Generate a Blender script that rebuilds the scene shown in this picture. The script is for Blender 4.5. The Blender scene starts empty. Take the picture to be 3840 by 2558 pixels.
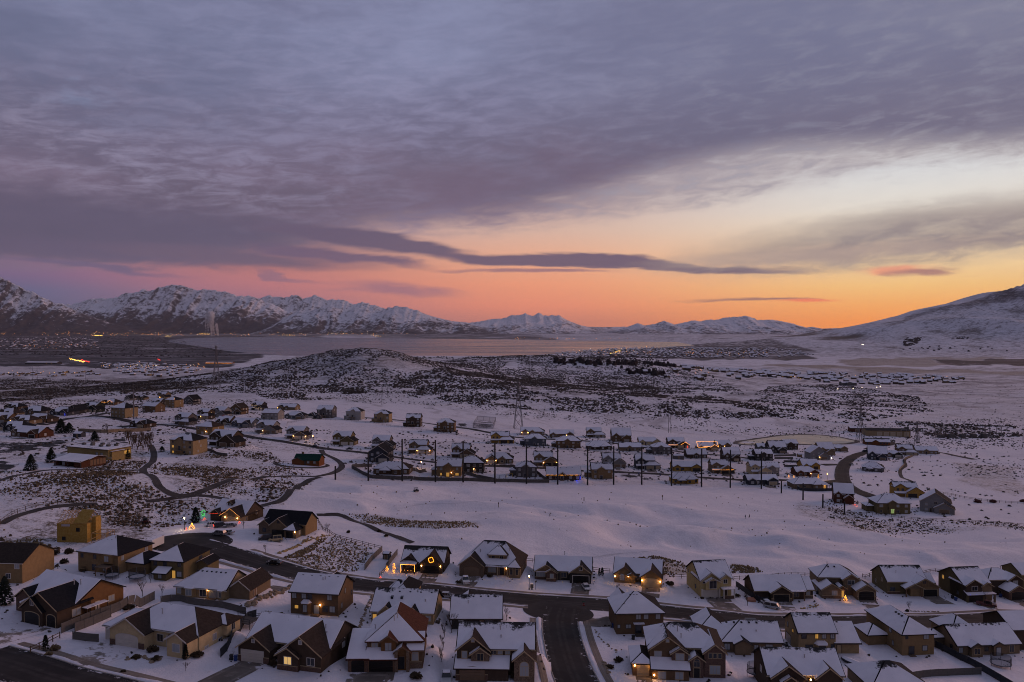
import bpy, math, random
import numpy as np
from mathutils import Vector, Matrix
R = math.radians
random.seed(7)
scene = bpy.context.scene
COL = scene.collection

# ------------------------------------------------------------------ camera
CAMZ = 80.0
F = 2989.0                      # focal length in photograph pixels (3840 wide)
PITCH = math.atan((1279 - 1210) / F)
cam_d = bpy.data.cameras.new('camera')
cam_d.sensor_width = 36.0
cam_d.lens = F / 3840 * 36.0
cam_d.clip_start = 1.0
cam_d.clip_end = 120000.0
cam = bpy.data.objects.new('camera', cam_d)
COL.objects.link(cam)
cam.location = (0, 0, CAMZ)
cam.rotation_euler = (math.pi / 2 - PITCH, 0, 0)
scene.camera = cam

# ------------------------------------------------------------------ picture settings
vs = scene.view_settings
scene.display_settings.display_device = 'sRGB'
vs.view_transform = 'Standard'
vs.look = 'None'
vs.exposure = 0.0
vs.gamma = 1.0
vs.use_curve_mapping = False
cy = scene.cycles
cy.use_denoising = True
try:
  cy.denoiser = 'OPENIMAGEDENOISE'
except Exception:
  pass
cy.use_adaptive_sampling = True
cy.adaptive_threshold = 0.02
cy.filter_width = 1.0
cy.max_bounces = 6
cy.diffuse_bounces = 2
cy.glossy_bounces = 2
cy.transmission_bounces = 2
cy.volume_bounces = 1
cy.transparent_max_bounces = 8
cy.volume_step_rate = 4.0
cy.volume_max_steps = 128
cy.sample_clamp_indirect = 4.0
cy.caustics_reflective = False
cy.caustics_refractive = False

# ------------------------------------------------------------------ helpers for colour
def lin(r, g, b, a=1.0):
  def f(c):
    c /= 255.0
    return c / 12.92 if c <= 0.04045 else ((c + 0.055) / 1.055) ** 2.4
  return (f(r), f(g), f(b), a)

class NT:
  """tiny helper around a node tree"""
  def __init__(self, tree):
    self.t = tree
    for n in list(tree.nodes):
      tree.nodes.remove(n)
  def n(self, typ, **kw):
    nd = self.t.nodes.new(typ)
    for k, v in kw.items():
      setattr(nd, k, v)
    return nd
  def l(self, a, b):
    self.t.links.new(a, b)
  def put(self, sock, v):
    if isinstance(v, bpy.types.NodeSocket):
      self.l(v, sock)
    else:
      sock.default_value = v
  def m(self, op, a, b=None, c=None, clamp=False):
    nd = self.n('ShaderNodeMath', operation=op, use_clamp=clamp)
    self.put(nd.inputs[0], a)
    if b is not None:
      self.put(nd.inputs[1], b)
    if c is not None:
      self.put(nd.inputs[2], c)
    return nd.outputs[0]
  def ss(self, v, a, b, lo=0.0, hi=1.0):
    nd = self.n('ShaderNodeMapRange', interpolation_type='SMOOTHSTEP')
    self.put(nd.inputs[0], v)
    nd.inputs[1].default_value = a
    nd.inputs[2].default_value = b
    nd.inputs[3].default_value = lo
    nd.inputs[4].default_value = hi
    return nd.outputs[0]
  def lr(self, v, a, b, lo=0.0, hi=1.0):
    nd = self.n('ShaderNodeMapRange')
    self.put(nd.inputs[0], v)
    nd.inputs[1].default_value = a
    nd.inputs[2].default_value = b
    nd.inputs[3].default_value = lo
    nd.inputs[4].default_value = hi
    return nd.outputs[0]
  def mix(self, f, a, b):
    nd = self.n('ShaderNodeMix', data_type='RGBA')
    self.put(nd.inputs[0], f)
    self.put(nd.inputs[6], a)
    self.put(nd.inputs[7], b)
    return nd.outputs[2]
  def noise(self, vec, scale, detail=4, rough=0.55, dist=0.0, dim=3):
    nd = self.n('ShaderNodeTexNoise')
    if dim == 2:
      nd.noise_dimensions = '2D'
    if vec is not None:
      self.l(vec, nd.inputs['Vector'])
    nd.inputs['Scale'].default_value = scale
    nd.inputs['Detail'].default_value = detail
    nd.inputs['Roughness'].default_value = rough
    nd.inputs['Distortion'].default_value = dist
    return nd.outputs[0]
  def ramp(self, f, stops, interp='LINEAR'):
    nd = self.n('ShaderNodeValToRGB')
    cr = nd.color_ramp
    cr.interpolation = interp
    while len(cr.elements) < len(stops):
      cr.elements.new(0.5)
    for e, (p, c) in zip(cr.elements, stops):
      e.position = p
      e.color = c
    self.l(f, nd.inputs[0])
    return nd.outputs[0]
  def xyz(self, x, y, z):
    nd = self.n('ShaderNodeCombineXYZ')
    self.put(nd.inputs[0], x); self.put(nd.inputs[1], y); self.put(nd.inputs[2], z)
    return nd.outputs[0]

# ------------------------------------------------------------------ world: dusk sky with its cloud sheets
# directions: azimuth from the view axis (right positive) and elevation, in degrees
def azel(px, py):
  u = (px - 1920) / F
  v = (1210 - py) / F
  return math.degrees(math.atan(u)), math.degrees(math.atan(v * math.cos(math.atan(u))))

world = bpy.data.worlds.new('World')
scene.world = world
world.use_nodes = True
w = NT(world.node_tree)
tc = w.n('ShaderNodeTexCoord')
sep = w.n('ShaderNodeSeparateXYZ')
w.l(tc.outputs['Generated'], sep.inputs[0])
DX, DY, DZ = sep.outputs
AZ = w.m('MULTIPLY', w.m('ARCTAN2', DX, DY), 180 / math.pi)
EL = w.m('MULTIPLY', w.m('ARCSINE', DZ), 180 / math.pi)
# planar coordinates on a cloud layer overhead (fades to the horizon)
zz = w.m('ADD', w.m('MAXIMUM', DZ, 0.0), 0.09)
PV = w.xyz(w.m('DIVIDE', DX, zz), w.m('DIVIDE', DY, zz), 0.0)
AV = w.xyz(w.m('MULTIPLY', AZ, 0.055), w.m('MULTIPLY', EL, 0.30), 3.1)     # streaky sheet space
n_big = w.noise(PV, 0.55, 3, 0.55, 0.15, 2)
n_mid = w.noise(PV, 2.2, 4, 0.6, 0.15, 2)
n_str = w.noise(AV, 1.6, 4, 0.6, 0.15, 2)
AV2 = w.xyz(w.m('MULTIPLY', AZ, 0.13), w.m('ADD', w.m('MULTIPLY', EL, 0.55), w.m('MULTIPLY', AZ, -0.035)), 8.4)
n_rip = w.noise(AV2, 2.6, 5, 0.66, 0.3, 2)
# warped angles for cloud outlines
AZw = w.m('ADD', AZ, w.m('MULTIPLY', w.m('SUBTRACT', n_str, 0.5), 9.0))
ELw = w.m('ADD', EL, w.m('MULTIPLY', w.m('SUBTRACT', n_rip, 0.5), 1.3))
ELs = w.m('ADD', EL, w.m('MULTIPLY', w.m('SUBTRACT', n_str, 0.5), 0.9))
def skyramp(stops):
  f = w.lr(EL, 0.0, 30.0)
  return w.ramp(f, [(e / 30.0, lin(*c)) for e, c in stops])
sky_l = skyramp([(0, (86, 92, 118)), (2.0, (92, 98, 134)), (3.0, (118, 98, 134)), (4.2, (134, 108, 130)), (7, (128, 118, 142)), (14, (126, 132, 162)), (30, (122, 134, 172))])
sky_m = skyramp([(0, (122, 98, 122)), (1.2, (150, 106, 124)), (2.6, (186, 117, 120)), (3.8, (198, 124, 116)), (5.0, (188, 134, 132)), (8, (166, 146, 154)), (14, (140, 142, 168)), (30, (126, 136, 172))])
sky_c = skyramp([(0, (196, 122, 104)), (1.2, (232, 140, 108)), (2.8, (242, 156, 116)), (4.4, (238, 172, 136)), (6.5, (216, 178, 160)), (9, (192, 172, 170)), (14, (156, 154, 174)), (30, (128, 138, 172))])
sky_r = skyramp([(0, (253, 152, 68)), (1.2, (254, 176, 94)), (2.4, (254, 200, 122)), (3.6, (252, 213, 154)), (5.2, (244, 220, 182)), (7.5, (228, 220, 208)), (10, (213, 214, 216)), (16, (172, 178, 192)), (30, (130, 140, 172))])
AE = w.m('MINIMUM', AZ, w.m('SUBTRACT', 130.0, AZ))     # the glow sits beyond the right edge and dies away behind
base = w.mix(w.ss(AE, -34, -15), sky_l, sky_m)
base = w.mix(w.ss(AE, -19, 3), base, sky_c)
base = w.mix(w.ss(AE, 0, 27), base, sky_r)
col = base
WARM = w.ss(AE, -8, 34)      # how near the glow

def blob(px, py, rx, ry, slope=0.0, soft=0.5, az=AZw, el=ELw):
  a0, e0 = azel(px, py)
  ra = math.degrees(rx / F) * math.cos(R(a0)) ** 2
  re = math.degrees(ry / F) * math.cos(R(a0))
  da = w.m('SUBTRACT', az, a0)
  de = w.m('SUBTRACT', el, e0)
  if slope:
    de = w.m('ADD', de, w.m('MULTIPLY', da, slope))
  d2 = w.m('ADD', w.m('POWER', w.m('DIVIDE', da, ra), 2.0), w.m('POWER', w.m('DIVIDE', de, re), 2.0))
  return w.ss(w.m('SQRT', d2), 1.0 + soft, 1.0 - soft)
def lay(mask, colour, amt=1.0):
  global col
  f = w.m('MULTIPLY', mask, amt, clamp=True) if amt != 1.0 else mask
  col = w.mix(f, col, colour)

# thin cloud sheet, then the heavy deck; both are bounded below by a slanting edge
def edge(pts):
  nd = w.n('ShaderNodeFloatCurve')
  cm = nd.mapping.curves[0]
  ps = sorted((azel(*p) for p in pts))
  ps = [((a + 60) / 120, e / 30) for a, e in ps]
  ps = [(0.0, ps[0][1])] + ps + [(1.0, ps[-1][1] + 0.03)]
  while len(cm.points) < len(ps):
    cm.points.new(0.5, 0.5)
  for q, p in zip(cm.points, ps):
    q.location = p
  nd.mapping.update()
  w.put(nd.inputs[1], w.lr(AE, -60.0, 60.0))
  return w.m('MULTIPLY', nd.outputs[0], 30.0)
e_thin = edge([(0, 985), (600, 985), (1000, 960), (1400, 880), (1920, 850), (2500, 782), (2900, 715), (3200, 650), (3500, 610), (3840, 590)])
e_deck = edge([(0, 970), (600, 975), (1000, 935), (1400, 860), (1920, 800), (2300, 690), (2600, 620), (2880, 575), (3300, 560), (3840, 548)])
d_thin = w.ss(w.m('SUBTRACT', ELw, e_thin), -0.9, 1.1)
d_deck = w.ss(w.m('SUBTRACT', ELw, e_deck), -0.8, 1.4)
thin_col = w.mix(WARM, lin(128, 112, 132), lin(172, 158, 158))
lay(w.m('MULTIPLY', d_thin, w.lr(n_rip, 0.25, 0.7, 0.45, 1.0)), thin_col, 0.85)
deck_hi = w.mix(w.ss(EL, 9.0, 19.0), lin(118, 104, 126), lin(132, 138, 170))
deck_hi = w.mix(w.m('MULTIPLY', WARM, 0.75), deck_hi, lin(124, 122, 138))
deck_lo = w.mix(w.ss(EL, 6.0, 20.0), lin(94, 84, 103), lin(106, 109, 138))
deck_tex = w.ss(w.m('ADD', w.m('MULTIPLY', n_big, 0.5), w.m('ADD', w.m('MULTIPLY', n_mid, 0.3), w.m('MULTIPLY', n_rip, 0.25))), 0.32, 0.76)
deck_c = w.mix(deck_tex, deck_lo, deck_hi)
lay(d_deck, deck_c, 0.94)
# lighter wisps in the deck, left and middle, and bluish gaps high on the left
lay(w.m('MULTIPLY', blob(500, 590, 900, 150, 0.14, 0.9), w.ss(n_rip, 0.36, 0.78)), lin(146, 140, 164), 0.6)
lay(w.m('MULTIPLY', blob(1300, 430, 900, 260, 0.0, 0.9), w.ss(n_rip, 0.35, 0.75)), lin(142, 140, 170), 0.45)
lay(w.m('MULTIPLY', blob(1750, 690, 700, 110, -0.12, 0.9), w.ss(n_mid, 0.35, 0.7)), lin(100, 84, 104), 0.55)
lay(w.m('MULTIPLY', blob(2400, 560, 1000, 120, -0.10, 0.9), w.ss(n_big, 0.2, 0.7)), lin(104, 92, 112), 0.6)
lay(w.m('MULTIPLY', blob(250, 190, 800, 260, 0.1, 0.8), w.ss(n_mid, 0.32, 0.68)), lin(92, 98, 126), 0.65)
lay(w.m('MULTIPLY', blob(330, 150, 700, 240, 0.25, 0.8), w.ss(n_mid, 0.44, 0.24)), lin(130, 146, 180), 0.6)
lay(w.m('MULTIPLY', blob(2750, 640, 620, 70, -0.16, 0.8), w.ss(n_rip, 0.45, 0.75)), lin(166, 162, 172), 0.7)
lay(w.m('MULTIPLY', blob(3300, 300, 900, 260, -0.05, 0.9), w.ss(n_rip, 0.45, 0.8)), lin(136, 138, 156), 0.5)
# dark band on the left
lay(blob(380, 850, 1000, 105, 0.05, 0.7), lin(88, 83, 106), 0.82)
lay(blob(150, 930, 800, 40, 0.04, 0.6), lin(94, 86, 110), 0.85)
lay(blob(330, 1003, 330, 14, 0.07, 0.6, AZw, ELs), lin(102, 92, 122), 0.8)
lay(blob(900, 968, 420, 22, 0.06, 0.6, AZw, ELs), lin(104, 90, 110), 0.9)
# long lens-shaped streaks above the lake
lay(blob(1400, 905, 430, 40, 0.10, 0.32, AZw, ELs), lin(98, 86, 108), 0.95)
lay(blob(1250, 965, 330, 16, 0.09, 0.5, AZw, ELs), lin(104, 88, 112), 0.9)
lay(blob(2150, 985, 520, 25, 0.05, 0.26, AZw, ELs), lin(104, 88, 108), 0.97)
lay(blob(2500, 1003, 560, 15, 0.03, 0.32, AZw, ELs), lin(110, 92, 108), 0.97)
lay(blob(1950, 1020, 230, 8, 0.02, 0.6, AZw, ELs), lin(140, 104, 118), 0.8)
lay(blob(1075, 1036, 90, 12, 0.22, 0.6, AZw, ELs), lin(140, 104, 122), 0.8)
lay(blob(1480, 1086, 220, 16, 0.06, 0.7, AZw, ELs), lin(146, 106, 124), 0.75)
# grey bank on the right and the last lit clouds under it
rb = w.m('MULTIPLY', blob(3480, 880, 900, 98, -0.08, 0.6), w.lr(n_rip, 0.3, 0.6, 0.75, 1.0))
lay(rb, w.mix(n_mid, lin(130, 120, 124), lin(162, 149, 145)), 0.95)
lay(blob(3000, 960, 520, 30, -0.05, 0.8), lin(184, 160, 146), 0.6)
lay(blob(3390, 1008, 120, 12, 0.0, 0.6, AZw, ELs), lin(246, 140, 112), 0.65)
lay(blob(3530, 1014, 120, 11, 0.03, 0.6, AZw, ELs), lin(172, 122, 114), 0.9)
lay(blob(2850, 1122, 180, 6, 0.0, 0.7, AZw, ELs), lin(150, 108, 104), 0.85)
lay(blob(3010, 1128, 120, 7, -0.02, 0.7, AZw, ELs), lin(244, 124, 90), 0.85)
# below the horizon the dome shows the colour of dim ground
col = w.mix(w.ss(EL, -0.2, -2.5), col, lin(70, 64, 76))
# the sky dims smoothly away from the sunset
opp = w.m('ADD', w.m('MULTIPLY', DX, math.sin(R(65))), w.m('MULTIPLY', DY, math.cos(R(65))))
bg = w.n('ShaderNodeBackground')
w.l(col, bg.inputs[0])
w.l(w.ss(opp, -1.0, 0.05, 0.38, 1.10), bg.inputs[1])
wo = w.n('ShaderNodeOutputWorld')
w.l(bg.outputs[0], wo.inputs[0])
try:
  world.cycles.sampling_method = 'MANUAL'
  world.cycles.sample_map_resolution = 512
except Exception:
  pass

# ------------------------------------------------------------------ the last light of the set sun, low on the right
sun_d = bpy.data.lights.new('sun', 'SUN')
sun_d.energy = 1.3
sun_d.angle = R(25)
sun_d.color = (1.0, 0.52, 0.40)
sun = bpy.data.objects.new('sun', sun_d)
COL.objects.link(sun)
SUN_AZ, SUN_EL = 58.0, 11.0
sd = Vector((math.sin(R(SUN_AZ)) * math.cos(R(SUN_EL)), math.cos(R(SUN_AZ)) * math.cos(R(SUN_EL)), math.sin(R(SUN_EL))))
sun.rotation_euler = sd.to_track_quat('Z', 'Y').to_euler()
sun.location = (300, 200, 400)
# ------------------------------------------------------------------ numpy noise
def _hash(ix, iy, seed):
  h = (ix.astype(np.int64) * 374761393 + iy.astype(np.int64) * 668265263 + seed * 974711) & 0x7fffffff
  h = ((h ^ (h >> 13)) * 1274126177) & 0x7fffffff
  return ((h ^ (h >> 16)) & 0xffff) / 65535.0
def vnoise(x, y, seed=0):
  x = np.asarray(x, float); y = np.asarray(y, float)
  ix = np.floor(x); iy = np.floor(y)
  fx = x - ix; fy = y - iy
  fx = fx * fx * fx * (fx * (fx * 6 - 15) + 10); fy = fy * fy * fy * (fy * (fy * 6 - 15) + 10)
  a = _hash(ix, iy, seed); b = _hash(ix + 1, iy, seed); c = _hash(ix, iy + 1, seed); d = _hash(ix + 1, iy + 1, seed)
  return (a + (b - a) * fx) * (1 - fy) + (c + (d - c) * fx) * fy
def fbm(x, y, o=4, seed=0, g=0.5):
  s = 0.0; a = 1.0; t = 0.0
  for k in range(o):
    s = s + a * vnoise(np.asarray(x) * 2 ** k, np.asarray(y) * 2 ** k, seed + k * 17)
    t += a; a *= g
  return s / t
def ridged(x, y, o=4, seed=0):
  s = 0.0; a = 1.0; t = 0.0
  for k in range(o):
    s = s + a * (1 - np.abs(2 * vnoise(np.asarray(x) * 2 ** k, np.asarray(y) * 2 ** k, seed + k * 13) - 1))
    t += a; a *= 0.5
  return s / t
def sstep(v, a, b):
  t = np.clip((np.asarray(v, float) - a) / (b - a), 0, 1)
  return t * t * (3 - 2 * t)

# ------------------------------------------------------------------ the lie of the land (metres; camera at x=0, y=0)
BY = np.array([-300, 60, 100, 160, 250, 420, 650, 1000, 1500, 2500, 4000, 6500, 7600, 9000, 70000.])
BH = np.array([40, 62, 66, 72, 79, 86, 97, 115, 136, 168, 215, 288, 299, 299, 299.])
MTX = np.array([2300, 2900, 3600, 4100, 4545, 4897, 5400, 5737, 6074, 6576, 6831, 7194, 8200, 10000, 14000.])
MTH = np.array([0, 12, 44, 80, 128, 220, 329, 415, 528, 625, 725, 722, 690, 640, 600.])
def pchip(x, xs, ys):
  """smooth monotone interpolation"""
  d = np.diff(ys) / np.diff(xs)
  m = np.zeros(len(xs)); m[0] = d[0]; m[-1] = d[-1]
  for i in range(1, len(xs) - 1):
    m[i] = 0 if d[i - 1] * d[i] <= 0 else 2 * d[i - 1] * d[i] / (d[i - 1] + d[i])
  x = np.clip(x, xs[0], xs[-1])
  k = np.clip(np.searchsorted(xs, x) - 1, 0, len(xs) - 2)
  h = xs[k + 1] - xs[k]; t = (x - xs[k]) / h
  return ((1 + 2 * t) * (1 - t) ** 2) * ys[k] + t * (1 - t) ** 2 * h * m[k] + t * t * (3 - 2 * t) * ys[k + 1] + t * t * (t - 1) * h * m[k + 1]
def gauss(x, y, cx, cy_, sx, sy, rot=0.0):
  c, s = math.cos(R(rot)), math.sin(R(rot))
  dx, dy = x - cx, y - cy_
  return np.exp(-(((dx * c + dy * s) / sx) ** 2 + ((-dx * s + dy * c) / sy) ** 2))
def mspur(x, y):
  return ridged(x / 1500 + y / 5200, y / 3600 - x / 3000, 3, 5) - 0.6
def hgt0(x, y):
  x = np.asarray(x, float); y = np.asarray(y, float)
  H = pchip(y, BY, BH)
  tilt = 0.085 * 280 * np.tanh(x / 280)
  H = H + tilt * (1 - 0.75 * sstep(y, 600, 1600)) * (1 - sstep(y, 1600, 4000))
  z = -H
  # hill in the middle distance and the broad rise beside it
  z = z + 60 * gauss(x, y, -345, 1600, 340, 300) + 19 * gauss(x, y, -275, 1560, 95, 200, 12)
  z = z + 70 * gauss(x, y, 120, 2100, 480, 330) + 20 * gauss(x, y, 60, 1250, 360, 220, -12)
  hm = gauss(x, y, -300, 1500, 230, 260)
  z = z + hm * 20 * (ridged(x / 150 + y / 420, y / 210 - x / 300, 4, 41) - 0.62)
  z = z + 9 * gauss(x, y, 420, 1500, 260, 90)
  # the long mountain on the right (crest ~11 km away)
  mh = pchip(x * 11000 / np.maximum(y, 7500) * 0.35 + x * 0.65, MTX, MTH)
  prof = sstep(y, 6900 - 0.10 * np.clip(x - 1500, 0, 6000), 11200) * (1 - sstep(y, 11500, 17500))
  sp = mspur(x, y)
  z = z + mh * prof * (1 + 1.0 * sp * sstep(prof, 0.05, 0.4) * (1 - 0.8 * sstep(y, 10300, 11200)))
  # near relief: graded lots, golf hummocks, gullies in the rough
  rel = sstep(y, 120, 320) * (1 - sstep(y, 1200, 3000))
  z = z + rel * 2.6 * (fbm(x / 62 + 3, y / 46, 3, 2) - 0.5) * 2 * 0.55
  golf = gauss(x, y, 70, 330, 210, 62, -4)
  z = z + golf * (8.5 * (ridged(x / 75 + y / 160, y / 34 - x / 200, 2, 9) - 0.55) + 5.0 * (vnoise(x / 24 + 4, y / 15, 13) - 0.5))
  far = sstep(y, 700, 1400)
  z = z + far * (1 - sstep(y, 5000, 7000)) * 11 * (fbm(x / 330, y / 260, 4, 21) - 0.5)
  # bunkers and cuttings on the left
  z = z + 5.0 * gauss(x, y, -165, 330, 55, 30, 20) - 4.5 * gauss(x, y, -128, 300, 26, 40, -20)
  return z + CAMZ

CP, SP = math.cos(PITCH), math.sin(PITCH)
def ray(px, py):
  u = (px - 1920) / F; v = (1279 - py) / F
  return np.array([u, CP + v * SP, -SP + v * CP])
_T = np.geomspace(75, 40000, 420)
PADS = np.zeros((0, 8))          # cx cy cos sin half-width half-depth level margin
def hgt(x, y):
  """the land with the levelled building plots"""
  z = hgt0(x, y)
  if not len(PADS):
    return z
  x = np.asarray(x, float); y = np.asarray(y, float)
  shp = z.shape
  xr, yr_, zr = np.atleast_1d(x).ravel(), np.atleast_1d(y).ravel(), np.atleast_1d(z).astype(float).ravel()
  lo = np.array([xr.min() - 40, yr_.min() - 40]); hi = np.array([xr.max() + 40, yr_.max() + 40])
  pd = PADS[(PADS[:, 0] > lo[0]) & (PADS[:, 0] < hi[0]) & (PADS[:, 1] > lo[1]) & (PADS[:, 1] < hi[1])]
  if not len(pd):
    return z
  W = np.zeros(len(xr)); SW = np.zeros(len(xr)); SZ = np.zeros(len(xr))
  for cx, cy_, c, s, hw, hd, lev, mg in pd:
    k = np.nonzero((np.abs(xr - cx) < 45) & (np.abs(yr_ - cy_) < 45))[0]
    if not len(k):
      continue
    dx, dy = xr[k] - cx, yr_[k] - cy_
    u = np.abs(dx * c + dy * s) - hw; v = np.abs(-dx * s + dy * c) - hd
    d = np.hypot(np.maximum(u, 0), np.maximum(v, 0))
    w_ = 1 - sstep(d, 1.0, mg)
    W[k] = np.maximum(W[k], w_); SW[k] += w_ ** 3; SZ[k] += w_ ** 3 * lev
  m = SW > 1e-9
  zr[m] = zr[m] * (1 - W[m]) + W[m] * SZ[m] / SW[m]
  return zr.reshape(shp)
def _hit(px, py, f, T):
  d = ray(px, py)
  z = CAMZ + d[2] * T - f(d[0] * T, d[1] * T)
  k = int(np.argmax(z < 0))
  if z[k] >= 0:
    k = len(T) - 1
  a, b = T[max(k - 1, 0)], T[k]
  for _ in range(3):
    q = np.linspace(a, b, 14)
    z = CAMZ + d[2] * q - f(d[0] * q, d[1] * q)
    k = max(1, int(np.argmax(z < 0)) if z.min() < 0 else 13)
    a, b = q[k - 1], q[k]
  return d, b
def G(px, py):
  """where the line of sight through a photograph pixel meets the land"""
  d, t = _hit(px, py, hgt0, _T)
  if len(PADS) and t < 900:
    d, t = _hit(px, py, hgt, np.linspace(max(t - 45, 60), t + 45, 46))
  x, y = d[0] * t, d[1] * t
  return Vector((x, y, float(hgt(x, y))))
def gz(x, y):
  return float(hgt(x, y))
def proj(x, y, z):
  x = np.asarray(x, float); y = np.asarray(y, float); z = np.asarray(z, float) - CAMZ
  dep = y * CP - z * SP
  up = y * SP + z * CP
  dep = np.where(dep < 1, 1, dep)
  return 1920 + F * x / dep, 1279 - F * up / dep
# pixel tiles of the photograph used as map sheets
TILE = {'F1': (0, 2000), 'F2': (960, 2000), 'F3': (1920, 2000), 'F4': (2880, 2000),
    'M1': (0, 1440), 'M2': (960, 1440), 'M3': (1920, 1440), 'M4': (2880, 1440),
    'T1': (0, 980), 'T2': (960, 980), 'T3': (1920, 980), 'T4': (2880, 980)}
TS = 2354 / 960.0
def P(t, x, y):
  o = TILE[t]
  return (o[0] + x / TS, o[1] + y / TS)
def GP(t, x, y):
  return G(*P(t, x, y))

# ------------------------------------------------------------------ meshes and materials
MATS = {}
def mat(name, color, rough=0.8, spec=0.3, metal=0.0, vary=0.0, vscale=0.7, emit=None, estr=0.0, bump=0.0, bscale=8.0, vcol=None):
  if name in MATS:
    return MATS[name]
  m = bpy.data.materials.new(name)
  m.use_nodes = True
  t = NT(m.node_tree)
  p = t.n('ShaderNodeBsdfPrincipled')
  o = t.n('ShaderNodeOutputMaterial')
  t.l(p.outputs[0], o.inputs[0])
  c = tuple(color) + ((1.0,) if len(color) == 3 else ())
  p.inputs['Base Color'].default_value = c
  p.inputs['Roughness'].default_value = rough
  p.inputs['Specular IOR Level'].default_value = spec
  p.inputs['Metallic'].default_value = metal
  if vary or bump:
    tcn = t.n('ShaderNodeTexCoord')
    nz = t.noise(tcn.outputs['Object'], vscale, 5, 0.6)
    if vary:
      d = vcol or tuple(v * (1 - vary) for v in c[:3])
      d = tuple(d) + ((1.0,) if len(d) == 3 else ())
      t.l(t.mix(t.ss(nz, 0.35, 0.65), c, d), p.inputs['Base Color'])
    if bump:
      b = t.n('ShaderNodeBump')
      b.inputs['Strength'].default_value = bump
      t.l(t.noise(tcn.outputs['Object'], bscale, 4), b.inputs['Height'])
      t.l(b.outputs[0], p.inputs['Normal'])
  if emit:
    p.inputs['Emission Color'].default_value = tuple(emit) + (1.0,)
    p.inputs['Emission Strength'].default_value = estr
  MATS[name] = m
  return m

def mesh_np(name, verts, quads=None, tris=None):
  """fast mesh from numpy arrays"""
  me = bpy.data.meshes.new(name)
  verts = np.asarray(verts, np.float32)
  me.vertices.add(len(verts)); me.vertices.foreach_set('co', verts.ravel())
  parts = []; tot = []
  if quads is not None and len(quads):
    parts.append(np.asarray(quads, np.int32).ravel()); tot += [np.full(len(quads), 4, np.int32)]
  if tris is not None and len(tris):
    parts.append(np.asarray(tris, np.int32).ravel()); tot += [np.full(len(tris), 3, np.int32)]
  idx = np.concatenate(parts); tot = np.concatenate(tot)
  me.loops.add(len(idx)); me.loops.foreach_set('vertex_index', idx)
  me.polygons.add(len(tot))
  st = np.concatenate([[0], np.cumsum(tot)[:-1]]).astype(np.int32)
  me.polygons.foreach_set('loop_start', st)
  try:
    me.polygons.foreach_set('loop_total', tot)
  except Exception:
    pass
  me.update(calc_edges=True)
  return me
def link(name, me, m=None, parent=None, smooth=False, **props):
  o = bpy.data.objects.new(name, me)
  COL.objects.link(o)
  if m is not None and me is not None and not me.materials:
    for q in (m if isinstance(m, (list, tuple)) else [m]):
      me.materials.append(q)
  if parent is not None:
    o.parent = parent
  if smooth and me is not None:
    me.polygons.foreach_set('use_smooth', np.ones(len(me.polygons), bool))
  for k, v in props.items():
    o[k] = v
  return o
def grid_quads(nr, nc):
  a = np.arange(nr * nc).reshape(nr, nc)
  return np.stack([a[:-1, :-1], a[:-1, 1:], a[1:, 1:], a[1:, :-1]], -1).reshape(-1, 4)
def vattr(me, name, data):
  at = me.color_attributes.new(name, 'FLOAT_COLOR', 'POINT')
  d = np.ones((len(me.vertices), 4), np.float32)
  d[:, :data.shape[1]] = data
  at.data.foreach_set('color', d.ravel())
def inpoly(px, py, poly):
  poly = np.asarray(poly, float)
  r = np.zeros(px.shape, bool)
  j = len(poly) - 1
  for i in range(len(poly)):
    xi, yi = poly[i]; xj, yj = poly[j]
    c = ((yi > py) != (yj > py)) & (px < (xj - xi) * (py - yi) / (yj - yi + 1e-9) + xi)
    r ^= c
    j = i
  return r
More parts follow.
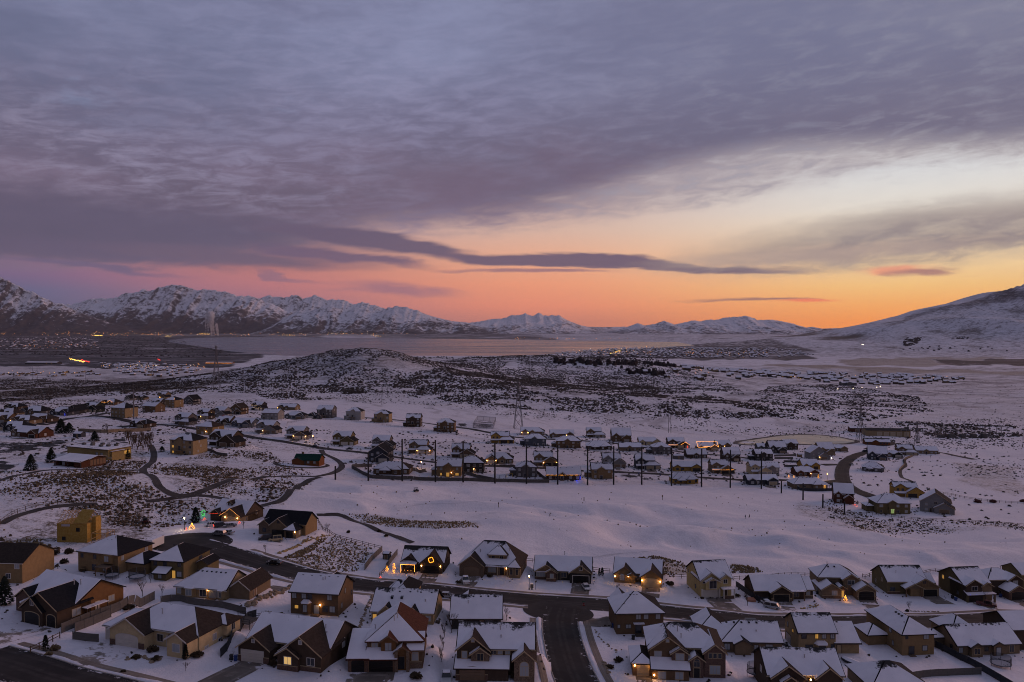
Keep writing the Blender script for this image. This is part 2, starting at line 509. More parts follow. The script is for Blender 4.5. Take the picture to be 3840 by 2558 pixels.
# ------------------------------------------------------------------ where the houses stand: tile, pixel of the front left corner, yaw, footprint x0 x1 y0 y1
LOT = {
 'h1': ('F1', 215, 805, -24, -7, 10.7, 0, 16.4), 'h2': ('F1', 905, 1000, -19, 0, 23, -1, 13), 'h3': ('F1', 720, 335, -18, 0, 20, 0, 13),
 'h4': ('F1', 1393, 400, -11, 0, 9.6, 0, 12.7), 'h5': ('F1', 1618, 575, -13, 0, 18.5, 0, 10), 'h6': ('F1', -200, 450, -5, 0, 11.7, 0, 12),
 'h7': ('F2', -154, 1170, -16, 0, 18.7, 0, 14.4), 'h8': ('F2', 320, 735, -10, 0, 12.1, 0, 9.8), 'h9': ('F2', 1062, 818, -6, 0, 15, 0, 11),
 'h10': ('F2', 848, 1280, 2, 0, 14.5, 0, 13), 'h11': ('F2', 1800, 880, 0, 0, 11.7, 0, 10), 'h12': ('F2', 1838, 1340, -2, 0, 15.6, 0, 13),
 'h13': ('F2', 1335, 355, -7, 0, 12.9, 0, 10), 'h14': ('F2', 1870, 390, -10, 0, 19, 0, 14), 'h15': ('F3', 205, 435, -7, 0, 17.6, 0, 10),
 'h16': ('F3', 935, 450, -13, 0, 14.8, -2, 11), 'h17': ('F3', 1740, 595, 7, 0, 10.2, 0, 13), 'h18': ('F3', 960, 930, 3, 0, 11.8, 0, 11),
 'h19': ('F3', 1110, 1320, -5, 0, 19.5, 0, 14), 'h20': ('F3', 1940, 1110, -3, -5, 14, 0, 12), 'h21': ('F4', 10, 1540, -2, 0, 15, 0, 10),
 'h22': ('F3', 2240, 620, 1, 0, 18.3, 0, 10), 'h23': ('F4', 600, 600, -3, -2, 13, 0, 14), 'h24': ('F4', 1130, 580, 0, 0, 16.3, 0, 13),
 'h25': ('F4', 1820, 630, 6, 0, 9.5, 0, 14), 'h26': ('F4', 2210, 610, 5, 0, 9.5, 0, 13), 'h28': ('F4', 280, 1110, 0, 0, 15, 0, 10),
 'h29': ('F4', 1235, 1125, 5, -3, 8.3, 0, 16), 'h30': ('F4', 1760, 1140, 5, 0, 16.8, 0, 11), 'h31': ('F4', 2250, 1075, 4, 0, 12, 0, 12),
 'h32': ('F4', 960, 1540, 3, 0, 13, 0, 11), 'h33': ('M1', 1965, 1265, -20, -2, 13, 0, 13), 'h34': ('M2', 145, 1400, -15, -6, 11, 0, 11),
 'osb': ('M1', 525, 1455, -4, 0, 16, 0, 8), 'h27': ('F4', 2330, 520, 5, 0, 9, 0, 10),
}
# mid-distance houses: tile, x, y, yaw, width, depth, kind, levels, wall, roof, extras, label
MID = [
 ('M1', 618, 268, -20, 11, 11, 'gab', 1, 'charcoal', 'black', '', 'low dark gabled house between the blue lights and the green house'),
 ('M1', 40, 235, -18, 14, 11, 'ram', 1, 'dkbrown', 'black', '', 'dark rambler in the rear row at the far left'),
 ('M1', -60, 352, -20, 13, 10, 'gab2', 1, 'brown', 'brown', '', 'brown house behind the lamp-lit one at the left edge'),
 ('M1', 1985, 375, -20, 12, 10, 'gab2', 1, 'dkbrown', 'black', '', 'low dark house below the pale two-storey with red light'),
 ('M2', 470, 318, -9, 7, 9, 'ram', 1, 'slate', 'black', '', 'small slate wing-like house left of the grey three-level house'),
 ('M1', 1395, 190, -22, 11, 10, 'gab2', 1, 'charcoal', 'black', '', 'low black-roofed house behind the plain brown two-storey'),
 ('M1', -40, 300, -18, 16, 11, 'ram', 1, 'taupe', 'brown', '', 'small snow-roofed rambler cut by the left edge of the picture'),
 ('M1', 185, 275, -18, 20, 13, 'ram', 1, 'grey', 'black', '', 'wide grey rambler left of the house with blue lights'),
 ('M1', 450, 285, -18, 18, 12, 'ram', 1, 'slate', 'black', 'B', 'slate house with a column of blue lights beside its garage'),
 ('M1', 745, 255, -20, 18, 12, 'two', 2, 'green', 'black', '', 'large dark green two-storey house with black roof'),
 ('M1', 930, 190, -22, 17, 12, 'ram', 1, 'brown', 'brown', 'O', 'brown rambler with amber lights along its eaves'),
 ('M1', 1145, 150, -22, 9, 10, 'gab', 1, 'grey', 'black', '', 'small grey gabled house behind the thin grey pole on the left'),
 ('M1', 1245, 145, -22, 11, 10, 'ram', 1, 'taupe', 'black', '', 'low twin-gabled house just right of the thin grey pole'),
 ('M1', 1440, 135, -22, 15, 12, 'two', 2, 'taupe', 'black', 'l', 'two-storey house with lit porch high on the left slope'),
 ('M1', 1520, 215, -24, 12, 11, 'box', 3, 'tan', 'black', 'o', 'tall tan box of a house with amber roof decorations'),
 ('M1', 1690, 185, -24, 13, 12, 'gab', 2, 'grey', 'black', '', 'grey house with big street gable at the top of the left slope'),
 ('M1', 1310, 255, -22, 15, 11, 'box', 2, 'brown', 'brown', '', 'plain brown two-storey house seen from behind, dark roof'),
 ('M1', 1020, 305, -24, 15, 12, 'box', 3, 'beige', 'black', '', 'tall beige house with black hipped roof beside the curving street'),
 ('M1', 250, 350, -20, 17, 11, 'ram', 1, 'dkbrown', 'brown', '', 'dark brown rambler below the blue-lit house'),
 ('M1', 95, 365, -20, 16, 11, 'ram', 1, 'taupe', 'brown', 'l', 'snow-roofed house with small red and white lights at its gable'),
 ('M1', -30, 425, -20, 20, 11, 'ram', 1, 'slate', 'black', 'l', 'dark house with two yellow wall lamps at the left edge'),
 ('M1', 85, 483, -20, 22, 11, 'ram', 1, 'barn', 'brown', '', 'long red-brown rambler with bare roof in front of the dark pines'),
 ('M1', 1590, 372, -22, 15, 11, 'two', 2, 'grey', 'black', 'w', 'grey two-storey house with a lit bay on its right side'),
 ('M1', 1800, 318, -22, 13, 10, 'two', 2, 'dkbrown', 'black', 'lw', 'dark house hung with white light strings on its porch'),
 ('M1', 1945, 303, -20, 14, 11, 'two', 2, 'ltgrey', 'black', 'R', 'pale two-storey house with a small red light at its base'),
 ('M1', 2120, 275, -20, 11, 10, 'gab', 2, 'brown', 'brown', '', 'brown gabled house next to the brightly strung black-roofed house'),
 ('M1', 2300, 240, -20, 15, 11, 'two', 2, 'charcoal', 'black', 'W', 'black-roofed house outlined with strings of white lights'),
 ('M1', 1180, 396, -22, 15, 10, 'ram', 1, 'dkbrown', 'black', '', 'low dark house beside the street above the bare poplars'),
 ('M1', 1805, 462, -20, 13, 11, 'box', 2, 'tan', 'brown', 'l', 'tan two-storey house with one lit lamp above the range houses'),
 ('M1', 2120, 392, -20, 17, 11, 'ram', 1, 'blue', 'black', '', 'blue-grey rambler with a white vehicle beside it'),
 ('M1', 1565, 640, -19, 14.5, 11, 'bak', 3, 'beige', 'black', 'w', 'tall beige house with rear deck above the cart path'),
 ('M1', 1905, 565, -20, 20, 12, 'two', 2, 'dkbrown', 'black', 'w', 'dark brown house with snowy porch roof and lit windows on its end'),
 ('M2', -10, 452, -14, 16, 11, 'two', 2, 'ltgrey', 'black', 'l', 'pale grey house with lit porch at the bend of the street'),
 ('M2', 195, 238, -12, 19, 12, 'ram', 1, 'taupe', 'black', 'l', 'wide snow-roofed house with two lit garage lamps'),
 ('M2', 55, 325, -12, 14, 11, 'box', 2, 'ltgrey', 'black', '', 'pale box-like house with black hipped roof'),
 ('M2', 255, 320, -10, 17, 11, 'ram', 1, 'blue', 'black', '', 'blue-grey rambler behind the curved white fence'),
 ('M2', 560, 312, -8, 14, 11, 'bak', 3, 'grey', 'black', '', 'grey-brown three-level house, leftmost of the row along the upper fairway'),
 ('M2', 828, 328, -8, 13.5, 11, 'bak', 3, 'white', 'black', '', 'white three-level house with rear deck along the upper fairway'),
 ('M2', 1085, 352, -6, 13.5, 10, 'bak', 3, 'beige', 'black', '', 'beige three-level house with rear pergola along the upper fairway'),
 ('M2', 1380, 393, -4, 12, 10, 'bak', 3, 'dkbrown', 'black', '', 'dark brown three-level house with white windows along the upper fairway'),
 ('M2', 1664, 440, -3, 14, 10, 'bak', 3, 'brown', 'brown', '', 'plain brown three-level house, rightmost of the row along the upper fairway'),
 ('M2', 268, 505, -10, 15, 11, 'two', 2, 'grey', 'black', 'L', 'grey house with lit garage lamps left of the yellow street lamp'),
 ('M2', 695, 560, -8, 15, 11, 'two', 2, 'olive', 'black', '', 'olive house with tan three-car garage across from the round park'),
 ('M2', 1060, 600, -6, 14, 11, 'two', 2, 'grey', 'black', '', 'grey house with white trim behind the dark blue house'),
 ('M2', 1400, 640, -5, 14, 11, 'two', 2, 'taupe', 'black', 'L', 'taupe house with three bright garage lamps between two net poles'),
 ('M2', 1795, 680, -4, 14, 11, 'two', 2, 'brown', 'black', '', 'brown snow-roofed house behind the black-roofed house'),
 ('M2', 1032, 715, -8, 11, 11, 'gab', 2, 'slate', 'black', '', 'dark blue house with steep black gable beside the range'),
 ('M2', 1075, 832, -4, 18, 11, 'hip', 1, 'brown', 'brown', '', 'brown hipped house inside the pointed end of the dark fence'),
 ('M2', 1665, 850, -2, 12.3, 9.5, 'bak', 2, 'tan', 'black', 'lw', 'tan house with lit rear door and half-bare roof behind the range fence'),
 ('M2', 1868, 815, -2, 13, 10, 'box', 2, 'charcoal', 'black', 'l', 'charcoal house with wholly bare black roof behind the range fence'),
 ('M2', 2110, 735, -2, 16, 11, 'ram', 1, 'taupe', 'black', 'L', 'snowy rambler with two lit lamps and a white car in its drive'),
 ('M2', 2158, 545, -3, 17, 11, 'two', 2, 'osb', 'black', '', 'unfinished house in bare yellow sheathing on the upper street'),
 ('M3', 80, 470, -2, 20, 12, 'ram', 1, 'taupe', 'black', 'L', 'house with amber-lit porch, leftmost of the back row right of the ball court'),
 ('M3', 350, 492, -1, 20, 12, 'ram', 1, 'brown', 'black', 'l', 'gabled house with white porch lamps, second in the back row right of the ball court'),
 ('M3', 690, 492, -1, 16, 11, 'two', 2, 'brown', 'black', '', 'two-storey house with low garage wing, third in the back row right of the ball court'),
 ('M3', 922, 530, 0, 16, 13, 'gab2', 2, 'brown', 'black', '', 'brown steep-gabled house, fourth in the back row right of the ball court'),
 ('M3', 1172, 562, 0, 18, 11, 'ram', 1, 'cream', 'black', '', 'cream-gabled house just left of the house outlined in orange lights'),
 ('M3', 1442, 590, 0, 17, 12, 'two', 2, 'dkbrown', 'brown', 'OR', 'house with orange light strings and a red lit porch post'),
 ('M3', 1712, 612, 0, 17, 11, 'ram', 1, 'taupe', 'black', 'OO', 'rambler with its whole roof outlined in orange lights'),
 ('M3', 1880, 592, 0, 12, 10, 'gab2', 1, 'brown', 'brown', 'l', 'small brown house right of the roof outlined in orange lights'),
 ('M3', 115, 568, -2, 16, 10, 'bak', 2, 'blue', 'black', '', 'blue-grey two-storey back facing the middle fairway'),
 ('M3', 408, 588, -1, 18, 10, 'bak', 2, 'brown', 'black', '', 'wide brown house with many white rear windows'),
 ('M3', 690, 605, 0, 19, 11, 'hip', 1, 'dkbrown', 'black', '', 'dark brown hipped house with covered rear deck'),
 ('M3', 990, 615, 0, 17, 10, 'bak', 1, 'taupe', 'black', '', 'long taupe rambler seen from behind in the middle row'),
 ('M3', 1293, 645, 0, 14, 10, 'bak', 2, 'grey', 'black', '', 'grey gabled house with paired rear windows in the middle row'),
 ('M3', 1610, 682, 1, 15, 10, 'bak', 1, 'dkbrown', 'black', '', 'low dark rambler behind the trailer in the middle row'),
 ('M3', 1948, 712, 1, 12, 10, 'gab2', 2, 'dkbrown', 'brown', '', 'dark two-storey house alone at the right end of the middle row'),
 ('M3', 2243, 705, 1, 13, 10, 'bak', 2, 'charcoal', 'black', '', 'charcoal house next to the walled back gardens'),
 ('M3', 2265, 612, 1, 15, 10, 'ram', 1, 'grey', 'black', '', 'grey rambler in front of the pond, left of its middle'),
 ('M3', 205, 755, -1, 14, 11, 'two', 2, 'taupe', 'black', 'L', 'house with glowing garage front and a red-lit car in its drive'),
 ('M3', 842, 768, 0, 14, 11, 'two', 2, 'ltgrey', 'black', '', 'light grey house with white gable trim behind the tan range house'),
 ('M3', 1145, 785, 0, 15, 11, 'two', 2, 'slate', 'black', '', 'slate two-storey house with one open garage bay'),
 ('M3', 1485, 805, 0, 18, 11, 'ram', 1, 'osb', 'black', '', 'unfinished rambler in tan sheathing with two garage openings'),
 ('M3', 1845, 825, 1, 14, 11, 'two', 2, 'taupe', 'brown', 'E', 'brown house with a row of orange lights along its lower eave'),
 ('M3', 2205, 838, 2, 13, 11, 'two', 2, 'cream', 'black', '', 'cream two-storey house with snowy porch near the end of the range street'),
 ('M3', 38, 855, -1, 11, 9.5, 'bak', 2, 'grey', 'black', '', 'grey house with bright white window frames inside the dark fence'),
 ('M3', 320, 882, 0, 18, 10, 'bak', 1, 'dkbrown', 'black', 'EB', 'dark rambler with amber eave lights and blue lights on its deck'),
 ('M3', 735, 872, 0, 11.5, 9.5, 'bak', 2, 'tan', 'black', '', 'tan two-storey house with small garage wing, right of the blue-lit deck'),
 ('M3', 1480, 920, 1, 14.7, 10, 'hip', 1, 'osb', 'black', '', 'yellow unfinished house with dark window holes behind the range'),
 ('M3', 2175, 932, 2, 18, 10, 'ram', 1, 'slate', 'black', '', 'slate house with snowy roof at the right end of the net poles'),
 ('M4', 15, 638, 2, 14, 11, 'gab2', 2, 'charcoal', 'black', '', 'dark house with black roof left of the pond'),
 ('M4', 150, 604, 2, 12, 10, 'bak', 2, 'dkbrown', 'black', '', 'dark house with clean snow roof at the near pond edge'),
 ('M4', 388, 695, 3, 14, 11, 'gab', 2, 'ltgrey', 'black', 'l', 'light grey house with street gable near the corner lamp'),
 ('M4', 470, 655, 3, 13, 11, 'gab2', 2, 'taupe', 'black', '', 'taupe house with black roof behind the light grey gable'),
 ('M4', 582, 622, 3, 15, 11, 'ram', 1, 'taupe', 'black', '', 'taupe rambler between the pond and the winding street'),
 ('M4', 318, 785, 2, 12, 10, 'gab2', 1, 'osb', 'black', '', 'orange sheathed house with bare black roof beside the winding street'),
 ('M4', 268, 852, 2, 15, 11, 'ram', 1, 'barn', 'black', 'l', 'red-brown rambler with lamps by two small amber trees'),
 ('M4', 245, 968, 3, 20, 11, 'hip', 1, 'taupe', 'black', 'P', 'long hipped house with a glowing rear porch inside a dark fence'),
 ('M4', -20, 842, 2, 9, 9, 'bak', 2, 'ltgrey', 'black', '', 'narrow pale two-storey house beside the red net fence'),
 ('M4', 608, 1092, -16, 9.5, 10, 'gab2', 2, 'barn', 'black', 'w', 'dark red two-storey house with white windows and red lights at its base'),
 ('M4', 1003, 1192, -3, 16, 11, 'bak', 2, 'olive', 'black', 'g', 'dark olive house with a greenish lit glass door'),
 ('M4', 1170, 1040, -8, 16, 10, 'two', 2, 'osb', 'black', '', 'two-storey house in bright yellow sheathing on the right'),
 ('M4', 1398, 1170, -26, 14, 11, 'gab', 2, 'ltgrey', 'black', 'w', 'grey house with black roof and tan end wall, rightmost by the fence'),
 ('M4', 868, 800, -22, 14, 11, 'hip', 1, 'grey', 'black', '', 'grey hipped rambler alone on the snow beside the street bend'),
 ('M4', 922, 695, -18, 14, 12, 'gab2', 2, 'slate', 'black', '', 'slate house with steep bare roof above the hipped rambler'),
 ('M4', 1085, 672, -14, 13, 10, 'ram', 1, 'green', 'black', '', 'dark green house between the slate and the brown ones on the right'),
 ('M4', 1200, 652, -12, 15, 12, 'two', 2, 'brown', 'brown', '', 'brown house with snowy porch gable on the far right cul-de-sac'),
 ('M4', 1362, 640, -8, 18, 11, 'bak', 1, 'taupe', 'black', '', 'long snow-roofed rambler, rightmost on the far right cul-de-sac'),
]
# ------------------------------------------------------------------ level every building plot at its own corner
AT = {}
_pads = []
def _pad(p, yaw, x0, x1, y0, y1, mg):
  c, s = math.cos(R(yaw)), math.sin(R(yaw))
  mx, my = (x0 + x1) / 2, (y0 + y1) / 2
  _pads.append((p.x + c * mx - s * my, p.y + s * mx + c * my, c, s, (x1 - x0) / 2, (y1 - y0) / 2, p.z, mg))
for k, (tl, x, y, yaw, x0, x1, y0, y1) in LOT.items():
  AT[k] = GP(tl, x, y)
  _pad(AT[k], yaw, x0, x1, y0, y1, 3.4 if k in ('h12', 'h18', 'h19') else 4.6)
MID_AT = []
for tl, x, y, yaw, wd, dp, *_ in MID:
  q = GP(tl, x, y)
  MID_AT.append(q)
  _pad(q, yaw, 0, wd, 0, dp, 8.0)
PADS = np.array(_pads)
# ------------------------------------------------------------------ ground cover zones, outlined once on the photograph and kept on the land
# (name, polygon in photograph pixels, brush, dark, tan)
ZONES = [
 # thin snow over the open fields, lots and far shore
 ([(-600, 1225), (4700, 1225), (4700, 1300), (2900, 1300), (2200, 1292), (900, 1275), (-600, 1290)], .3, .30, .25),
 ([(-600, 1225), (1900, 1225), (2100, 1276), (900, 1272), (-600, 1290)], .3, .6, .2),
 ([(-600, 1380), (4500, 1380), (4500, 1700), (3000, 1640), (1900, 1575), (960, 1545), (-600, 1520)], .32, .0, .40),
 ([(-100, 1490), (1000, 1490), (1000, 1700), (-100, 1740)], .44, .02, .34),
 ([(1000, 1580), (3000, 1620), (3150, 1830), (1400, 1812), (1000, 1720)], .32, .0, .26),
 ([(3050, 1620), (3840, 1640), (3840, 1980), (3300, 1950), (3050, 1850)], .20, .0, .22),
 ([(-100, 1760), (420, 1740), (700, 1700), (1000, 1700), (1180, 1780), (1060, 1890), (760, 1935), (600, 2000), (420, 2040), (100, 2060), (-100, 2020)], .34, .01, .34),
 ([(-100, 1800), (200, 1765), (340, 1765), (250, 1800), (130, 1830), (-100, 1845)], .05, .0, .05),
 ([(550, 1765), (560, 1710), (700, 1705), (770, 1725), (640, 1765)], .05, .0, .05),
 ([(-100, 2060), (700, 2040), (1250, 2130), (3840, 2230), (3840, 2600), (-100, 2600)], .07, .0, .08),
 ([(2450, 1290), (2900, 1262), (3230, 1225), (3700, 1100), (4700, 1060), (4700, 1330), (3450, 1345), (2750, 1330)], .30, .0, .30),
 # far dark plain by the lake (left)
 ([(-900, 1245), (1010, 1262), (1010, 1340), (860, 1372), (600, 1380), (-900, 1378)], .2, .72, .15),
 ([(-900, 1370), (400, 1375), (430, 1405), (-900, 1412)], .0, .25, .5),
 # scrub in front of it
 ([(-900, 1405), (330, 1425), (700, 1415), (1000, 1395), (1000, 1440), (600, 1450), (-900, 1460)], .55, .3, .2),
 ([(-900, 1475), (160, 1455), (720, 1440), (780, 1455), (300, 1480), (0, 1510), (-900, 1520)], .75, .1, .25),
 # hill and brush slopes
 ([(960, 1400), (1050, 1350), (1240, 1260), (1400, 1260), (1480, 1320), (1560, 1345), (2100, 1330), (2420, 1350), (2560, 1390), (2460, 1420), (2000, 1400), (1640, 1420), (1400, 1400), (1300, 1420)], .34, .06, .1),
 ([(1500, 1420), (1700, 1390), (2300, 1420), (2700, 1500), (2930, 1560), (2780, 1575), (2480, 1560), (2200, 1545), (1950, 1535), (1700, 1510), (1560, 1495), (1480, 1460)], .42, .06, .1),
 ([(1180, 1445), (1330, 1448), (1380, 1475), (1290, 1480)], .35, .05, .1),
 ([(960, 1475), (1130, 1470), (1240, 1490), (1240, 1500), (1020, 1500)], .35, .05, .1),
 # scrub on the right
 ([(2880, 1450), (3150, 1440), (3450, 1490), (3500, 1545), (3200, 1590), (2900, 1565), (2760, 1520)], .32, .05, .1),
 ([(3350, 1580), (3840, 1600), (3840, 1640), (3560, 1650), (3380, 1610)], .35, .05, .15),
 ([(2400, 1420), (2750, 1450), (2800, 1480), (2600, 1470)], .35, .05, .1),
 # fields across the plain on the right
 ([(2880, 1375), (3300, 1395), (4600, 1420), (4600, 1405), (3500, 1385), (2880, 1368)], .1, .1, .8),
 ([(3120, 1345), (3800, 1340), (3700, 1368), (3200, 1375)], .1, .2, .75),
 ([(3500, 1350), (4600, 1335), (4600, 1365), (3560, 1372)], .2, .8, .2),
 ([(2100, 1340), (3050, 1325), (3060, 1350), (2500, 1345)], .2, .75, .2),
 ([(2250, 1310), (2900, 1270), (3100, 1320), (2900, 1345), (2200, 1335)], .3, .6, .2),
 # the right mountain: dark crest, a wood, bare streaks
 ([(3350, 1190), (3460, 1165), (3540, 1135), (3560, 1150), (3440, 1190), (3340, 1215)], .5, .55, .2),
 ([(3540, 1150), (3680, 1110), (3745, 1080), (4700, 1050), (4700, 1120), (3840, 1128), (3700, 1140), (3600, 1160)], .5, .6, .2),
 # rough ground on the left between the course and the lots
 ([(0, 1840), (200, 1800), (420, 1765), (560, 1775), (600, 1850), (720, 1890), (760, 1920), (420, 1905), (180, 1925), (0, 2000)], .42, .02, .4),
 ([(600, 1765), (690, 1725), (800, 1700), (960, 1740), (960, 1800), (780, 1850), (640, 1830)], .52, .03, .38),
 ([(320, 1740), (480, 1690), (560, 1700), (560, 1750), (330, 1765)], .52, .03, .38),
 ([(960, 1800), (1180, 1800), (1060, 1880), (960, 1890)], .46, .03, .38),
 ([(870, 1690), (1010, 1690), (1090, 1760), (980, 1790), (860, 1760)], .42, .02, .35),
 ([(80, 2020), (260, 1900), (480, 1890), (560, 1950), (560, 2020), (420, 2040)], .58, .06, .35),
 ([(0, 2030), (150, 2010), (170, 2060), (0, 2080)], .7, .0, .7),
 ([(1060, 2090), (1260, 2010), (1400, 2060), (1330, 2150), (1160, 2140)], .5, .0, .35),
 ([(960, 1650), (1190, 1680), (1190, 1720), (960, 1700)], .45, .0, .3),
 # tall grass banks on the course and behind the fence
 ([(1280, 1925), (1400, 1930), (1560, 1955), (1760, 1955), (1800, 1980), (1640, 1985), (1450, 1975)], .18, .0, .62),
 ([(1420, 1900), (1540, 1905), (1530, 1925), (1420, 1920)], .35, .0, .2),
 ([(2360, 2095), (2460, 2085), (2560, 2110), (2600, 2150), (2480, 2160)], .25, .0, .75),
 ([(2740, 2115), (2840, 2130), (2860, 2145), (2740, 2150)], .25, .0, .7),
 ([(3000, 1860), (3120, 1900), (3300, 1960), (3840, 1970), (3840, 1990), (3200, 1990), (3000, 1920)], .38, .0, .45),
 ([(3560, 1730), (3840, 1740), (3840, 1860), (3600, 1810)], .4, .05, .5),
 ([(2600, 1995), (2750, 1960), (2740, 2000)], .3, .0, .3),
 # wind-bared banks behind the far houses
 ([(1000, 1560), (3000, 1630), (3000, 1560), (1900, 1535), (1000, 1490)], .25, .0, .2),
]
def cover(x, y, z):
  px, py = proj(x, y, z)
  k = 25 + .03 * np.abs(y)
  jx = (fbm(x / k, y / k, 3, 31) - .5) * 130
  jy = (fbm(x / k + 9, y / k, 3, 37) - .5) * 30 * np.clip((py - 1200) / 250, .15, 1.6)
  c = np.zeros((len(px), 3))
  for poly, b, d, t in ZONES:
    m = inpoly(px + jx, py + jy, poly)
    c[m] = (b, d, t)
  hl = np.clip(gauss(x, y, -330, 1550, 330, 330) * 1.5 - .2, 0, 1) * .55
  c[:, 0] = np.maximum(c[:, 0], hl)
  mt = sstep(y, 7200, 8600) * sstep(x, 2600, 4200)
  gl = np.clip(-2.4 * mspur(x, y) - .12, 0, 1) + np.clip(2.6 * (.44 - fbm(x / 210, y / 380, 4, 77)), 0, 1)
  c[:, 0] = c[:, 0] * (1 - mt) + mt * (c[:, 0] * .5 + np.clip(gl, 0, 1.2))
  c[:, 1] += mt * .22 * np.clip(gl - .35, 0, 1)
  infield = (y > 60)
  c[~infield] = 0
  return c

yr = np.concatenate([np.linspace(-140, 95, 24), np.linspace(97, 700, 300), np.geomspace(703, 2200, 230), np.geomspace(2215, 15000, 210), np.geomspace(15600, 35500, 10)])
uc = np.concatenate([np.linspace(-1.25, -0.75, 36, endpoint=False), np.linspace(-0.75, 0.75, 450, endpoint=False), np.linspace(0.75, 1.25, 37)])
U, Y = np.meshgrid(uc, yr)
X = U * (Y + 150)
# keep the columns straight on a gently widening fan
Z = hgt(X, Y)
# blur the cover a little across neighbours
me = mesh_np('ground', np.stack([X, Y, Z], -1).reshape(-1, 3), grid_quads(len(yr), len(uc)))
cv = cover(X.ravel(), Y.ravel(), Z.ravel()).reshape(len(yr), len(uc), 3)
for _ in range(2):
  cv[1:-1, 1:-1] = (cv[1:-1, 1:-1] * 2 + cv[:-2, 1:-1] + cv[2:, 1:-1] + cv[1:-1, :-2] + cv[1:-1, 2:]) / 6
vattr(me, 'cover', cv.reshape(-1, 3))

gm = bpy.data.materials.new('snowy_ground')
gm.use_nodes = True
t = NT(gm.node_tree)
geo = t.n('ShaderNodeNewGeometry')
at = t.n('ShaderNodeAttribute', attribute_name='cover')
sc_ = t.n('ShaderNodeSeparateColor')
t.l(at.outputs['Color'], sc_.inputs[0])
cb, cd, ct = sc_.outputs
pos = geo.outputs['Position']
n1 = t.noise(pos, 0.9, 6, 0.7)
n2 = t.noise(pos, 0.22, 5, 0.65)
n3 = t.noise(pos, 0.02, 5, 0.6)
n4 = t.noise(pos, 0.0028, 6, 0.62)
n5 = t.noise(pos, 3.2, 4, 0.7)
snow = t.mix(t.ss(n2, 0.3, 0.7), (0.63, 0.60, 0.63, 1), (0.76, 0.72, 0.745, 1))
snow = t.mix(t.ss(n3, 0.3, 0.7), snow, (0.68, 0.645, 0.675, 1))
soil = t.mix(t.ss(n2, 0.35, 0.65), (0.055, 0.040, 0.030, 1), (0.115, 0.082, 0.052, 1))
tan = t.mix(t.ss(n1, 0.35, 0.65), (0.30, 0.225, 0.13, 1), (0.20, 0.145, 0.085, 1))
dark = t.mix(t.ss(n4, 0.4, 0.6), (0.018, 0.016, 0.020, 1), (0.055, 0.045, 0.045, 1))
nn = t.m('ADD', t.m('MULTIPLY', n1, 0.45), t.m('ADD', t.m('MULTIPLY', n2, 0.35), t.m('MULTIPLY', n5, 0.20)))
# stubble everywhere pokes through thin snow a little
f_stub = t.ss(t.m('ADD', nn, t.m('MULTIPLY', t.m('SUBTRACT', n3, 0.5), 0.25)), 0.60, 0.72)
c = t.mix(t.m('MULTIPLY', f_stub, 0.30), snow, tan)
f_tan = t.ss(t.m('ADD', nn, t.m('MULTIPLY', ct, 0.42)), 0.60, 0.90)
c = t.mix(t.m('MULTIPLY', f_tan, 0.85), c, tan)
n6 = t.noise(pos, 0.017, 7, 0.75)
f_far = t.ss(t.m('ADD', t.m('ADD', t.m('MULTIPLY', n6, 0.55), t.m('MULTIPLY', n3, 0.45)), t.m('MULTIPLY', cb, 0.20)), 0.53, 0.66)
spz = t.n('ShaderNodeSeparateXYZ')
t.l(pos, spz.inputs[0])
c = t.mix(t.m('MULTIPLY', f_far, t.ss(spz.outputs[1], 700, 2500, 0.0, 0.75)), c, (0.10, 0.082, 0.075, 1))
mp = t.n('ShaderNodeMapping')
mp.inputs['Scale'].default_value = (0.0011, 0.0045, 1)
t.l(pos, mp.inputs['Vector'])
n7 = t.noise(mp.outputs[0], 1.0, 5, 0.6)
f_st = t.ss(t.m('ADD', t.m('MULTIPLY', n7, 0.55), t.m('ADD', t.m('MULTIPLY', n6, 0.3), t.m('MULTIPLY', nn, 0.25))), 0.54, 0.66)
c = t.mix(t.m('MULTIPLY', f_st, t.ss(spz.outputs[1], 480, 1300, 0.0, 0.6)), c, (0.115, 0.088, 0.075, 1))
f_br = t.ss(t.m('ADD', nn, t.m('MULTIPLY', cb, 0.30)), 0.62, 0.74)
c = t.mix(f_br, c, soil)
f_dk = t.ss(t.m('ADD', t.m('ADD', t.m('ADD', t.m('MULTIPLY', n4, 0.5), t.m('MULTIPLY', n3, 0.3)), t.m('MULTIPLY', cd, 0.75)), t.m('MULTIPLY', t.m('SUBTRACT', n7, 0.5), 1.3)), 0.62, 0.92)
c = t.mix(f_dk, c, dark)
p = t.n('ShaderNodeBsdfPrincipled')
t.l(c, p.inputs['Base Color'])
p.inputs['Roughness'].default_value = 0.85
p.inputs['Specular IOR Level'].default_value = 0.15
bp = t.n('ShaderNodeBump')
bp.inputs['Strength'].default_value = 0.6
bp.inputs['Distance'].default_value = 0.5
t.l(t.m('ADD', t.m('MULTIPLY', n2, 1.2), n1), bp.inputs['Height'])
t.l(bp.outputs[0], p.inputs['Normal'])
o = t.n('ShaderNodeOutputMaterial')
t.l(p.outputs[0], o.inputs[0])
link('ground', me, gm, smooth=True, kind='structure')

# ------------------------------------------------------------------ the lake
LZ = CAMZ - 298.0
def at_level(px, py, z):
  d = ray(px, py)
  k = (z - CAMZ) / d[2]
  return (d[0] * k, d[1] * k)
shore = [(625, 1277), (700, 1268), (960, 1264), (1300, 1267), (1700, 1271), (1920, 1274), (2250, 1279), (2550, 1284), (2800, 1284), (2720, 1293), (2560, 1298), (2450, 1306), (2330, 1311), (2200, 1318), (2060, 1329), (1900, 1334), (1600, 1342), (1300, 1350), (1000, 1330), (850, 1318), (760, 1302), (690, 1292), (640, 1285)]
pts = [at_level(a, b, LZ) for a, b in shore]
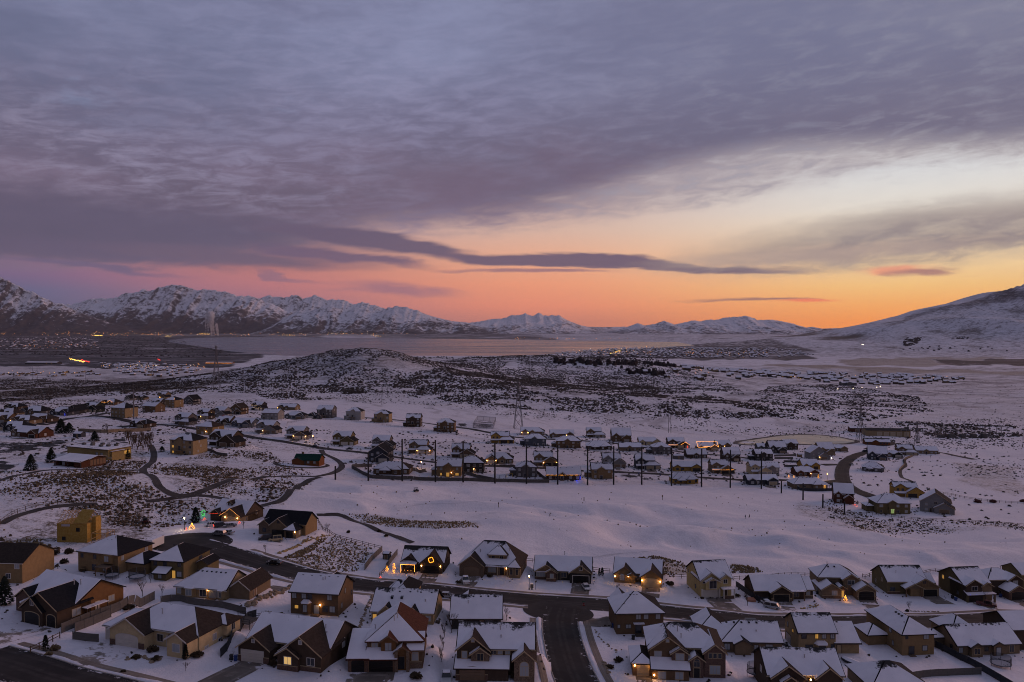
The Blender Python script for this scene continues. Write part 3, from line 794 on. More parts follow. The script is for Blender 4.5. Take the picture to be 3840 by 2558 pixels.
# smooth the shoreline
for _ in range(2):
  q = []
  for i in range(len(pts)):
    a, b = pts[i], pts[(i + 1) % len(pts)]
    q += [(a[0] * .75 + b[0] * .25, a[1] * .75 + b[1] * .25), (a[0] * .25 + b[0] * .75, a[1] * .25 + b[1] * .75)]
  pts = q
lm = bpy.data.meshes.new('lake')
lm.from_pydata([(x, y, LZ + 1.5) for x, y in pts], [], [list(range(len(pts)))])
lm.update()
wm = bpy.data.materials.new('lake_water')
wm.use_nodes = True
t = NT(wm.node_tree)
p = t.n('ShaderNodeBsdfPrincipled')
p.inputs['Base Color'].default_value = (0.06, 0.055, 0.065, 1)
geo = t.n('ShaderNodeNewGeometry')
mp = t.n('ShaderNodeMapping')
mp.inputs['Scale'].default_value = (0.0006, 0.004, 1)
t.l(geo.outputs['Position'], mp.inputs['Vector'])
nz = t.noise(mp.outputs[0], 1.0, 5, 0.6)
t.l(t.lr(nz, 0.3, 0.7, 0.16, 0.34), p.inputs['Roughness'])
p.inputs['IOR'].default_value = 1.33
bp = t.n('ShaderNodeBump')
bp.inputs['Strength'].default_value = 0.12
bp.inputs['Distance'].default_value = 2.0
t.l(t.noise(geo.outputs['Position'], 0.02, 5, 0.6), bp.inputs['Height'])
t.l(bp.outputs[0], p.inputs['Normal'])
o = t.n('ShaderNodeOutputMaterial')
t.l(p.outputs[0], o.inputs[0])
link('lake', lm, wm, kind='structure')

# ------------------------------------------------------------------ far mountain ranges: crest lines with spurs and gullies running down to the plain
def mountain_mat(name, snowline, dark, snowc, lowc):
  m = bpy.data.materials.new(name)
  m.use_nodes = True
  t = NT(m.node_tree)
  geo = t.n('ShaderNodeNewGeometry')
  sp = t.n('ShaderNodeSeparateXYZ')
  t.l(geo.outputs['Position'], sp.inputs[0])
  sn = t.n('ShaderNodeSeparateXYZ')
  t.l(geo.outputs['Normal'], sn.inputs[0])
  na = t.noise(geo.outputs['Position'], 0.0035, 7, 0.68, 0.6)
  nb = t.noise(geo.outputs['Position'], 0.0105, 7, 0.75)
  at = t.n('ShaderNodeAttribute', attribute_name='gully')
  sc = t.n('ShaderNodeSeparateColor')
  t.l(at.outputs['Color'], sc.inputs[0])
  h = t.m('DIVIDE', t.m('SUBTRACT', sp.outputs[2], snowline), 420.0)
  h = t.m('MINIMUM', h, 0.10)
  v = t.m('ADD', h, t.m('MULTIPLY', t.m('SUBTRACT', na, 0.5), 2.2))
  v = t.m('ADD', v, t.m('MULTIPLY', t.m('SUBTRACT', nb, 0.5), 4.6))
  v = t.m('ADD', v, t.m('MULTIPLY', t.m('SUBTRACT', sn.outputs[2], 0.72), 2.0))
  v = t.m('ADD', v, t.m('MULTIPLY', t.m('SUBTRACT', 0.62, sc.outputs[0]), 2.0))
  f = t.ss(v, -0.35, 0.45)
  low = t.mix(t.ss(nb, 0.35, 0.65), lowc, dark)
  c = t.mix(f, low, snowc)
  p = t.n('ShaderNodeBsdfPrincipled')
  t.l(c, p.inputs['Base Color'])
  p.inputs['Roughness'].default_value = 0.9
  p.inputs['Specular IOR Level'].default_value = 0.1
  o = t.n('ShaderNodeOutputMaterial')
  t.l(p.outputs[0], o.inputs[0])
  return m
def mountains(name, crest, d1, d0, seed, m, spur=520.0, rough=0.55, step=28.0, rows=90, kind='structure'):
  """crest: photograph pixels along the skyline; d1 distance of the crest, d0 of the foot"""
  cx = np.array([(p[0] - 1920) / F * d1 for p in crest])
  cz = np.array([(1210 - p[1]) / F * d1 for p in crest]) + CAMZ
  xs = np.arange(cx[0], cx[-1], step)
  zc = np.interp(xs, cx, cz)
  zc = zc + (fbm(xs / 210.0, xs * 0, 5, seed + 3, .65) - 0.5) * 170 * np.clip((zc - LZ) / 900, .1, 1)
  back = 14
  tt = np.concatenate([np.linspace(0, 1, rows), 1 + np.linspace(0.03, 0.5, back)])
  T, XX = np.meshgrid(tt, xs, indexing='ij')
  ZC = np.tile(zc, (len(tt), 1))
  YY = d0 + (d1 - d0) * np.minimum(T, 1) + np.maximum(T - 1, 0) * (d1 - d0)
  wob = (fbm(XX / 900, YY / 1500, 4, seed) - .5) * 900
  sp = ridged((XX + wob) / spur, YY / (spur * 3.2), 4, seed + 1)
  sp2 = ridged((XX + wob) / (spur * .37), YY / (spur * 1.1), 3, seed + 7)
  sp3 = ridged((XX + wob * 1.3) / (spur * .15), YY / (spur * .5), 2, seed + 9)
  rel = ZC - LZ
  t1 = np.minimum(T, 1)
  prof = 0.16 * t1 + 0.84 * t1 ** 1.75
  cut = (1 - sp) * 0.66 + (1 - sp2) * 0.24 + (1 - sp3) * 0.10
  env = np.clip(4 * t1 * (1 - t1), 0, 1) ** 0.7
  Z = LZ - 8 + (rel + 8) * (prof - rough * 1.15 * cut * env * (0.35 + 0.65 * t1)) + 0.22 * rel * env * t1
  Z = np.where(T > 1, LZ + rel * (1 - 1.3 * (T - 1)) , Z)
  Z = np.minimum(Z, ZC + (T < 1) * 0 )
  Z = np.maximum(Z, LZ - 8)
  me = mesh_np(name, np.stack([XX, YY, Z], -1).reshape(-1, 3), grid_quads(len(tt), len(xs)))
  g = (sp * .45 + sp2 * .35 + sp3 * .2).ravel()
  vattr(me, 'gully', np.stack([g, g, g], -1))
  link(name, me, m, smooth=True, kind=kind)
m_a = mountain_mat('mountain_west_face', CAMZ + 420, (0.022, 0.020, 0.026, 1), (0.74, 0.72, 0.74, 1), (0.085, 0.070, 0.068, 1))
m_f = mountain_mat('mountain_foothill', CAMZ + 130, (0.030, 0.026, 0.032, 1), (0.72, 0.70, 0.72, 1), (0.085, 0.070, 0.066, 1))
m_b = mountain_mat('mountain_high_snow', CAMZ + 160, (0.035, 0.030, 0.036, 1), (0.78, 0.76, 0.77, 1), (0.10, 0.085, 0.078, 1))
m_c = mountain_mat('mountain_far_south', CAMZ - 70, (0.028, 0.026, 0.034, 1), (0.74, 0.70, 0.71, 1), (0.12, 0.10, 0.092, 1))
mountains('mountain_range', [(-900, 900), (-500, 930), (-200, 985), (0, 1041), (49, 1062), (98, 1082), (179, 1119), (212, 1135), (260, 1156), (330, 1185), (430, 1215), (520, 1250)], 20000, 17600, 11, m_a, 480)
mountains('mountain_range', [(170, 1150), (215, 1138), (260, 1143), (300, 1150)], 30000, 27000, 71, m_b, 700, step=60, rows=40)
mountains('mountain_range', [(150, 1215), (200, 1180), (241, 1153), (294, 1135), (347, 1121), (428, 1117), (477, 1100), (526, 1092), (571, 1084), (628, 1072), (681, 1075), (754, 1084), (812, 1089), (852, 1091), (889, 1106), (930, 1112), (980, 1128), (1040, 1150), (1100, 1175), (1180, 1205), (1240, 1235)], 24500, 20600, 23, m_a, 620)
mountains('mountain_range', [(880, 1125), (905, 1115), (930, 1111), (960, 1121), (1005, 1110), (1060, 1112), (1119, 1110), (1135, 1121), (1176, 1108), (1225, 1123), (1286, 1129), (1327, 1141), (1360, 1137), (1409, 1143), (1449, 1155), (1500, 1180), (1560, 1210)], 29000, 25800, 35, m_b, 800, 0.46)
mountains('mountain_range', [(1020, 1222), (1080, 1185), (1120, 1168), (1160, 1172), (1210, 1152), (1250, 1151), (1290, 1168), (1330, 1152), (1370, 1160), (1410, 1172), (1450, 1158), (1490, 1147), (1543, 1157), (1572, 1165), (1612, 1184), (1653, 1196), (1694, 1204), (1759, 1214), (1830, 1235), (1880, 1256)], 23000, 20000, 47, m_f, 560)
mountains('mountain_range', [(1650, 1215), (1700, 1205), (1759, 1210), (1837, 1200), (1898, 1190), (1920, 1182), (1965, 1179), (2002, 1182), (2020, 1175), (2038, 1182), (2059, 1184), (2095, 1183), (2128, 1200), (2165, 1216), (2197, 1225), (2240, 1240), (2290, 1258)], 25000, 20800, 59, m_c, 640)
mountains('mountain_range', [(2050, 1228), (2197, 1225), (2270, 1227), (2344, 1225), (2420, 1230), (2500, 1240)], 33000, 30000, 61, m_c, 900, step=60, rows=40)
mountains('mountain_range', [(2280, 1250), (2330, 1235), (2389, 1213), (2418, 1221), (2454, 1216), (2491, 1205), (2528, 1217), (2597, 1202), (2621, 1206), (2654, 1199), (2687, 1200), (2715, 1194), (2740, 1192), (2793, 1184), (2809, 1188), (2838, 1200), (2880, 1200), (2921, 1202), (2962, 1210), (3023, 1229), (3043, 1225), (3076, 1232), (3153, 1230), (3190, 1232), (3400, 1225), (3800, 1210), (4200, 1190)], 23500, 19600, 83, m_c, 560)
# ------------------------------------------------------------------ streets, pavements, paths and drives laid on the land
def edge_mat(name, c0, c1, snow_amt, edge_w=0.55, patch=0.0):
  """asphalt or concrete with snow creeping in from the sides"""
  m = bpy.data.materials.new(name)
  m.use_nodes = True
  t = NT(m.node_tree)
  geo = t.n('ShaderNodeNewGeometry')
  at = t.n('ShaderNodeAttribute', attribute_name='side')
  sc = t.n('ShaderNodeSeparateColor')
  t.l(at.outputs['Color'], sc.inputs[0])
  na = t.noise(geo.outputs['Position'], 0.55, 6, 0.7)
  nb = t.noise(geo.outputs['Position'], 0.12, 4, 0.6)
  nc = t.noise(geo.outputs['Position'], 2.5, 3, 0.6)
  c = t.mix(t.ss(nb, 0.35, 0.65), c0, c1)
  c = t.mix(t.m('MULTIPLY', t.ss(nc, 0.5, 0.7), 0.3), c, c1)
  c = t.mix(t.m('MULTIPLY', t.ss(t.m('SINE', t.m('MULTIPLY', sc.outputs[0], 11.0)), 0.2, 1.0), t.lr(na, .35, .7, 0.0, 0.6)), c, tuple(q * 1.9 for q in c1[:3]) + (1,))
  v = t.m('ADD', t.m('MULTIPLY', sc.outputs[0], edge_w), t.m('MULTIPLY', t.m('SUBTRACT', na, 0.5), 1.5))
  v = t.m('ADD', v, t.m('MULTIPLY', t.m('SUBTRACT', nb, 0.5), patch))
  f = t.ss(v, snow_amt, snow_amt + 0.16)
  c = t.mix(f, c, (0.70, 0.66, 0.69, 1))
  p = t.n('ShaderNodeBsdfPrincipled')
  t.l(c, p.inputs['Base Color'])
  t.l(t.lr(f, 0, 1, 0.8, 0.9), p.inputs['Roughness'])
  p.inputs['Specular IOR Level'].default_value = 0.08
  o = t.n('ShaderNodeOutputMaterial')
  t.l(p.outputs[0], o.inputs[0])
  return m
ASPH = edge_mat('asphalt', (0.024, 0.021, 0.020, 1), (0.038, 0.033, 0.031, 1), 0.58)
PATH = edge_mat('path_asphalt', (0.040, 0.034, 0.032, 1), (0.065, 0.055, 0.050, 1), 0.60)
WALK = edge_mat('sidewalk_concrete', (0.155, 0.125, 0.10, 1), (0.21, 0.17, 0.14, 1), 0.58, 0.4, 0.9)
DRIVE = edge_mat('driveway_concrete', (0.115, 0.096, 0.082, 1), (0.18, 0.15, 0.128, 1), 0.50, 0.45, 1.2)
DRIVES = edge_mat('driveway_snowy', (0.17, 0.145, 0.125, 1), (0.25, 0.21, 0.18, 1), 0.12, 0.35, 1.6)
LOTM = edge_mat('parking_asphalt', (0.030, 0.029, 0.031, 1), (0.055, 0.050, 0.050, 1), 0.34, 0.5, 2.2)
def spline(pts, step):
  pts = [np.array(p[:2], float) for p in pts]
  P_ = [2 * pts[0] - pts[1]] + pts + [2 * pts[-1] - pts[-2]]
  out = []
  for i in range(1, len(P_) - 2):
    a, b, c, d = P_[i - 1:i + 3]
    n = max(2, int(np.linalg.norm(c - b) / step))
    for k in range(n):
      t = k / n
      out.append(0.5 * ((2 * b) + (-a + c) * t + (2 * a - 5 * b + 4 * c - d) * t * t + (-a + 3 * b - 3 * c + d) * t ** 3))
  out.append(pts[-1])
  return np.array(out)
ROADS = []
def ribbon(name, pts, width, m, lift=0.05, step=2.5, off=0.0, nx=7, thick=0.0, kind='structure', taper=False):
  c = spline(pts, step)
  ROADS.append((c, width))
  d = np.gradient(c, axis=0); d /= np.linalg.norm(d, axis=1)[:, None] + 1e-9
  nrm = np.stack([-d[:, 1], d[:, 0]], -1)
  s = np.linspace(-1, 1, nx)
  wv = width / 2 * (1 + 0.0 * c[:, :1])
  XY = c[:, None, :] + nrm[:, None, :] * (s[None, :, None] * wv[:, None] + off)
  z = hgt(XY[..., 0], XY[..., 1]) + lift
  V = np.concatenate([XY, z[..., None]], -1).reshape(-1, 3)
  me = mesh_np(name, V, grid_quads(len(c), nx)[:, ::-1])
  e = np.tile(np.abs(s), (len(c), 1)).ravel()
  vattr(me, 'side', np.stack([e, e, e], -1))
  return link(name, me, m, smooth=True, kind=kind)
def patch(name, poly, m, lift=0.05, n=14, kind='structure'):
  """four-cornered piece of paving; corners are points on the land"""
  a, b, c, d = [np.array(q[:2], float) for q in poly]
  u, v = np.meshgrid(np.linspace(0, 1, n), np.linspace(0, 1, n))
  XY = (1 - u)[..., None] * ((1 - v)[..., None] * a + v[..., None] * d) + u[..., None] * ((1 - v)[..., None] * b + v[..., None] * c)
  z = hgt(XY[..., 0], XY[..., 1]) + lift
  me = mesh_np(name, np.concatenate([XY, z[..., None]], -1).reshape(-1, 3), grid_quads(n, n))
  e = np.maximum(np.abs(2 * u - 1), np.abs(2 * v - 1)).ravel()
  vattr(me, 'side', np.stack([e, e, e], -1))
  return link(name, me, m, smooth=True, kind=kind)
def pts(t, *xy):
  return [GP(t, *q) for q in xy]
def disc(name, c, r, m, lift, sy=1.0, rot=0.0, es=1.0):
  n = 40; k = 8
  ROADS.append((np.array([c[:2]]), 2 * r))
  V = []; e = []
  for j in range(k + 1):
    for i in range(n):
      a = 2 * math.pi * i / n
      x0, y0 = r * j / k * math.cos(a), r * j / k * math.sin(a) * sy
      x = c[0] + x0 * math.cos(R(rot)) - y0 * math.sin(R(rot)); y = c[1] + x0 * math.sin(R(rot)) + y0 * math.cos(R(rot))
      V.append((x, y)); e.append((j / k) ** 3 * es)
  V = np.array(V); z = hgt(V[:, 0], V[:, 1]) + lift
  q = []
  for j in range(k):
    for i in range(n):
      q.append((j * n + i, (j + 1) * n + i, (j + 1) * n + (i + 1) % n, j * n + (i + 1) % n))
  me = mesh_np(name, np.column_stack([V, z]), q)
  e = np.array(e); vattr(me, 'side', np.stack([e, e, e], -1))
  return link(name, me, m, smooth=True, kind='structure')

main = pts('F1', (1780, 95), (2120, 190)) + pts('F2', (90, 285), (390, 370), (950, 475), (1560, 520), (2040, 570)) + pts('F3', (150, 612), (520, 640), (900, 668), (1400, 722), (2000, 780), (2354, 815)) + pts('F4', (600, 822), (1300, 815), (1900, 805), (2354, 800), (2700, 800))
side = pts('F3', (470, 690), (440, 800), (460, 950), (530, 1200), (600, 1368), (700, 1600))
low = pts('F1', (-200, 1120), (150, 1215), (500, 1330), (900, 1430), (1400, 1560))
ribbon('street', main, 11.4, ASPH, 0.06)
disc('street', GP('F3', 425, 722), 9.5, ASPH, 0.068, es=0.1)
ribbon('street', side, 9.0, ASPH, 0.075)
ribbon('street', low, 12.0, ASPH, 0.06)
disc('street', GP('F1', 1750, 80), 13.0, ASPH, 0.065)
KERB = mat('kerb_concrete', (0.34, 0.30, 0.27), 0.9, vary=0.3)
def kerb(line, off, w=0.28, h=0.13):
  c = spline(line, 3.0)
  d = np.gradient(c, axis=0); d /= np.linalg.norm(d, axis=1)[:, None] + 1e-9
  nrm = np.stack([-d[:, 1], d[:, 0]], -1)
  a = c + nrm * (off - w / 2); b = c + nrm * (off + w / 2)
  za = hgt(a[:, 0], a[:, 1]) + 0.05; zb = hgt(b[:, 0], b[:, 1]) + 0.05
  V = np.concatenate([np.column_stack([a, za]), np.column_stack([a, za + h]), np.column_stack([b, zb + h]), np.column_stack([b, zb])])
  n = len(c); q = []
  for i in range(n - 1):
    for k in range(3):
      q.append((k * n + i, k * n + i + 1, (k + 1) * n + i + 1, (k + 1) * n + i))
  link('kerb', mesh_np('kerb', V, q), KERB, kind='structure')
j = len(pts('F1', (0, 0), (1, 1))) + 7
for line, off in ((main[1:8], -5.85), (main[1:], 5.85), (main[9:], -5.85), (side[1:], -4.65), (side[1:], 4.65), (low, 6.15)):
  kerb(line, off)
  sg = 1 if off > 0 else -1
  ribbon('sidewalk', line, 1.7, WALK, 0.07, off=off + sg * 2.3, nx=5)
def snowbank(line, off, seed):
  c = spline(line, 1.4)
  d = np.gradient(c, axis=0); d /= np.linalg.norm(d, axis=1)[:, None] + 1e-9
  nrm = np.stack([-d[:, 1], d[:, 0]], -1)
  s = np.linspace(-1, 1, 6); u = np.arange(len(c))
  lump = np.clip(fbm(u / 5.0, u * 0, 3, seed) - .42, 0, 1) * 2.2
  XY = c[:, None, :] + nrm[:, None, :] * (s[None, :, None] * (.25 + .8 * lump[:, None, None]) + off)
  z = hgt(XY[..., 0], XY[..., 1]) + .02 + (1 - s ** 2)[None, :] * (lump[:, None] * .55 + .02) * (.7 + .6 * vnoise(XY[..., 0] * 1.5, XY[..., 1] * 1.5, seed))
  link('snow_bank', mesh_np('snow_bank', np.concatenate([XY, z[..., None]], -1).reshape(-1, 3), grid_quads(len(c), 6)[:, ::-1]), gm, smooth=True, kind='structure')
for i, (line, off) in enumerate(((main, 6.5), (main[1:8], -6.5), (main[9:], -6.5), (side[1:], 5.4), (side[1:], -5.4), (low, 6.9))):
  snowbank(line, off, 90 + i)
# streets and paths farther off
far_streets = [
 (pts('M2', (0, 497), (350, 548), (600, 590), (900, 622), (1150, 655), (1400, 690), (1750, 735), (2150, 755)) + pts('M3', (300, 775), (650, 800), (1000, 812), (1380, 832), (1750, 862), (2100, 885)) + pts('M4', (140, 885), (440, 905), (680, 890)), 8.0),
 (pts('M1', (1100, 395), (1400, 372), (1600, 385), (1900, 430), (2354, 500)), 8.0),
 (pts('M1', (380, 378), (600, 325), (850, 297), (1000, 308), (1200, 345), (1400, 372)), 8.0),
 (pts('M1', (850, 295), (1100, 255), (1300, 215), (1460, 190)), 7.0),
 (pts('M2', (960, 308), (1240, 328), (1640, 372), (1900, 405), (2170, 452)) + pts('M3', (20, 490), (320, 508), (640, 522), (950, 548), (1300, 592), (1700, 642), (2000, 662), (2240, 688)), 7.5),
 (pts('M4', (980, 618), (860, 640), (760, 685), (700, 745), (680, 810), (690, 890), (750, 955), (880, 1010), (1010, 1060)), 10.0),
 (pts('M4', (690, 745), (600, 742), (500, 745)), 7.0),
 (pts('M4', (1540, 625), (1700, 655), (1900, 695)), 6.0),
 (pts('M4', (880, 505), (1050, 510), (1140, 535), (1130, 560), (980, 575), (900, 600)), 5.0),
 (pts('M4', (1000, 40), (1400, 70), (1900, 110), (2354, 128)), 6.0),
]
for line, wd in far_streets:
  ribbon('street', line, wd, ASPH, 0.16, 5.0)
for line, wd in [
 (pts('M1', (1380, 560), (1415, 640), (1400, 720), (1315, 790), (1420, 870), (1470, 950), (1580, 1015), (1720, 1030), (1850, 990), (2000, 925), (2354, 872)) + pts('M2', (300, 847), (560, 850), (700, 822), (785, 770), (770, 720), (690, 672), (620, 640), (600, 605)), 3.4),
 (pts('M1', (1315, 792), (1000, 792), (700, 790), (420, 795), (160, 840), (-60, 905)), 3.6),
 (pts('M2', (590, 858), (420, 930), (290, 1020), (200, 1085), (40, 1125)), 3.4),
 (pts('M2', (560, 1205), (800, 1215), (1000, 1290), (1200, 1372), (1310, 1412), (1440, 1462)), 2.6),
 (pts('M4', (1320, 662), (1255, 700), (1265, 755), (1215, 800), (1240, 865), (1330, 900)), 2.6),
 (pts('M1', (1340, 1080), (1700, 1035), (1900, 1030), (2100, 1060)), 2.6),
 (pts('M1', (0, 1290), (200, 1200), (500, 1130), (900, 1105)), 3.0)]:
  ribbon('path', line, wd, PATH, 0.09, 2.5)
for a, b, c, d in [((-40, 545), (590, 512), (600, 560), (-40, 655)), ((610, 560), (840, 535), (830, 590), (600, 600)), ((-40, 700), (180, 735), (60, 800), (-40, 840)), ((1030, 505), (1170, 500), (1180, 545), (1020, 535))]:
  patch('parking_lot', pts('M1', d, c, b, a), LOTM, 0.08, 22)
patch('parking_lot', pts('M1', (480, 755), (800, 750), (930, 665), (900, 640)), DRIVE, 0.08, 16)
patch('parking_lot', pts('F3', (660, 850), (930, 860), (930, 770), (640, 770)), DRIVE, 0.06, 10)
# drives: house, left and right edge along its front, start, length, material
def drive(key, u0, u1, y0, ln, m=DRIVE, skew=0.0):
  p = AT[key]; yaw = LOT[key][3]
  c, s = math.cos(R(yaw)), math.sin(R(yaw))
  f = lambda x, y: (p.x + c * x - s * y, p.y + s * x + c * y)
  patch('driveway', [f(u0 + skew, y0 - ln), f(u1 + skew, y0 - ln), f(u1, y0), f(u0, y0)], m, 0.05, 12)
for a in [('h1', 0.5, 10.5, -0.6, 12, DRIVES), ('h2', 0.5, 10.5, 0, 17, DRIVES), ('h7', 0.3, 6, 0, 14, DRIVE), ('h10', 0.3, 9.2, 0, 10, DRIVE), ('h12', 0.6, 6.2, -.6, 10, DRIVE), ('h13', 6.8, 11.8, -.4, 10.5, DRIVE), ('h14', 1.2, 6.6, 0, 11, DRIVE),
          ('h15', 11.6, 17, -.9, 9.5, DRIVE), ('h16', 9, 14.5, -2.2, 8.5, DRIVE), ('h17', .6, 8.4, 0, 10.5, DRIVE), ('h19', .6, 4, .6, 8, DRIVE), ('h22', 4.8, 10.4, -1.2, 9, DRIVES), ('h23', 7.4, 12.8, -.8, 9, DRIVE), ('h24', 10, 16, 0, 9.5, DRIVE), ('h25', .4, 5.4, -.8, 9, DRIVES), ('h26', .4, 6, -.5, 9, DRIVE),
          ('h33', 4.6, 12.4, -.6, 7, DRIVES), ('h34', 0, 9, -.8, 8, DRIVES), ('h5', 15, 19, 11.5, -9, DRIVE), ('h18', 11.9, 16, 10, 5, DRIVE)]:
  drive(*a)
for i, row in enumerate(MID):
  tl, x, y, yaw, W, D, kind, st, wall, roof, ex, label = row
  if kind in ('ram', 'two', 'gab') and wall != 'osb':
    AT['m%d' % i] = MID_AT[i]; LOT['m%d' % i] = (tl, x, y, yaw)
    u0 = W * .4 if kind == 'two' else W * .5
    drive('m%d' % i, u0, min(W, u0 + 6.5), -.6, 7.5, DRIVE if i % 2 else DRIVES)
# the pond on the right, with a rocky bank, and the round park on the left
pd = [GP('M4', *q) for q in ((-330, 540), (-100, 505), (60, 478), (260, 466), (480, 470), (700, 495), (860, 530), (700, 555), (420, 562), (150, 556), (-80, 562), (-240, 562))]
zc = min(p.z for p in pd) + 0.4
sm = [(p.x, p.y) for p in pd]
for _ in range(2):
  q = []
  for i in range(len(sm)):
    a, b = sm[i], sm[(i + 1) % len(sm)]
    q += [(a[0] * .75 + b[0] * .25, a[1] * .75 + b[1] * .25), (a[0] * .25 + b[0] * .75, a[1] * .25 + b[1] * .75)]
  sm = q
pm = bpy.data.meshes.new('pond')
V = [(x, y, gz(x, y) + 0.25) for x, y in sm]
cx_, cy_ = sum(v[0] for v in V) / len(V), sum(v[1] for v in V) / len(V)
V.append((cx_, cy_, sum(v[2] for v in V) / len(V) + 0.1))
pm.from_pydata(V, [], [(i, (i + 1) % (len(V) - 1), len(V) - 1) for i in range(len(V) - 1)])
pm.update()
link('pond', pm, mat('pond_ice', (0.34, 0.29, 0.23), 0.35, 0.5, vary=0.3, vscale=0.05), kind='structure')
ribbon('pond_bank', [Vector((x, y, 0)) for x, y in sm] + [Vector((sm[0][0], sm[0][1], 0))], 5.0, edge_mat('pond_bank_rock', (0.05, 0.045, 0.045, 1), (0.12, 0.10, 0.09, 1), 0.40, 0.3, 1.0), 0.4, 4.0)
# ------------------------------------------------------------------ mesh builder and the shared palette
class MB:
  def __init__(s):
    s.v = []; s.f = []
  def add(s, vs, fs):
    o = len(s.v)
    s.v += [tuple(q) for q in vs]
    s.f += [tuple(i + o for i in q) for q in fs]
    return s
  def box(s, x0, x1, y0, y1, z0, z1):
    return s.add([(x, y, z) for z in (z0, z1) for y in (y0, y1) for x in (x0, x1)],
                     [(0, 2, 3, 1), (4, 5, 7, 6), (0, 1, 5, 4), (2, 6, 7, 3), (0, 4, 6, 2), (1, 3, 7, 5)])
  def slab(s, poly, dz):
    """polygon given from above (counter-clockwise), thickened downwards by dz"""
    n = len(poly)
    vs = list(poly) + [(p[0], p[1], p[2] - dz) for p in poly]
    fs = [tuple(range(n)), tuple(range(2 * n - 1, n - 1, -1))] + [(i, n + i, n + (i + 1) % n, (i + 1) % n) for i in range(n)]
    return s.add(vs, fs)
  def prism(s, poly, d):
    """polygon thickened along a vector d"""
    n = len(poly)
    vs = list(poly) + [(p[0] + d[0], p[1] + d[1], p[2] + d[2]) for p in poly]
    fs = [tuple(range(n)), tuple(range(2 * n - 1, n - 1, -1))] + [(i, n + i, n + (i + 1) % n, (i + 1) % n) for i in range(n)]
    return s.add(vs, fs)
  def tube(s, a, b, r0, r1=None, n=6, cap=True):
    r1 = r0 if r1 is None else r1
    a = Vector(a); b = Vector(b)
    d = (b - a)
    if d.length < 1e-6:
      return s
    q = d.to_track_quat('Z', 'Y')
    ring = [q @ Vector((math.cos(2 * math.pi * i / n), math.sin(2 * math.pi * i / n), 0)) for i in range(n)]
    vs = [a + k * r0 for k in ring] + [b + k * r1 for k in ring]
    fs = [(i, (i + 1) % n, n + (i + 1) % n, n + i) for i in range(n)]
    if cap:
      fs += [tuple(range(n - 1, -1, -1)), tuple(range(n, 2 * n))]
    return s.add(vs, fs)
  def lathe(s, prof, n=10, c=(0, 0, 0)):
    vs = []; fs = []
    for r, z in prof:
      for i in range(n):
        a = 2 * math.pi * i / n
        vs.append((c[0] + r * math.cos(a), c[1] + r * math.sin(a), c[2] + z))
    for k in range(len(prof) - 1):
      for i in range(n):
        fs.append((k * n + i, k * n + (i + 1) % n, (k + 1) * n + (i + 1) % n, (k + 1) * n + i))
    fs.append(tuple(range(n - 1, -1, -1))); fs.append(tuple(range((len(prof) - 1) * n, len(prof) * n)))
    return s.add(vs, fs)
  def mesh(s, name):
    me = bpy.data.meshes.new(name)
    me.from_pydata(s.v, [], s.f)
    me.update()
    return me
  def build(s, name, m, parent=None, smooth=False, **kw):
    return link(name, s.mesh(name), m, parent, smooth, **kw)

def empty(name, loc, yaw=0.0, label=None, category=None, group=None):
  o = bpy.data.objects.new(name, None)
  COL.objects.link(o)
  o.empty_display_size = 0.5
  o.location = loc
  o.rotation_euler = (0, 0, R(yaw))
  if label:
    o['label'] = label
  if category:
    o['category'] = category
  if group:
    o['group'] = group
  return o

def wallmat(name, c, **k):
  c = tuple(v * .54 for v in c)
  return mat(name, c, 0.9, 0.15, vary=k.pop('vary', 0.16), vscale=k.pop('vscale', 1.1), **k)
WALL = {
 'tan': wallmat('stucco_tan', (0.44, 0.29, 0.14)), 'beige': wallmat('stucco_beige', (0.52, 0.375, 0.2)),
 'cream': wallmat('stucco_cream', (1.0, 0.76, 0.42)), 'yellow': wallmat('siding_yellow', (0.9, 0.70, 0.32)),
 'brown': wallmat('stucco_brown', (0.25, 0.155, 0.085)), 'dkbrown': wallmat('siding_dark_brown', (0.125, 0.085, 0.058)),
 'rust': wallmat('siding_rust', (0.33, 0.165, 0.065)), 'grey': wallmat('siding_grey', (0.22, 0.20, 0.19)),
 'ltgrey': wallmat('siding_light_grey', (0.40, 0.38, 0.36)), 'slate': wallmat('siding_slate', (0.085, 0.092, 0.11)),
 'blue': wallmat('siding_blue', (0.15, 0.17, 0.20)), 'olive': wallmat('stucco_olive', (0.25, 0.19, 0.09)),
 'taupe': wallmat('stucco_taupe', (0.35, 0.25, 0.15)), 'charcoal': wallmat('siding_charcoal', (0.07, 0.064, 0.06)),
 'green': wallmat('siding_green', (0.05, 0.062, 0.05)), 'white': wallmat('siding_white', (0.62, 0.60, 0.56)),
 'stone': mat('stone_veneer', (0.19, 0.135, 0.092), 0.95, 0.1, vary=0.7, vscale=4.5, vcol=(0.10, 0.07, 0.05), bump=0.6, bscale=5),
 'brick': mat('brick_veneer', (0.15, 0.092, 0.066), 0.95, 0.1, vary=0.6, vscale=5.5, vcol=(0.085, 0.055, 0.045), bump=0.5, bscale=6),
 'osb': mat('osb_sheathing', (0.36, 0.225, 0.06), 0.9, 0.1, vary=0.35, vscale=1.6, vcol=(0.30, 0.17, 0.035)),
 'barn': wallmat('barn_boards', (0.17, 0.065, 0.035)), 'lodge': wallmat('lodge_stucco', (0.55, 0.40, 0.16)),
 'orange': wallmat('stained_timber', (0.30, 0.11, 0.04)),
}
def roofmat(name, c):
  return mat(name, c, 0.95, 0.08, vary=0.35, vscale=2.0, bump=0.3, bscale=9)
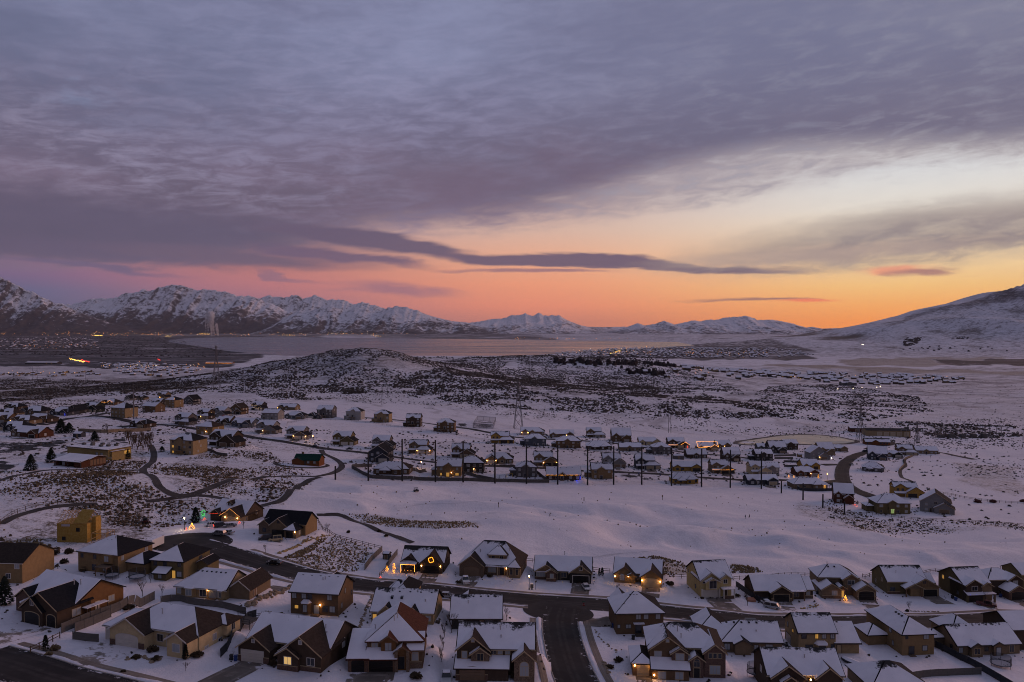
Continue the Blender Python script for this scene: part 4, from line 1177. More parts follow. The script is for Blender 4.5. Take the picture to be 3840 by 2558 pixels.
ROOF = {'black': roofmat('shingles_black', (0.018, 0.018, 0.021)), 'brown': roofmat('shingles_brown', (0.045, 0.033, 0.027)),
    'grey': roofmat('shingles_grey', (0.050, 0.046, 0.046)), 'red': roofmat('shingles_red_brown', (0.085, 0.034, 0.022)),
    'green': roofmat('metal_roof_green', (0.012, 0.045, 0.034)), 'osb': WALL['osb']}
def snowroof(name, melt):
  m = bpy.data.materials.new(name)
  m.use_nodes = True
  t = NT(m.node_tree)
  tcn = t.n('ShaderNodeTexCoord')
  sp = t.n('ShaderNodeSeparateXYZ')
  t.l(tcn.outputs['Generated'], sp.inputs[0])
  na = t.noise(tcn.outputs['Object'], 1.6, 6, 0.7)
  nb = t.noise(tcn.outputs['Object'], 0.28, 3, 0.5)
  c = t.mix(t.ss(nb, 0.3, 0.7), (0.71, 0.675, 0.705, 1), (0.79, 0.75, 0.775, 1))
  c = t.mix(t.m('MULTIPLY', t.ss(na, 0.62, 0.74), 0.5), c, (0.30, 0.28, 0.28, 1))
  if melt:
    v = t.m('ADD', sp.outputs[2], t.m('ADD', t.m('MULTIPLY', t.m('SUBTRACT', na, 0.5), 0.55), t.m('MULTIPLY', t.m('SUBTRACT', nb, 0.5), 0.5)))
    c = t.mix(t.ss(v, melt, melt + 0.12), c, (0.030, 0.028, 0.028, 1))
  p = t.n('ShaderNodeBsdfPrincipled')
  t.l(c, p.inputs['Base Color'])
  p.inputs['Roughness'].default_value = 0.85
  p.inputs['Specular IOR Level'].default_value = 0.15
  b = t.n('ShaderNodeBump')
  b.inputs['Strength'].default_value = 0.25
  t.l(na, b.inputs['Height'])
  t.l(b.outputs[0], p.inputs['Normal'])
  o = t.n('ShaderNodeOutputMaterial')
  t.l(p.outputs[0], o.inputs[0])
  return m
SNOW = {0: snowroof('roof_snow', 1.02), 1: snowroof('roof_snow_melting', 0.86), 2: snowroof('roof_snow_patchy', 0.68)}
GLASS = mat('window_glass', (0.020, 0.024, 0.032), 0.08, 0.6)
BLIND = mat('window_blinds', (0.30, 0.32, 0.33), 0.25, 0.5)
LITW = mat('lit_window', (0.3, 0.18, 0.05), 0.5, emit=(1.0, 0.50, 0.10), estr=0.38)
LITB = mat('bright_window', (0.3, 0.18, 0.05), 0.5, emit=(1.0, 0.62, 0.22), estr=0.55)
LITG = mat('green_window', (0.2, 0.3, 0.1), 0.5, emit=(0.55, 0.75, 0.25), estr=0.45)
TRIM = {'white': mat('trim_white', (0.55, 0.50, 0.44), 0.7), 'tan': mat('trim_tan', (0.36, 0.27, 0.16), 0.7), 'dark': mat('trim_dark', (0.06, 0.045, 0.035), 0.7),
    'black': mat('trim_black', (0.012, 0.012, 0.013), 0.6), 'brown': mat('trim_brown', (0.17, 0.10, 0.055), 0.75)}
GDOOR = {'white': mat('garage_door_white', (0.58, 0.52, 0.44), 0.6, vary=0.1), 'tan': mat('garage_door_tan', (0.42, 0.33, 0.21), 0.6, vary=0.1), 'black': mat('garage_door_black', (0.010, 0.009, 0.009), 0.5),
         'brown': mat('garage_door_brown', (0.20, 0.135, 0.085), 0.6, vary=0.1), 'grey': mat('garage_door_grey', (0.30, 0.27, 0.24), 0.6, vary=0.1)}
WOOD = mat('weathered_wood', (0.16, 0.11, 0.075), 0.9, vary=0.3, vscale=2.5)
VENT = mat('roof_vent_metal', (0.02, 0.02, 0.022), 0.6)
PIPE = mat('vent_pipe_metal', (0.35, 0.33, 0.33), 0.5)
CONC = mat('concrete', (0.30, 0.255, 0.215), 0.9, 0.15, vary=0.3, vscale=0.6)
BULB = mat('warm_lamp', (1, 0.6, 0.2), 0.5, emit=(1.0, 0.50, 0.14), estr=26.0)
BULBW = mat('white_lamp', (1, 0.85, 0.6), 0.5, emit=(1.0, 0.78, 0.52), estr=26.0)
STRINGL = mat('string_light_amber', (1, 0.5, 0.1), 0.5, emit=(1.0, 0.36, 0.05), estr=7.0)
STRINGW = mat('string_light_warm_white', (1, 0.7, 0.4), 0.5, emit=(1.0, 0.62, 0.30), estr=5.0)
STRINGR = mat('string_light_red', (1, 0.1, 0.05), 0.5, emit=(1.0, 0.05, 0.02), estr=5.0)
STRINGB = mat('string_light_blue', (0.05, 0.1, 1), 0.5, emit=(0.04, 0.08, 1.0), estr=3.0)
STRINGG = mat('string_light_green', (0.1, 1, 0.2), 0.5, emit=(0.05, 0.9, 0.12), estr=1.8)

for q in (BULB, BULBW, STRINGL, STRINGW, STRINGR, STRINGB, STRINGG, LITW, LITB, LITG):
  q.cycles.emission_sampling = 'NONE'
_cache = {}
def shared(key, fn):
  if key not in _cache:
    _cache[key] = fn()
  return _cache[key]
def point_light(loc, parent, power, col=(1.0, 0.55, 0.2), r=0.15):
  key = ('pl', power, col)
  def mk():
    d = bpy.data.lights.new('lamp_glow', 'POINT')
    d.energy = power; d.color = col; d.shadow_soft_size = r
    return d
  o = bpy.data.objects.new('lamp_glow', shared(key, mk))
  COL.objects.link(o)
  o.parent = parent
  o.location = loc
  return o

SUNH = Vector((math.sin(R(52)), math.cos(R(52)), 0))
class House:
  """a house: every block of wall, the roof with the snow left on it, and each opening is a part of the house"""
  def __init__(s, label, loc, yaw, wall='tan', roof='black', trim='tan', name='house', cat='house', group=None, pitch=0.55, melt=0, detail=2, oh=0.45, bare=0.22, deep=2.5):
    s.o = empty(name, loc, yaw, label, cat, group)
    s.yaw = yaw; s.wall = wall; s.roofc = roof; s.trim = trim; s.pitch = pitch; s.melt = melt; s.detail = detail; s.oh = oh; s.bare = bare; s.deep = deep
    s.rf = MB(); s.sn = MB()
    s.rot = Matrix.Rotation(R(yaw), 3, 'Z')
  # ---- roof planes
  def plane(s, poly, snow=None):
    poly = [Vector(p) for p in poly]
    n = (poly[1] - poly[0]).cross(poly[2] - poly[0]).normalized()
    if n.z < 0:
      poly.reverse(); n = -n
    s.rf.slab(poly, 0.20)
    if snow is None:
      wn = s.rot @ n
      h = Vector((wn.x, wn.y, 0))
      snow = h.length < 0.05 or (h.normalized().dot(SUNH) < s.bare)
    if snow:
      c = sum(poly, Vector()) / len(poly)
      k = 0.2
      q = [p + (c - p).normalized() * k + n * 0.13 for p in poly]
      s.sn.slab([(p.x, p.y, p.z) for p in q], 0.11)
  def roof(s, kind, x0, x1, y0, y1, h, pitch=None, oh=None, ends='gg', snow=None, rake=None):
    p = s.pitch if pitch is None else pitch
    e = s.oh if oh is None else oh
    z = h - e * p
    X0, X1, Y0, Y1 = x0 - e, x1 + e, y0 - e, y1 + e
    ym = (y0 + y1) / 2; xm = (x0 + x1) / 2
    if kind == 'gx':
      zr = z + (ym - Y0) * p
      hip = (ym - Y0)
      a = X0 + (hip if ends[0] == 'h' else 0); b = X1 - (hip if ends[1] == 'h' else 0)
      if a > b:
        a = b = (a + b) / 2
      s.plane([(X0, Y0, z), (X1, Y0, z), (b, ym, zr), (a, ym, zr)], snow)
      s.plane([(X1, Y1, z), (X0, Y1, z), (a, ym, zr), (b, ym, zr)], snow)
      if s.detail > 2:
        MB().box(X0, X1, Y0 - .1, Y0 - .003, z - .21, z - .06).build('gutter', TRIM[s.trim], s.o)
      if ends[0] == 'h':
        s.plane([(X0, Y1, z), (X0, Y0, z), (a, ym, zr)], snow)
      if ends[1] == 'h':
        s.plane([(X1, Y0, z), (X1, Y1, z), (b, ym, zr)], snow)
      return zr
    if kind == 'gy':
      zr = z + (xm - X0) * p
      hip = (xm - X0)
      a = Y0 + (hip if ends[0] == 'h' else 0); b = Y1 - (hip if ends[1] == 'h' else 0)
      if a > b:
        a = b = (a + b) / 2
      s.plane([(X0, Y1, z), (X0, Y0, z), (xm, a, zr), (xm, b, zr)], snow)
      s.plane([(X1, Y0, z), (X1, Y1, z), (xm, b, zr), (xm, a, zr)], snow)
      if ends[0] == 'h':
        s.plane([(X0, Y0, z), (X1, Y0, z), (xm, a, zr)], snow)
      if ends[1] == 'h':
        s.plane([(X1, Y1, z), (X0, Y1, z), (xm, b, zr)], snow)
      return zr
    if kind == 'shed':       # rises away from the front
      s.plane([(X0, Y0, z), (X1, Y0, z), (X1, y1, h + (y1 - y0) * p), (X0, y1, h + (y1 - y0) * p)], snow)
      return h + (y1 - y0) * p
    if kind == 'shedl':      # lean-to falling to the left
      s.plane([(X0, Y1, z), (X0, Y0, z), (x1, Y0, h + (x1 - x0) * p), (x1, Y1, h + (x1 - x0) * p)], snow)
      return h
    if kind == 'shedr':
      s.plane([(X1, Y0, z), (X1, Y1, z), (x0, Y1, h + (x1 - x0) * p), (x0, Y0, h + (x1 - x0) * p)], snow)
      return h
    if kind == 'flat':
      s.plane([(X0, Y0, h + .25), (X1, Y0, h + .25), (X1, Y1, h + .25), (X0, Y1, h + .25)], snow)
      return h
  # ---- a block of walls with its roof
  def b(s, x0, x1, y0, y1, h, kind='gx', pitch=None, wall=None, z0=None, oh=None, ends='gg', snow=None, name='wall', deep=None):
    z0 = -(s.deep if deep is None else deep) if z0 is None else z0
    p = s.pitch if pitch is None else pitch
    if kind == 'hip':
      kind, ends = ('gx', 'hh') if (x1 - x0) >= (y1 - y0) else ('gy', 'hh')
    m = MB()
    ym = (y0 + y1) / 2; xm = (x0 + x1) / 2
    if kind == 'gx' and ends != 'hh':
      zr = h + (ym - y0) * p - 0.02
      zl = zr if ends[0] == 'g' else h; zg = zr if ends[1] == 'g' else h
      m.add([(x0, y0, z0), (x1, y0, z0), (x1, y1, z0), (x0, y1, z0), (x0, y0, h), (x1, y0, h), (x1, y1, h), (x0, y1, h), (x0, ym, zl), (x1, ym, zg)],
                  [(0, 1, 5, 4), (2, 3, 7, 6), (1, 2, 6, 9, 5), (3, 0, 4, 8, 7), (3, 2, 1, 0)])
    elif kind == 'gy' and ends != 'hh':
      zr = h + (xm - x0) * p - 0.02
      zf = zr if ends[0] == 'g' else h; zb = zr if ends[1] == 'g' else h
      m.add([(x0, y0, z0), (x1, y0, z0), (x1, y1, z0), (x0, y1, z0), (x0, y0, h), (x1, y0, h), (x1, y1, h), (x0, y1, h), (xm, y0, zf), (xm, y1, zb)],
                  [(0, 1, 5, 8, 4), (2, 3, 7, 9, 6), (1, 2, 6, 5), (3, 0, 4, 7), (3, 2, 1, 0)])
    elif kind == 'shed':
      ht = h + (y1 - y0) * p - 0.03
      m.add([(x0, y0, z0), (x1, y0, z0), (x1, y1, z0), (x0, y1, z0), (x0, y0, h - .03), (x1, y0, h - .03), (x1, y1, ht), (x0, y1, ht)],
                  [(0, 1, 5, 4), (2, 3, 7, 6), (1, 2, 6, 5), (3, 0, 4, 7), (3, 2, 1, 0), (4, 5, 6, 7)])
    else:
      m.box(x0, x1, y0, y1, z0, h - 0.02)
    m.build(name, WALL[wall or s.wall], s.o)
    zr = s.roof(kind, x0, x1, y0, y1, h, p, oh, ends, snow) if kind != 'none' else h
    # barge boards on the street gables
    if s.detail > 1 and kind == 'gy' and ends[0] == 'g':
      e = s.oh if oh is None else oh
      for sx in (-1, 1):
        xe = xm + sx * (xm - x0 + e); ze = h - e * p
        MB().prism([(xe, y0 - e - .05, ze - .24), (xm, y0 - e - .05, zr - .24), (xm, y0 - e - .05, zr + .02), (xe, y0 - e - .05, ze + .02)], (0, 0.05, 0)).build('barge_board', TRIM[s.trim], s.o)
    return zr
  # ---- openings; face 'f' looks to the street side (-y), 'b' away, 'l' / 'r' the ends
  def put(s, name, me, face, off, u, z, m, proud=0.0, parent=None):
    o = link(name, me, m, s.o)
    a = {'f': 0, 'r': 90, 'b': 180, 'l': -90}[face]
    if face == 'f': o.location = (u, off - proud, z)
    elif face == 'b': o.location = (u, off + proud, z)
    elif face == 'l': o.location = (off - proud, u, z)
    else: o.location = (off + proud, u, z)
    o.rotation_euler = (0, 0, R(a))
    return o
  def w(s, face, off, u, z, wd=1.2, ht=1.2, lit=0, trim=None, arch=False, mull=1):
    """z is the sill height"""
    t = trim or s.trim
    def frame():
      m = MB(); q = 0.11
      m.box(-wd / 2 - q, wd / 2 + q, -0.06, 0.04, -q, 0); m.box(-wd / 2 - q, wd / 2 + q, -0.06, 0.04, ht, ht + q)
      m.box(-wd / 2 - q, -wd / 2, -0.06, 0.04, 0, ht); m.box(wd / 2, wd / 2 + q, -0.06, 0.04, 0, ht)
      for i in range(1, mull + 1):
        x = -wd / 2 + wd * i / (mull + 1)
        m.box(x - 0.03, x + 0.03, -0.05, 0.03, 0, ht)
      if arch:
        pts = [(-wd / 2 - q, -0.06, ht + q)] + [((wd / 2 + q) * math.cos(math.pi - math.pi * k / 6), -0.06, ht + q + (wd / 2) * math.sin(math.pi * k / 6)) for k in range(7)] + [(wd / 2 + q, -0.06, ht + q)]
        m.prism(pts[1:-1], (0, 0.1, 0))
      return m.mesh('window')
    o = s.put('window', shared(('win', wd, ht, t, arch, mull), frame), face, off, u, z, TRIM[t])
    pm = {0: GLASS, 1: LITW, 2: BLIND, 3: LITB, 4: LITG}[lit]
    def pane():
      m = MB()
      m.box(-wd / 2, wd / 2, -0.03, 0.02, 0, ht)
      if arch:
        pts = [((wd / 2 - .04) * math.cos(math.pi * k / 6), -0.075, ht + .11 + (wd / 2 - .08) * math.sin(math.pi * k / 6)) for k in range(7)]
        m.prism(pts[::-1], (0, 0.02, 0))
      me = m.mesh('pane'); me.materials.append(pm)
      return me
    q = link('pane', shared(('pane', wd, ht, arch, lit), pane), None, o)
    return o
  def g(s, off, u, wd=4.9, ht=2.3, c='tan', arch=False, face='f', trim=None, z=0):
    def mk():
      m = MB()
      for k in range(4):
        m.box(-wd / 2, wd / 2, -0.06, 0.05, k * ht / 4 + 0.015, (k + 1) * ht / 4 - 0.015)
      if arch:
        pts = [(wd / 2 * math.cos(math.pi * k / 8), -0.06, ht - .02 + 0.5 * math.sin(math.pi * k / 8)) for k in range(9)]
        m.prism(pts[::-1], (0, 0.1, 0))
      return m.mesh('garage_door')
    o = s.put('garage_door', shared(('gar', wd, ht, arch, c), mk), face, off, u, z, GDOOR[c])
    tr = trim or s.trim
    def fr():
      m = MB(); q = 0.16
      m.box(-wd / 2 - q, -wd / 2, -0.09, 0.04, 0, ht); m.box(wd / 2, wd / 2 + q, -0.09, 0.04, 0, ht)
      if arch:
        P0 = [((wd / 2) * math.cos(math.pi * k / 8), ht + 0.5 * math.sin(math.pi * k / 8)) for k in range(9)]
        P1 = [((wd / 2 + q) * math.cos(math.pi * k / 8), ht + (0.5 + q) * math.sin(math.pi * k / 8)) for k in range(9)]
        for k in range(8):
          m.prism([(P0[k][0], -.09, P0[k][1]), (P0[k + 1][0], -.09, P0[k + 1][1]), (P1[k + 1][0], -.09, P1[k + 1][1]), (P1[k][0], -.09, P1[k][1])], (0, .13, 0))
      else:
        m.box(-wd / 2 - q, wd / 2 + q, -0.09, 0.04, ht, ht + q)
      return m.mesh('door_frame')
    link('door_frame', shared(('garf', wd, ht, arch, tr), fr), TRIM[tr], o)
    return o
  def door(s, face, off, u, z=0.15, wd=0.95, ht=2.1, c='dark', lit=0):
    def mk():
      return MB().box(-wd / 2, wd / 2, -0.05, 0.04, 0, ht).mesh('door')
    m = {0: TRIM.get(c), 1: LITW, 2: BLIND, 3: GLASS}[lit]
    def mk2():
      me = mk(); me.materials.append(m); return me
    o = s.put('door', shared(('door', wd, ht, c, lit), mk2), face, off, u, z, None)
    fm = shared(('doorf', wd, ht, s.trim), lambda: MB().box(-wd / 2 - .12, -wd / 2, -.08, .03, 0, ht + .12).box(wd / 2, wd / 2 + .12, -.08, .03, 0, ht + .12).box(-wd / 2, wd / 2, -.08, .03, ht, ht + .12).mesh('frame'))
    link('frame', fm, TRIM[s.trim], o)
    return o
  def lamp(s, face, off, u, z=2.1, power=25.0, white=False, bulb=True):
    me = shared(('lantern', white), lambda: MB().lathe([(0.03, -0.10), (0.13, -0.05), (0.15, 0.16), (0.05, 0.28)], 6).mesh('wall_lamp'))
    o = s.put('wall_lamp', me, face, off, u, z, BULBW if white else BULB, 0.2)
    d = {'f': (0, -0.35, 0.05)}['f']
    if power:
      point_light(d, o, power, (1.0, 0.78, 0.5) if white else (1.0, 0.48, 0.13))
    return o
  def vents(s, n, x0, x1, y, z, axis='x'):
    me = shared('vent', lambda: MB().box(-.22, .22, -.25, .25, -.1, .22).mesh('roof_vent'))
    for i in range(n):
      u = x0 + (x1 - x0) * (i + 0.5) / n
      o = link('roof_vent', me, VENT, s.o)
      o.location = (u, y, z) if axis == 'x' else (y, u, z)
  def pipe(s, x, y, z, h=0.8):
    me = shared(('pipe', h), lambda: MB().tube((0, 0, -.3), (0, 0, h), 0.09, n=6).lathe([(0.17, 0), (0.17, 0.12)], 6, (0, 0, h)).mesh('vent_pipe'))
    o = link('vent_pipe', me, PIPE, s.o)
    o.location = (x, y, z)
  def col(s, x, y, h, wd=0.35, m=None, z=0, name='porch_column'):
    me = shared(('col', h, wd, m), lambda: MB().box(-wd / 2, wd / 2, -wd / 2, wd / 2, -0.5, h).mesh(name))
    o = link(name, me, TRIM[m or s.trim] if (m or s.trim) in TRIM else WALL[m], s.o)
    o.location = (x, y, z)
  def slabpart(s, name, m, x0, x1, y0, y1, z0, z1):
    return MB().box(x0, x1, y0, y1, z0, z1).build(name, m, s.o)
  def wains(s, x0, x1, y, h=1.0, m='stone'):
    s.slabpart('stone_base', WALL[m], x0, x1, y - 0.10, y + 0.03, -s.deep, h)
    s.slabpart('ledge', TRIM['tan'], x0, x1, y - 0.14, y + 0.02, h, h + 0.10)
  def bay(s, x0, x1, y, z0, z1, win=0, proj=0.8, wall=None, roof=True, lit=0):
    """a bay window standing out of the front wall"""
    pts = [(x0, y), (x0 + .5, y - proj), (x1 - .5, y - proj), (x1, y)]
    m = MB(); m.prism([(a, b, z0) for a, b in pts], (0, 0, z1 - z0))
    m.build('bay', WALL[wall or s.wall], s.o)
    if roof:
      c = ((x0 + x1) / 2, y + .1)
      r = MB()
      ex = [(x0 - .25, y), (x0 + .35, y - proj - .3), (x1 - .35, y - proj - .3), (x1 + .25, y)]
      ridge = [(x0 + .5, y, z1 + .7), (x1 - .5, y, z1 + .7)]
      r.add([(a, b, z1) for a, b in ex] + ridge, [(0, 1, 4), (1, 2, 5, 4), (2, 3, 5), (3, 2, 1, 0), (0, 4, 5, 3)])
      r.build('bay_roof', SNOW[0], s.o)
    s.w('f', y - proj, (x0 + x1) / 2, z0 + .55, x1 - x0 - 1.5, z1 - z0 - .9, lit)
  def lights(s, path, m=None, step=0.45, r=0.07, name='light_string'):
    mb = MB()
    for a, b in zip(path[:-1], path[1:]):
      a = Vector(a); b = Vector(b)
      n = max(1, int((b - a).length / step))
      for i in range(n):
        p = a.lerp(b, i / n)
        mb.add([(p.x - r, p.y, p.z), (p.x + r, p.y, p.z), (p.x, p.y - r, p.z), (p.x, p.y + r, p.z), (p.x, p.y, p.z - r), (p.x, p.y, p.z + r)],
                       [(0, 2, 5), (2, 1, 5), (1, 3, 5), (3, 0, 5), (2, 0, 4), (1, 2, 4), (3, 1, 4), (0, 3, 4)])
    return mb.build(name, m or STRINGL, s.o, kind='stuff')
  def done(s):
    if s.rf.v:
      r = s.rf.build('roof', ROOF[s.roofc], s.o)
      if s.sn.v:
        s.sn.build('snow', SNOW[s.melt], r)
    return s.o
def near(key, label, wall='tan', roof='black', dz=0.0, **k):
  p = AT[key].copy()
  p.z += dz
  return House(label, p, LOT[key][3], wall, roof, detail=3, **k)
def glow(name, c, s):
  m = mat(name, c, .5, emit=c, estr=s)
  m.cycles.emission_sampling = 'NONE'
  return m
# ------------------------------------------------------------------ houses of the nearest streets, one by one
h = near('h1', 'rust-brown house with two black arched garage doors at the lower left', 'rust', 'black', trim='tan')
h.b(-6.5, 10.7, 4.5, 16.4, 4.1, 'gx', wall='rust'); h.b(0, 10.7, 0, 8, 4.1, 'gy', wall='dkbrown'); h.b(0.2, 6.8, -0.5, 3, 3.5, 'gy', 0.75, wall='dkbrown')
h.b(-7.5, -1.5, 3.5, 9, 3.4, 'gy', 0.7, wall='brick'); h.b(-4, 0.5, 2.5, 8, 3.0, 'hip', wall='brick')
h.g(-0.5, 3.5, 4.6, 2.1, 'black', True, trim='tan'); h.g(0, 8.9, 2.6, 2.1, 'black', True, trim='tan')
h.w('f', -0.5, 3.5, 4.1, 0.9, 1.2, 0, 'white'); h.w('f', 3.5, -4.5, 1.0, 1.3, 1.3, 2, 'white', True)
h.w('r', 10.7, 4.5, 1.3, 2.0, 1.5, 2, 'tan'); h.w('r', 10.7, 13.2, 1.6, 1.5, 1.3, 2, 'tan'); h.door('r', 10.7, 9.6, 0.6, 1.0, 2.1, 'white')
h.slabpart('lean_to_roof', SNOW[0], 10.75, 12.4, 5.8, 11.2, 2.5, 2.62); [h.col(12.2, yy, 2.5, 0.14, 'dark') for yy in (6, 8.5, 11)]
h.pipe(6.8, 7.0, 7.0); h.pipe(7.6, 8.0, 6.8); h.lights([(-3.9, 2.1, 2.75), (-0.6, 2.1, 2.75)], STRINGL, 0.3)
h.slabpart('porch_roof', SNOW[0], -3.6, 0, 1.6, 3.6, 2.9, 3.05); h.done()

h = near('h2', 'cream stucco house with arched cream garage door beside the curving road', 'cream', 'brown', trim='white', pitch=0.58, bare=0.3)
h.b(4, 23, 2.5, 13, 3.7, 'hip'); h.b(0, 8, 1.8, 10, 3.2, 'gx', ends='hg'); h.b(3, 11.8, 0, 9, 3.4, 'gy'); h.b(18.2, 22.8, -0.9, 6, 3.6, 'gy'); h.b(20.4, 24.2, 9.4, 13.4, 3.6, 'hip', z0=0.9)
h.g(0, 7.4, 5.4, 2.0, 'white', True, trim='white'); h.g(1.8, 1.6, 2.4, 2.2, 'white', trim='white')
h.wains(3.05, 4.5, 0, 1.2, 'brick'); h.wains(10.3, 11.75, 0, 1.2, 'brick'); h.wains(22.0, 22.75, -0.9, 3.3, 'brick')
h.w('f', -0.9, 20.4, 1.1, 1.7, 1.5, 2, 'white'); h.w('f', 2.5, 13.4, 1.0, 1.4, 1.4); h.door('f', 2.5, 15.6, 0.2)
h.w('r', 23, 4.6, -0.6, 1.0, 1.1, 2); h.w('r', 23, 7.0, 0.9, 1.0, 1.2, 2); h.w('r', 23, 8.6, -0.6, 1.0, 1.2, 0); h.w('r', 24.2, 11.2, 1.6, 0.9, 1.3, 0)
h.col(17.3, 1.0, 3.5, 0.5, 'stone'); h.pipe(11.5, 5.2, 5.6); h.slabpart('air_conditioner', TRIM['dark'], 23.5, 24.3, 9.6, 10.6, -1.5, -0.6); h.done()

h = near('h3', 'tan two-storey house with half-snowed hip roof beside the unfinished house', 'tan', 'black', trim='brown')
h.b(0, 13.6, 0, 12.5, 5.4, 'hip', 0.5); h.b(13.6, 19.5, 3, 11, 2.9, 'hip', 0.6); h.b(9.2, 12.2, -0.9, 2, 5.2, 'none', z0=2.9)
for x in (1.4, 5.8): h.w('f', 0, x, 3.5, 1.0, 1.2, 0)
h.w('f', -0.9, 10.6, 3.4, 1.4, 1.5, 2); h.w('f', 0, 5.5, 0.4, 1.3, 1.6, 0); h.w('f', 0, 9.2, 0.6, 1.4, 1.4, 2); h.w('r', 13.6, 1.6, 3.4, 0.9, 1.3, 2); h.w('r', 13.6, 10.2, 3.4, 1.1, 1.3, 2)
h.vents(2, 5, 8, 4.6, 7.55); h.pipe(8.0, 5.0, 7.8); h.slabpart('deck', WOOD, 8.6, 12.6, -3.0, -0.05, 2.3, 2.5); [h.col(x, -2.8, 2.3, 0.16, 'brown') for x in (8.8, 12.4)]; h.done()

h = near('h4', 'dark olive two-storey house with small snow-capped rear bump-out', 'olive', 'black', trim='dark')
h.b(0, 9.6, 0, 12.5, 4.9, 'hip', 0.55); h.b(2.3, 6.0, -2.4, 0.2, 2.1, 'shed', 0.35)
for x in (1.2, 4.1, 8.4): h.w('f', 0, x, 3.2, 0.95, 1.2, 0, 'dark')
h.w('f', -2.4, 4.2, 0.6, 1.0, 1.0, 2); h.door('f', 0, 6.7, 0.1, 1.0, 2.0, 'tan', 1); h.w('f', 0, 8.3, 0.5, 1.4, 1.4, 2); h.w('r', 9.6, 8, 3.3, 1.4, .7)
h.vents(3, 3.2, 5.2, 5.2, 7.4); h.b(9.6, 13.0, 6, 11.5, 2.7, 'gy'); h.done()

h = near('h5', 'beige rambler with rear bays and one amber lamp behind the cream house', 'beige', 'brown', trim='white')
h.b(0, 14, 0, 10, 2.8, 'gx', 0.65, ends='hg'); h.b(14, 19.5, 1.5, 11.5, 2.8, 'gy', 0.7, wall='taupe')
h.bay(2.6, 5.6, 0, 0.2, 2.5, lit=2); h.w('f', 0, 0.9, 0.8, 1.0, 1.3, 2, 'white'); h.w('f', 0, 7.6, 0.5, 1.8, 1.6, 0, 'white'); h.w('f', 0, 11.6, 0.6, 0.9, 1.4, 2, 'white'); h.bay(11.9, 13.9, 0, 0.3, 2.5, proj=0.9, lit=0)
h.door('f', 0, 10.2, 0.1, 1.6, 2.1, lit=2); h.lamp('f', 0, 9.1, 2.2, 22); h.vents(7, 3, 12.2, 3.9, 5.35); h.door('r', 19.5, 4.0, 0.1, 1.0, 2.0, 'brown'); h.slabpart('patio_step', WOOD, 9.0, 11.4, -1.9, -0.1, 0, 0.25); h.done()

h = near('h6', 'orange-tan two-storey house cut by the left edge, lower left', 'tan', 'brown', trim='white')
h.b(0, 11.7, 0, 12, 5.4, 'gx', 0.5, snow=False); h.w('f', 0, 10.3, 3.7, 1.1, 1.2, 2, 'white'); h.w('f', 0, 8.0, 1.2, 1.1, 1.2, 0, 'white'); h.done()

h = near('h7', 'dark grey-brown rambler with white garage door and one yellow lit window', 'dkbrown', 'brown', trim='tan', pitch=0.62)
h.b(0, 18.5, 3.2, 14, 3.6, 'gx', 0.6); h.b(-0.2, 6.8, 0, 7, 3.1, 'gy', 0.68); h.b(9.6, 18.5, -0.6, 8, 3.5, 'gy', 0.72); h.b(9.4, 14.0, -1.3, 3, 3.1, 'gy', 0.62)
h.g(0, 3.0, 4.9, 2.3, 'white', trim='white'); h.wains(-0.2, 0.5, 0, 1.2, 'brick'); h.wains(5.5, 6.8, 0, 1.2, 'brick'); h.wains(9.42, 13.95, -1.3, 0.9, 'brick'); h.wains(14.05, 18.45, -0.6, 0.9, 'brick')
h.w('f', -1.3, 11.7, 1.2, 1.5, 1.4, 3, 'white', mull=1); h.w('f', -0.6, 16.3, 1.2, 1.5, 1.4, 0, 'white'); h.w('f', -0.6, 14.05, 5.1, 0.6, 0.7, 2, 'white', mull=0); h.w('f', 0, 3.2, 4.0, 0.6, 0.6, 2, 'white', mull=0)
h.w('r', 18.5, 8.4, 1.6, 1.0, 1.6, 2, 'white'); h.b(18.5, 19.3, 10.2, 12.4, 3.4, 'none', z0=1.2); h.pipe(15.6, 6.5, 5.6); h.pipe(16.3, 5.6, 5.0, 0.4); h.door('f', 3.2, 8.2, 0.2); h.done()

h = near('h8', 'tan two-storey house seen from behind with amber lamp over its back steps', 'brown', 'black', trim='dark')
h.b(0, 12.1, 0, 9.6, 5.6, 'gx', 0.6); h.bay(2.8, 5.2, 0, 0.3, 2.9, wall='brown', lit=2)
for x, q in ((0.9, 2), (3.4, 2), (4.9, 0), (9.9, 2)): h.w('f', 0, x, 3.8, 1.1, 1.2, q, 'dark')
h.w('f', 0, 1.5, 1.3, 0.9, 0.8, 1, 'dark', mull=0); h.door('f', 0, 6.6, 0.3, 1.3, 2.1, lit=2); h.w('f', 0, 8.8, 0.9, 1.3, 1.4, 0); h.w('f', 0, 10.6, 0.9, 1.3, 1.4, 2); h.lamp('f', 0, 7.6, 2.4, 40)
h.w('r', 12.1, 4.4, 4.2, 0.6, 1.1, 2); h.w('r', 12.1, 2.2, 1.3, 0.6, 1.2, 2); h.w('r', 12.1, 8.6, 2.4, 0.7, 1.2, 0)
h.vents(5, 0.3, 11.6, 4.2, 8.0); h.pipe(7, 3.0, 7.2); h.pipe(7.5, 3.2, 7.4); h.slabpart('back_steps', WOOD, 5.6, 7.6, -1.5, -0.1, -0.4, 0.3); h.b(4.8, 8.8, 6, 12, 5.4, 'gy', 0.65); h.done()

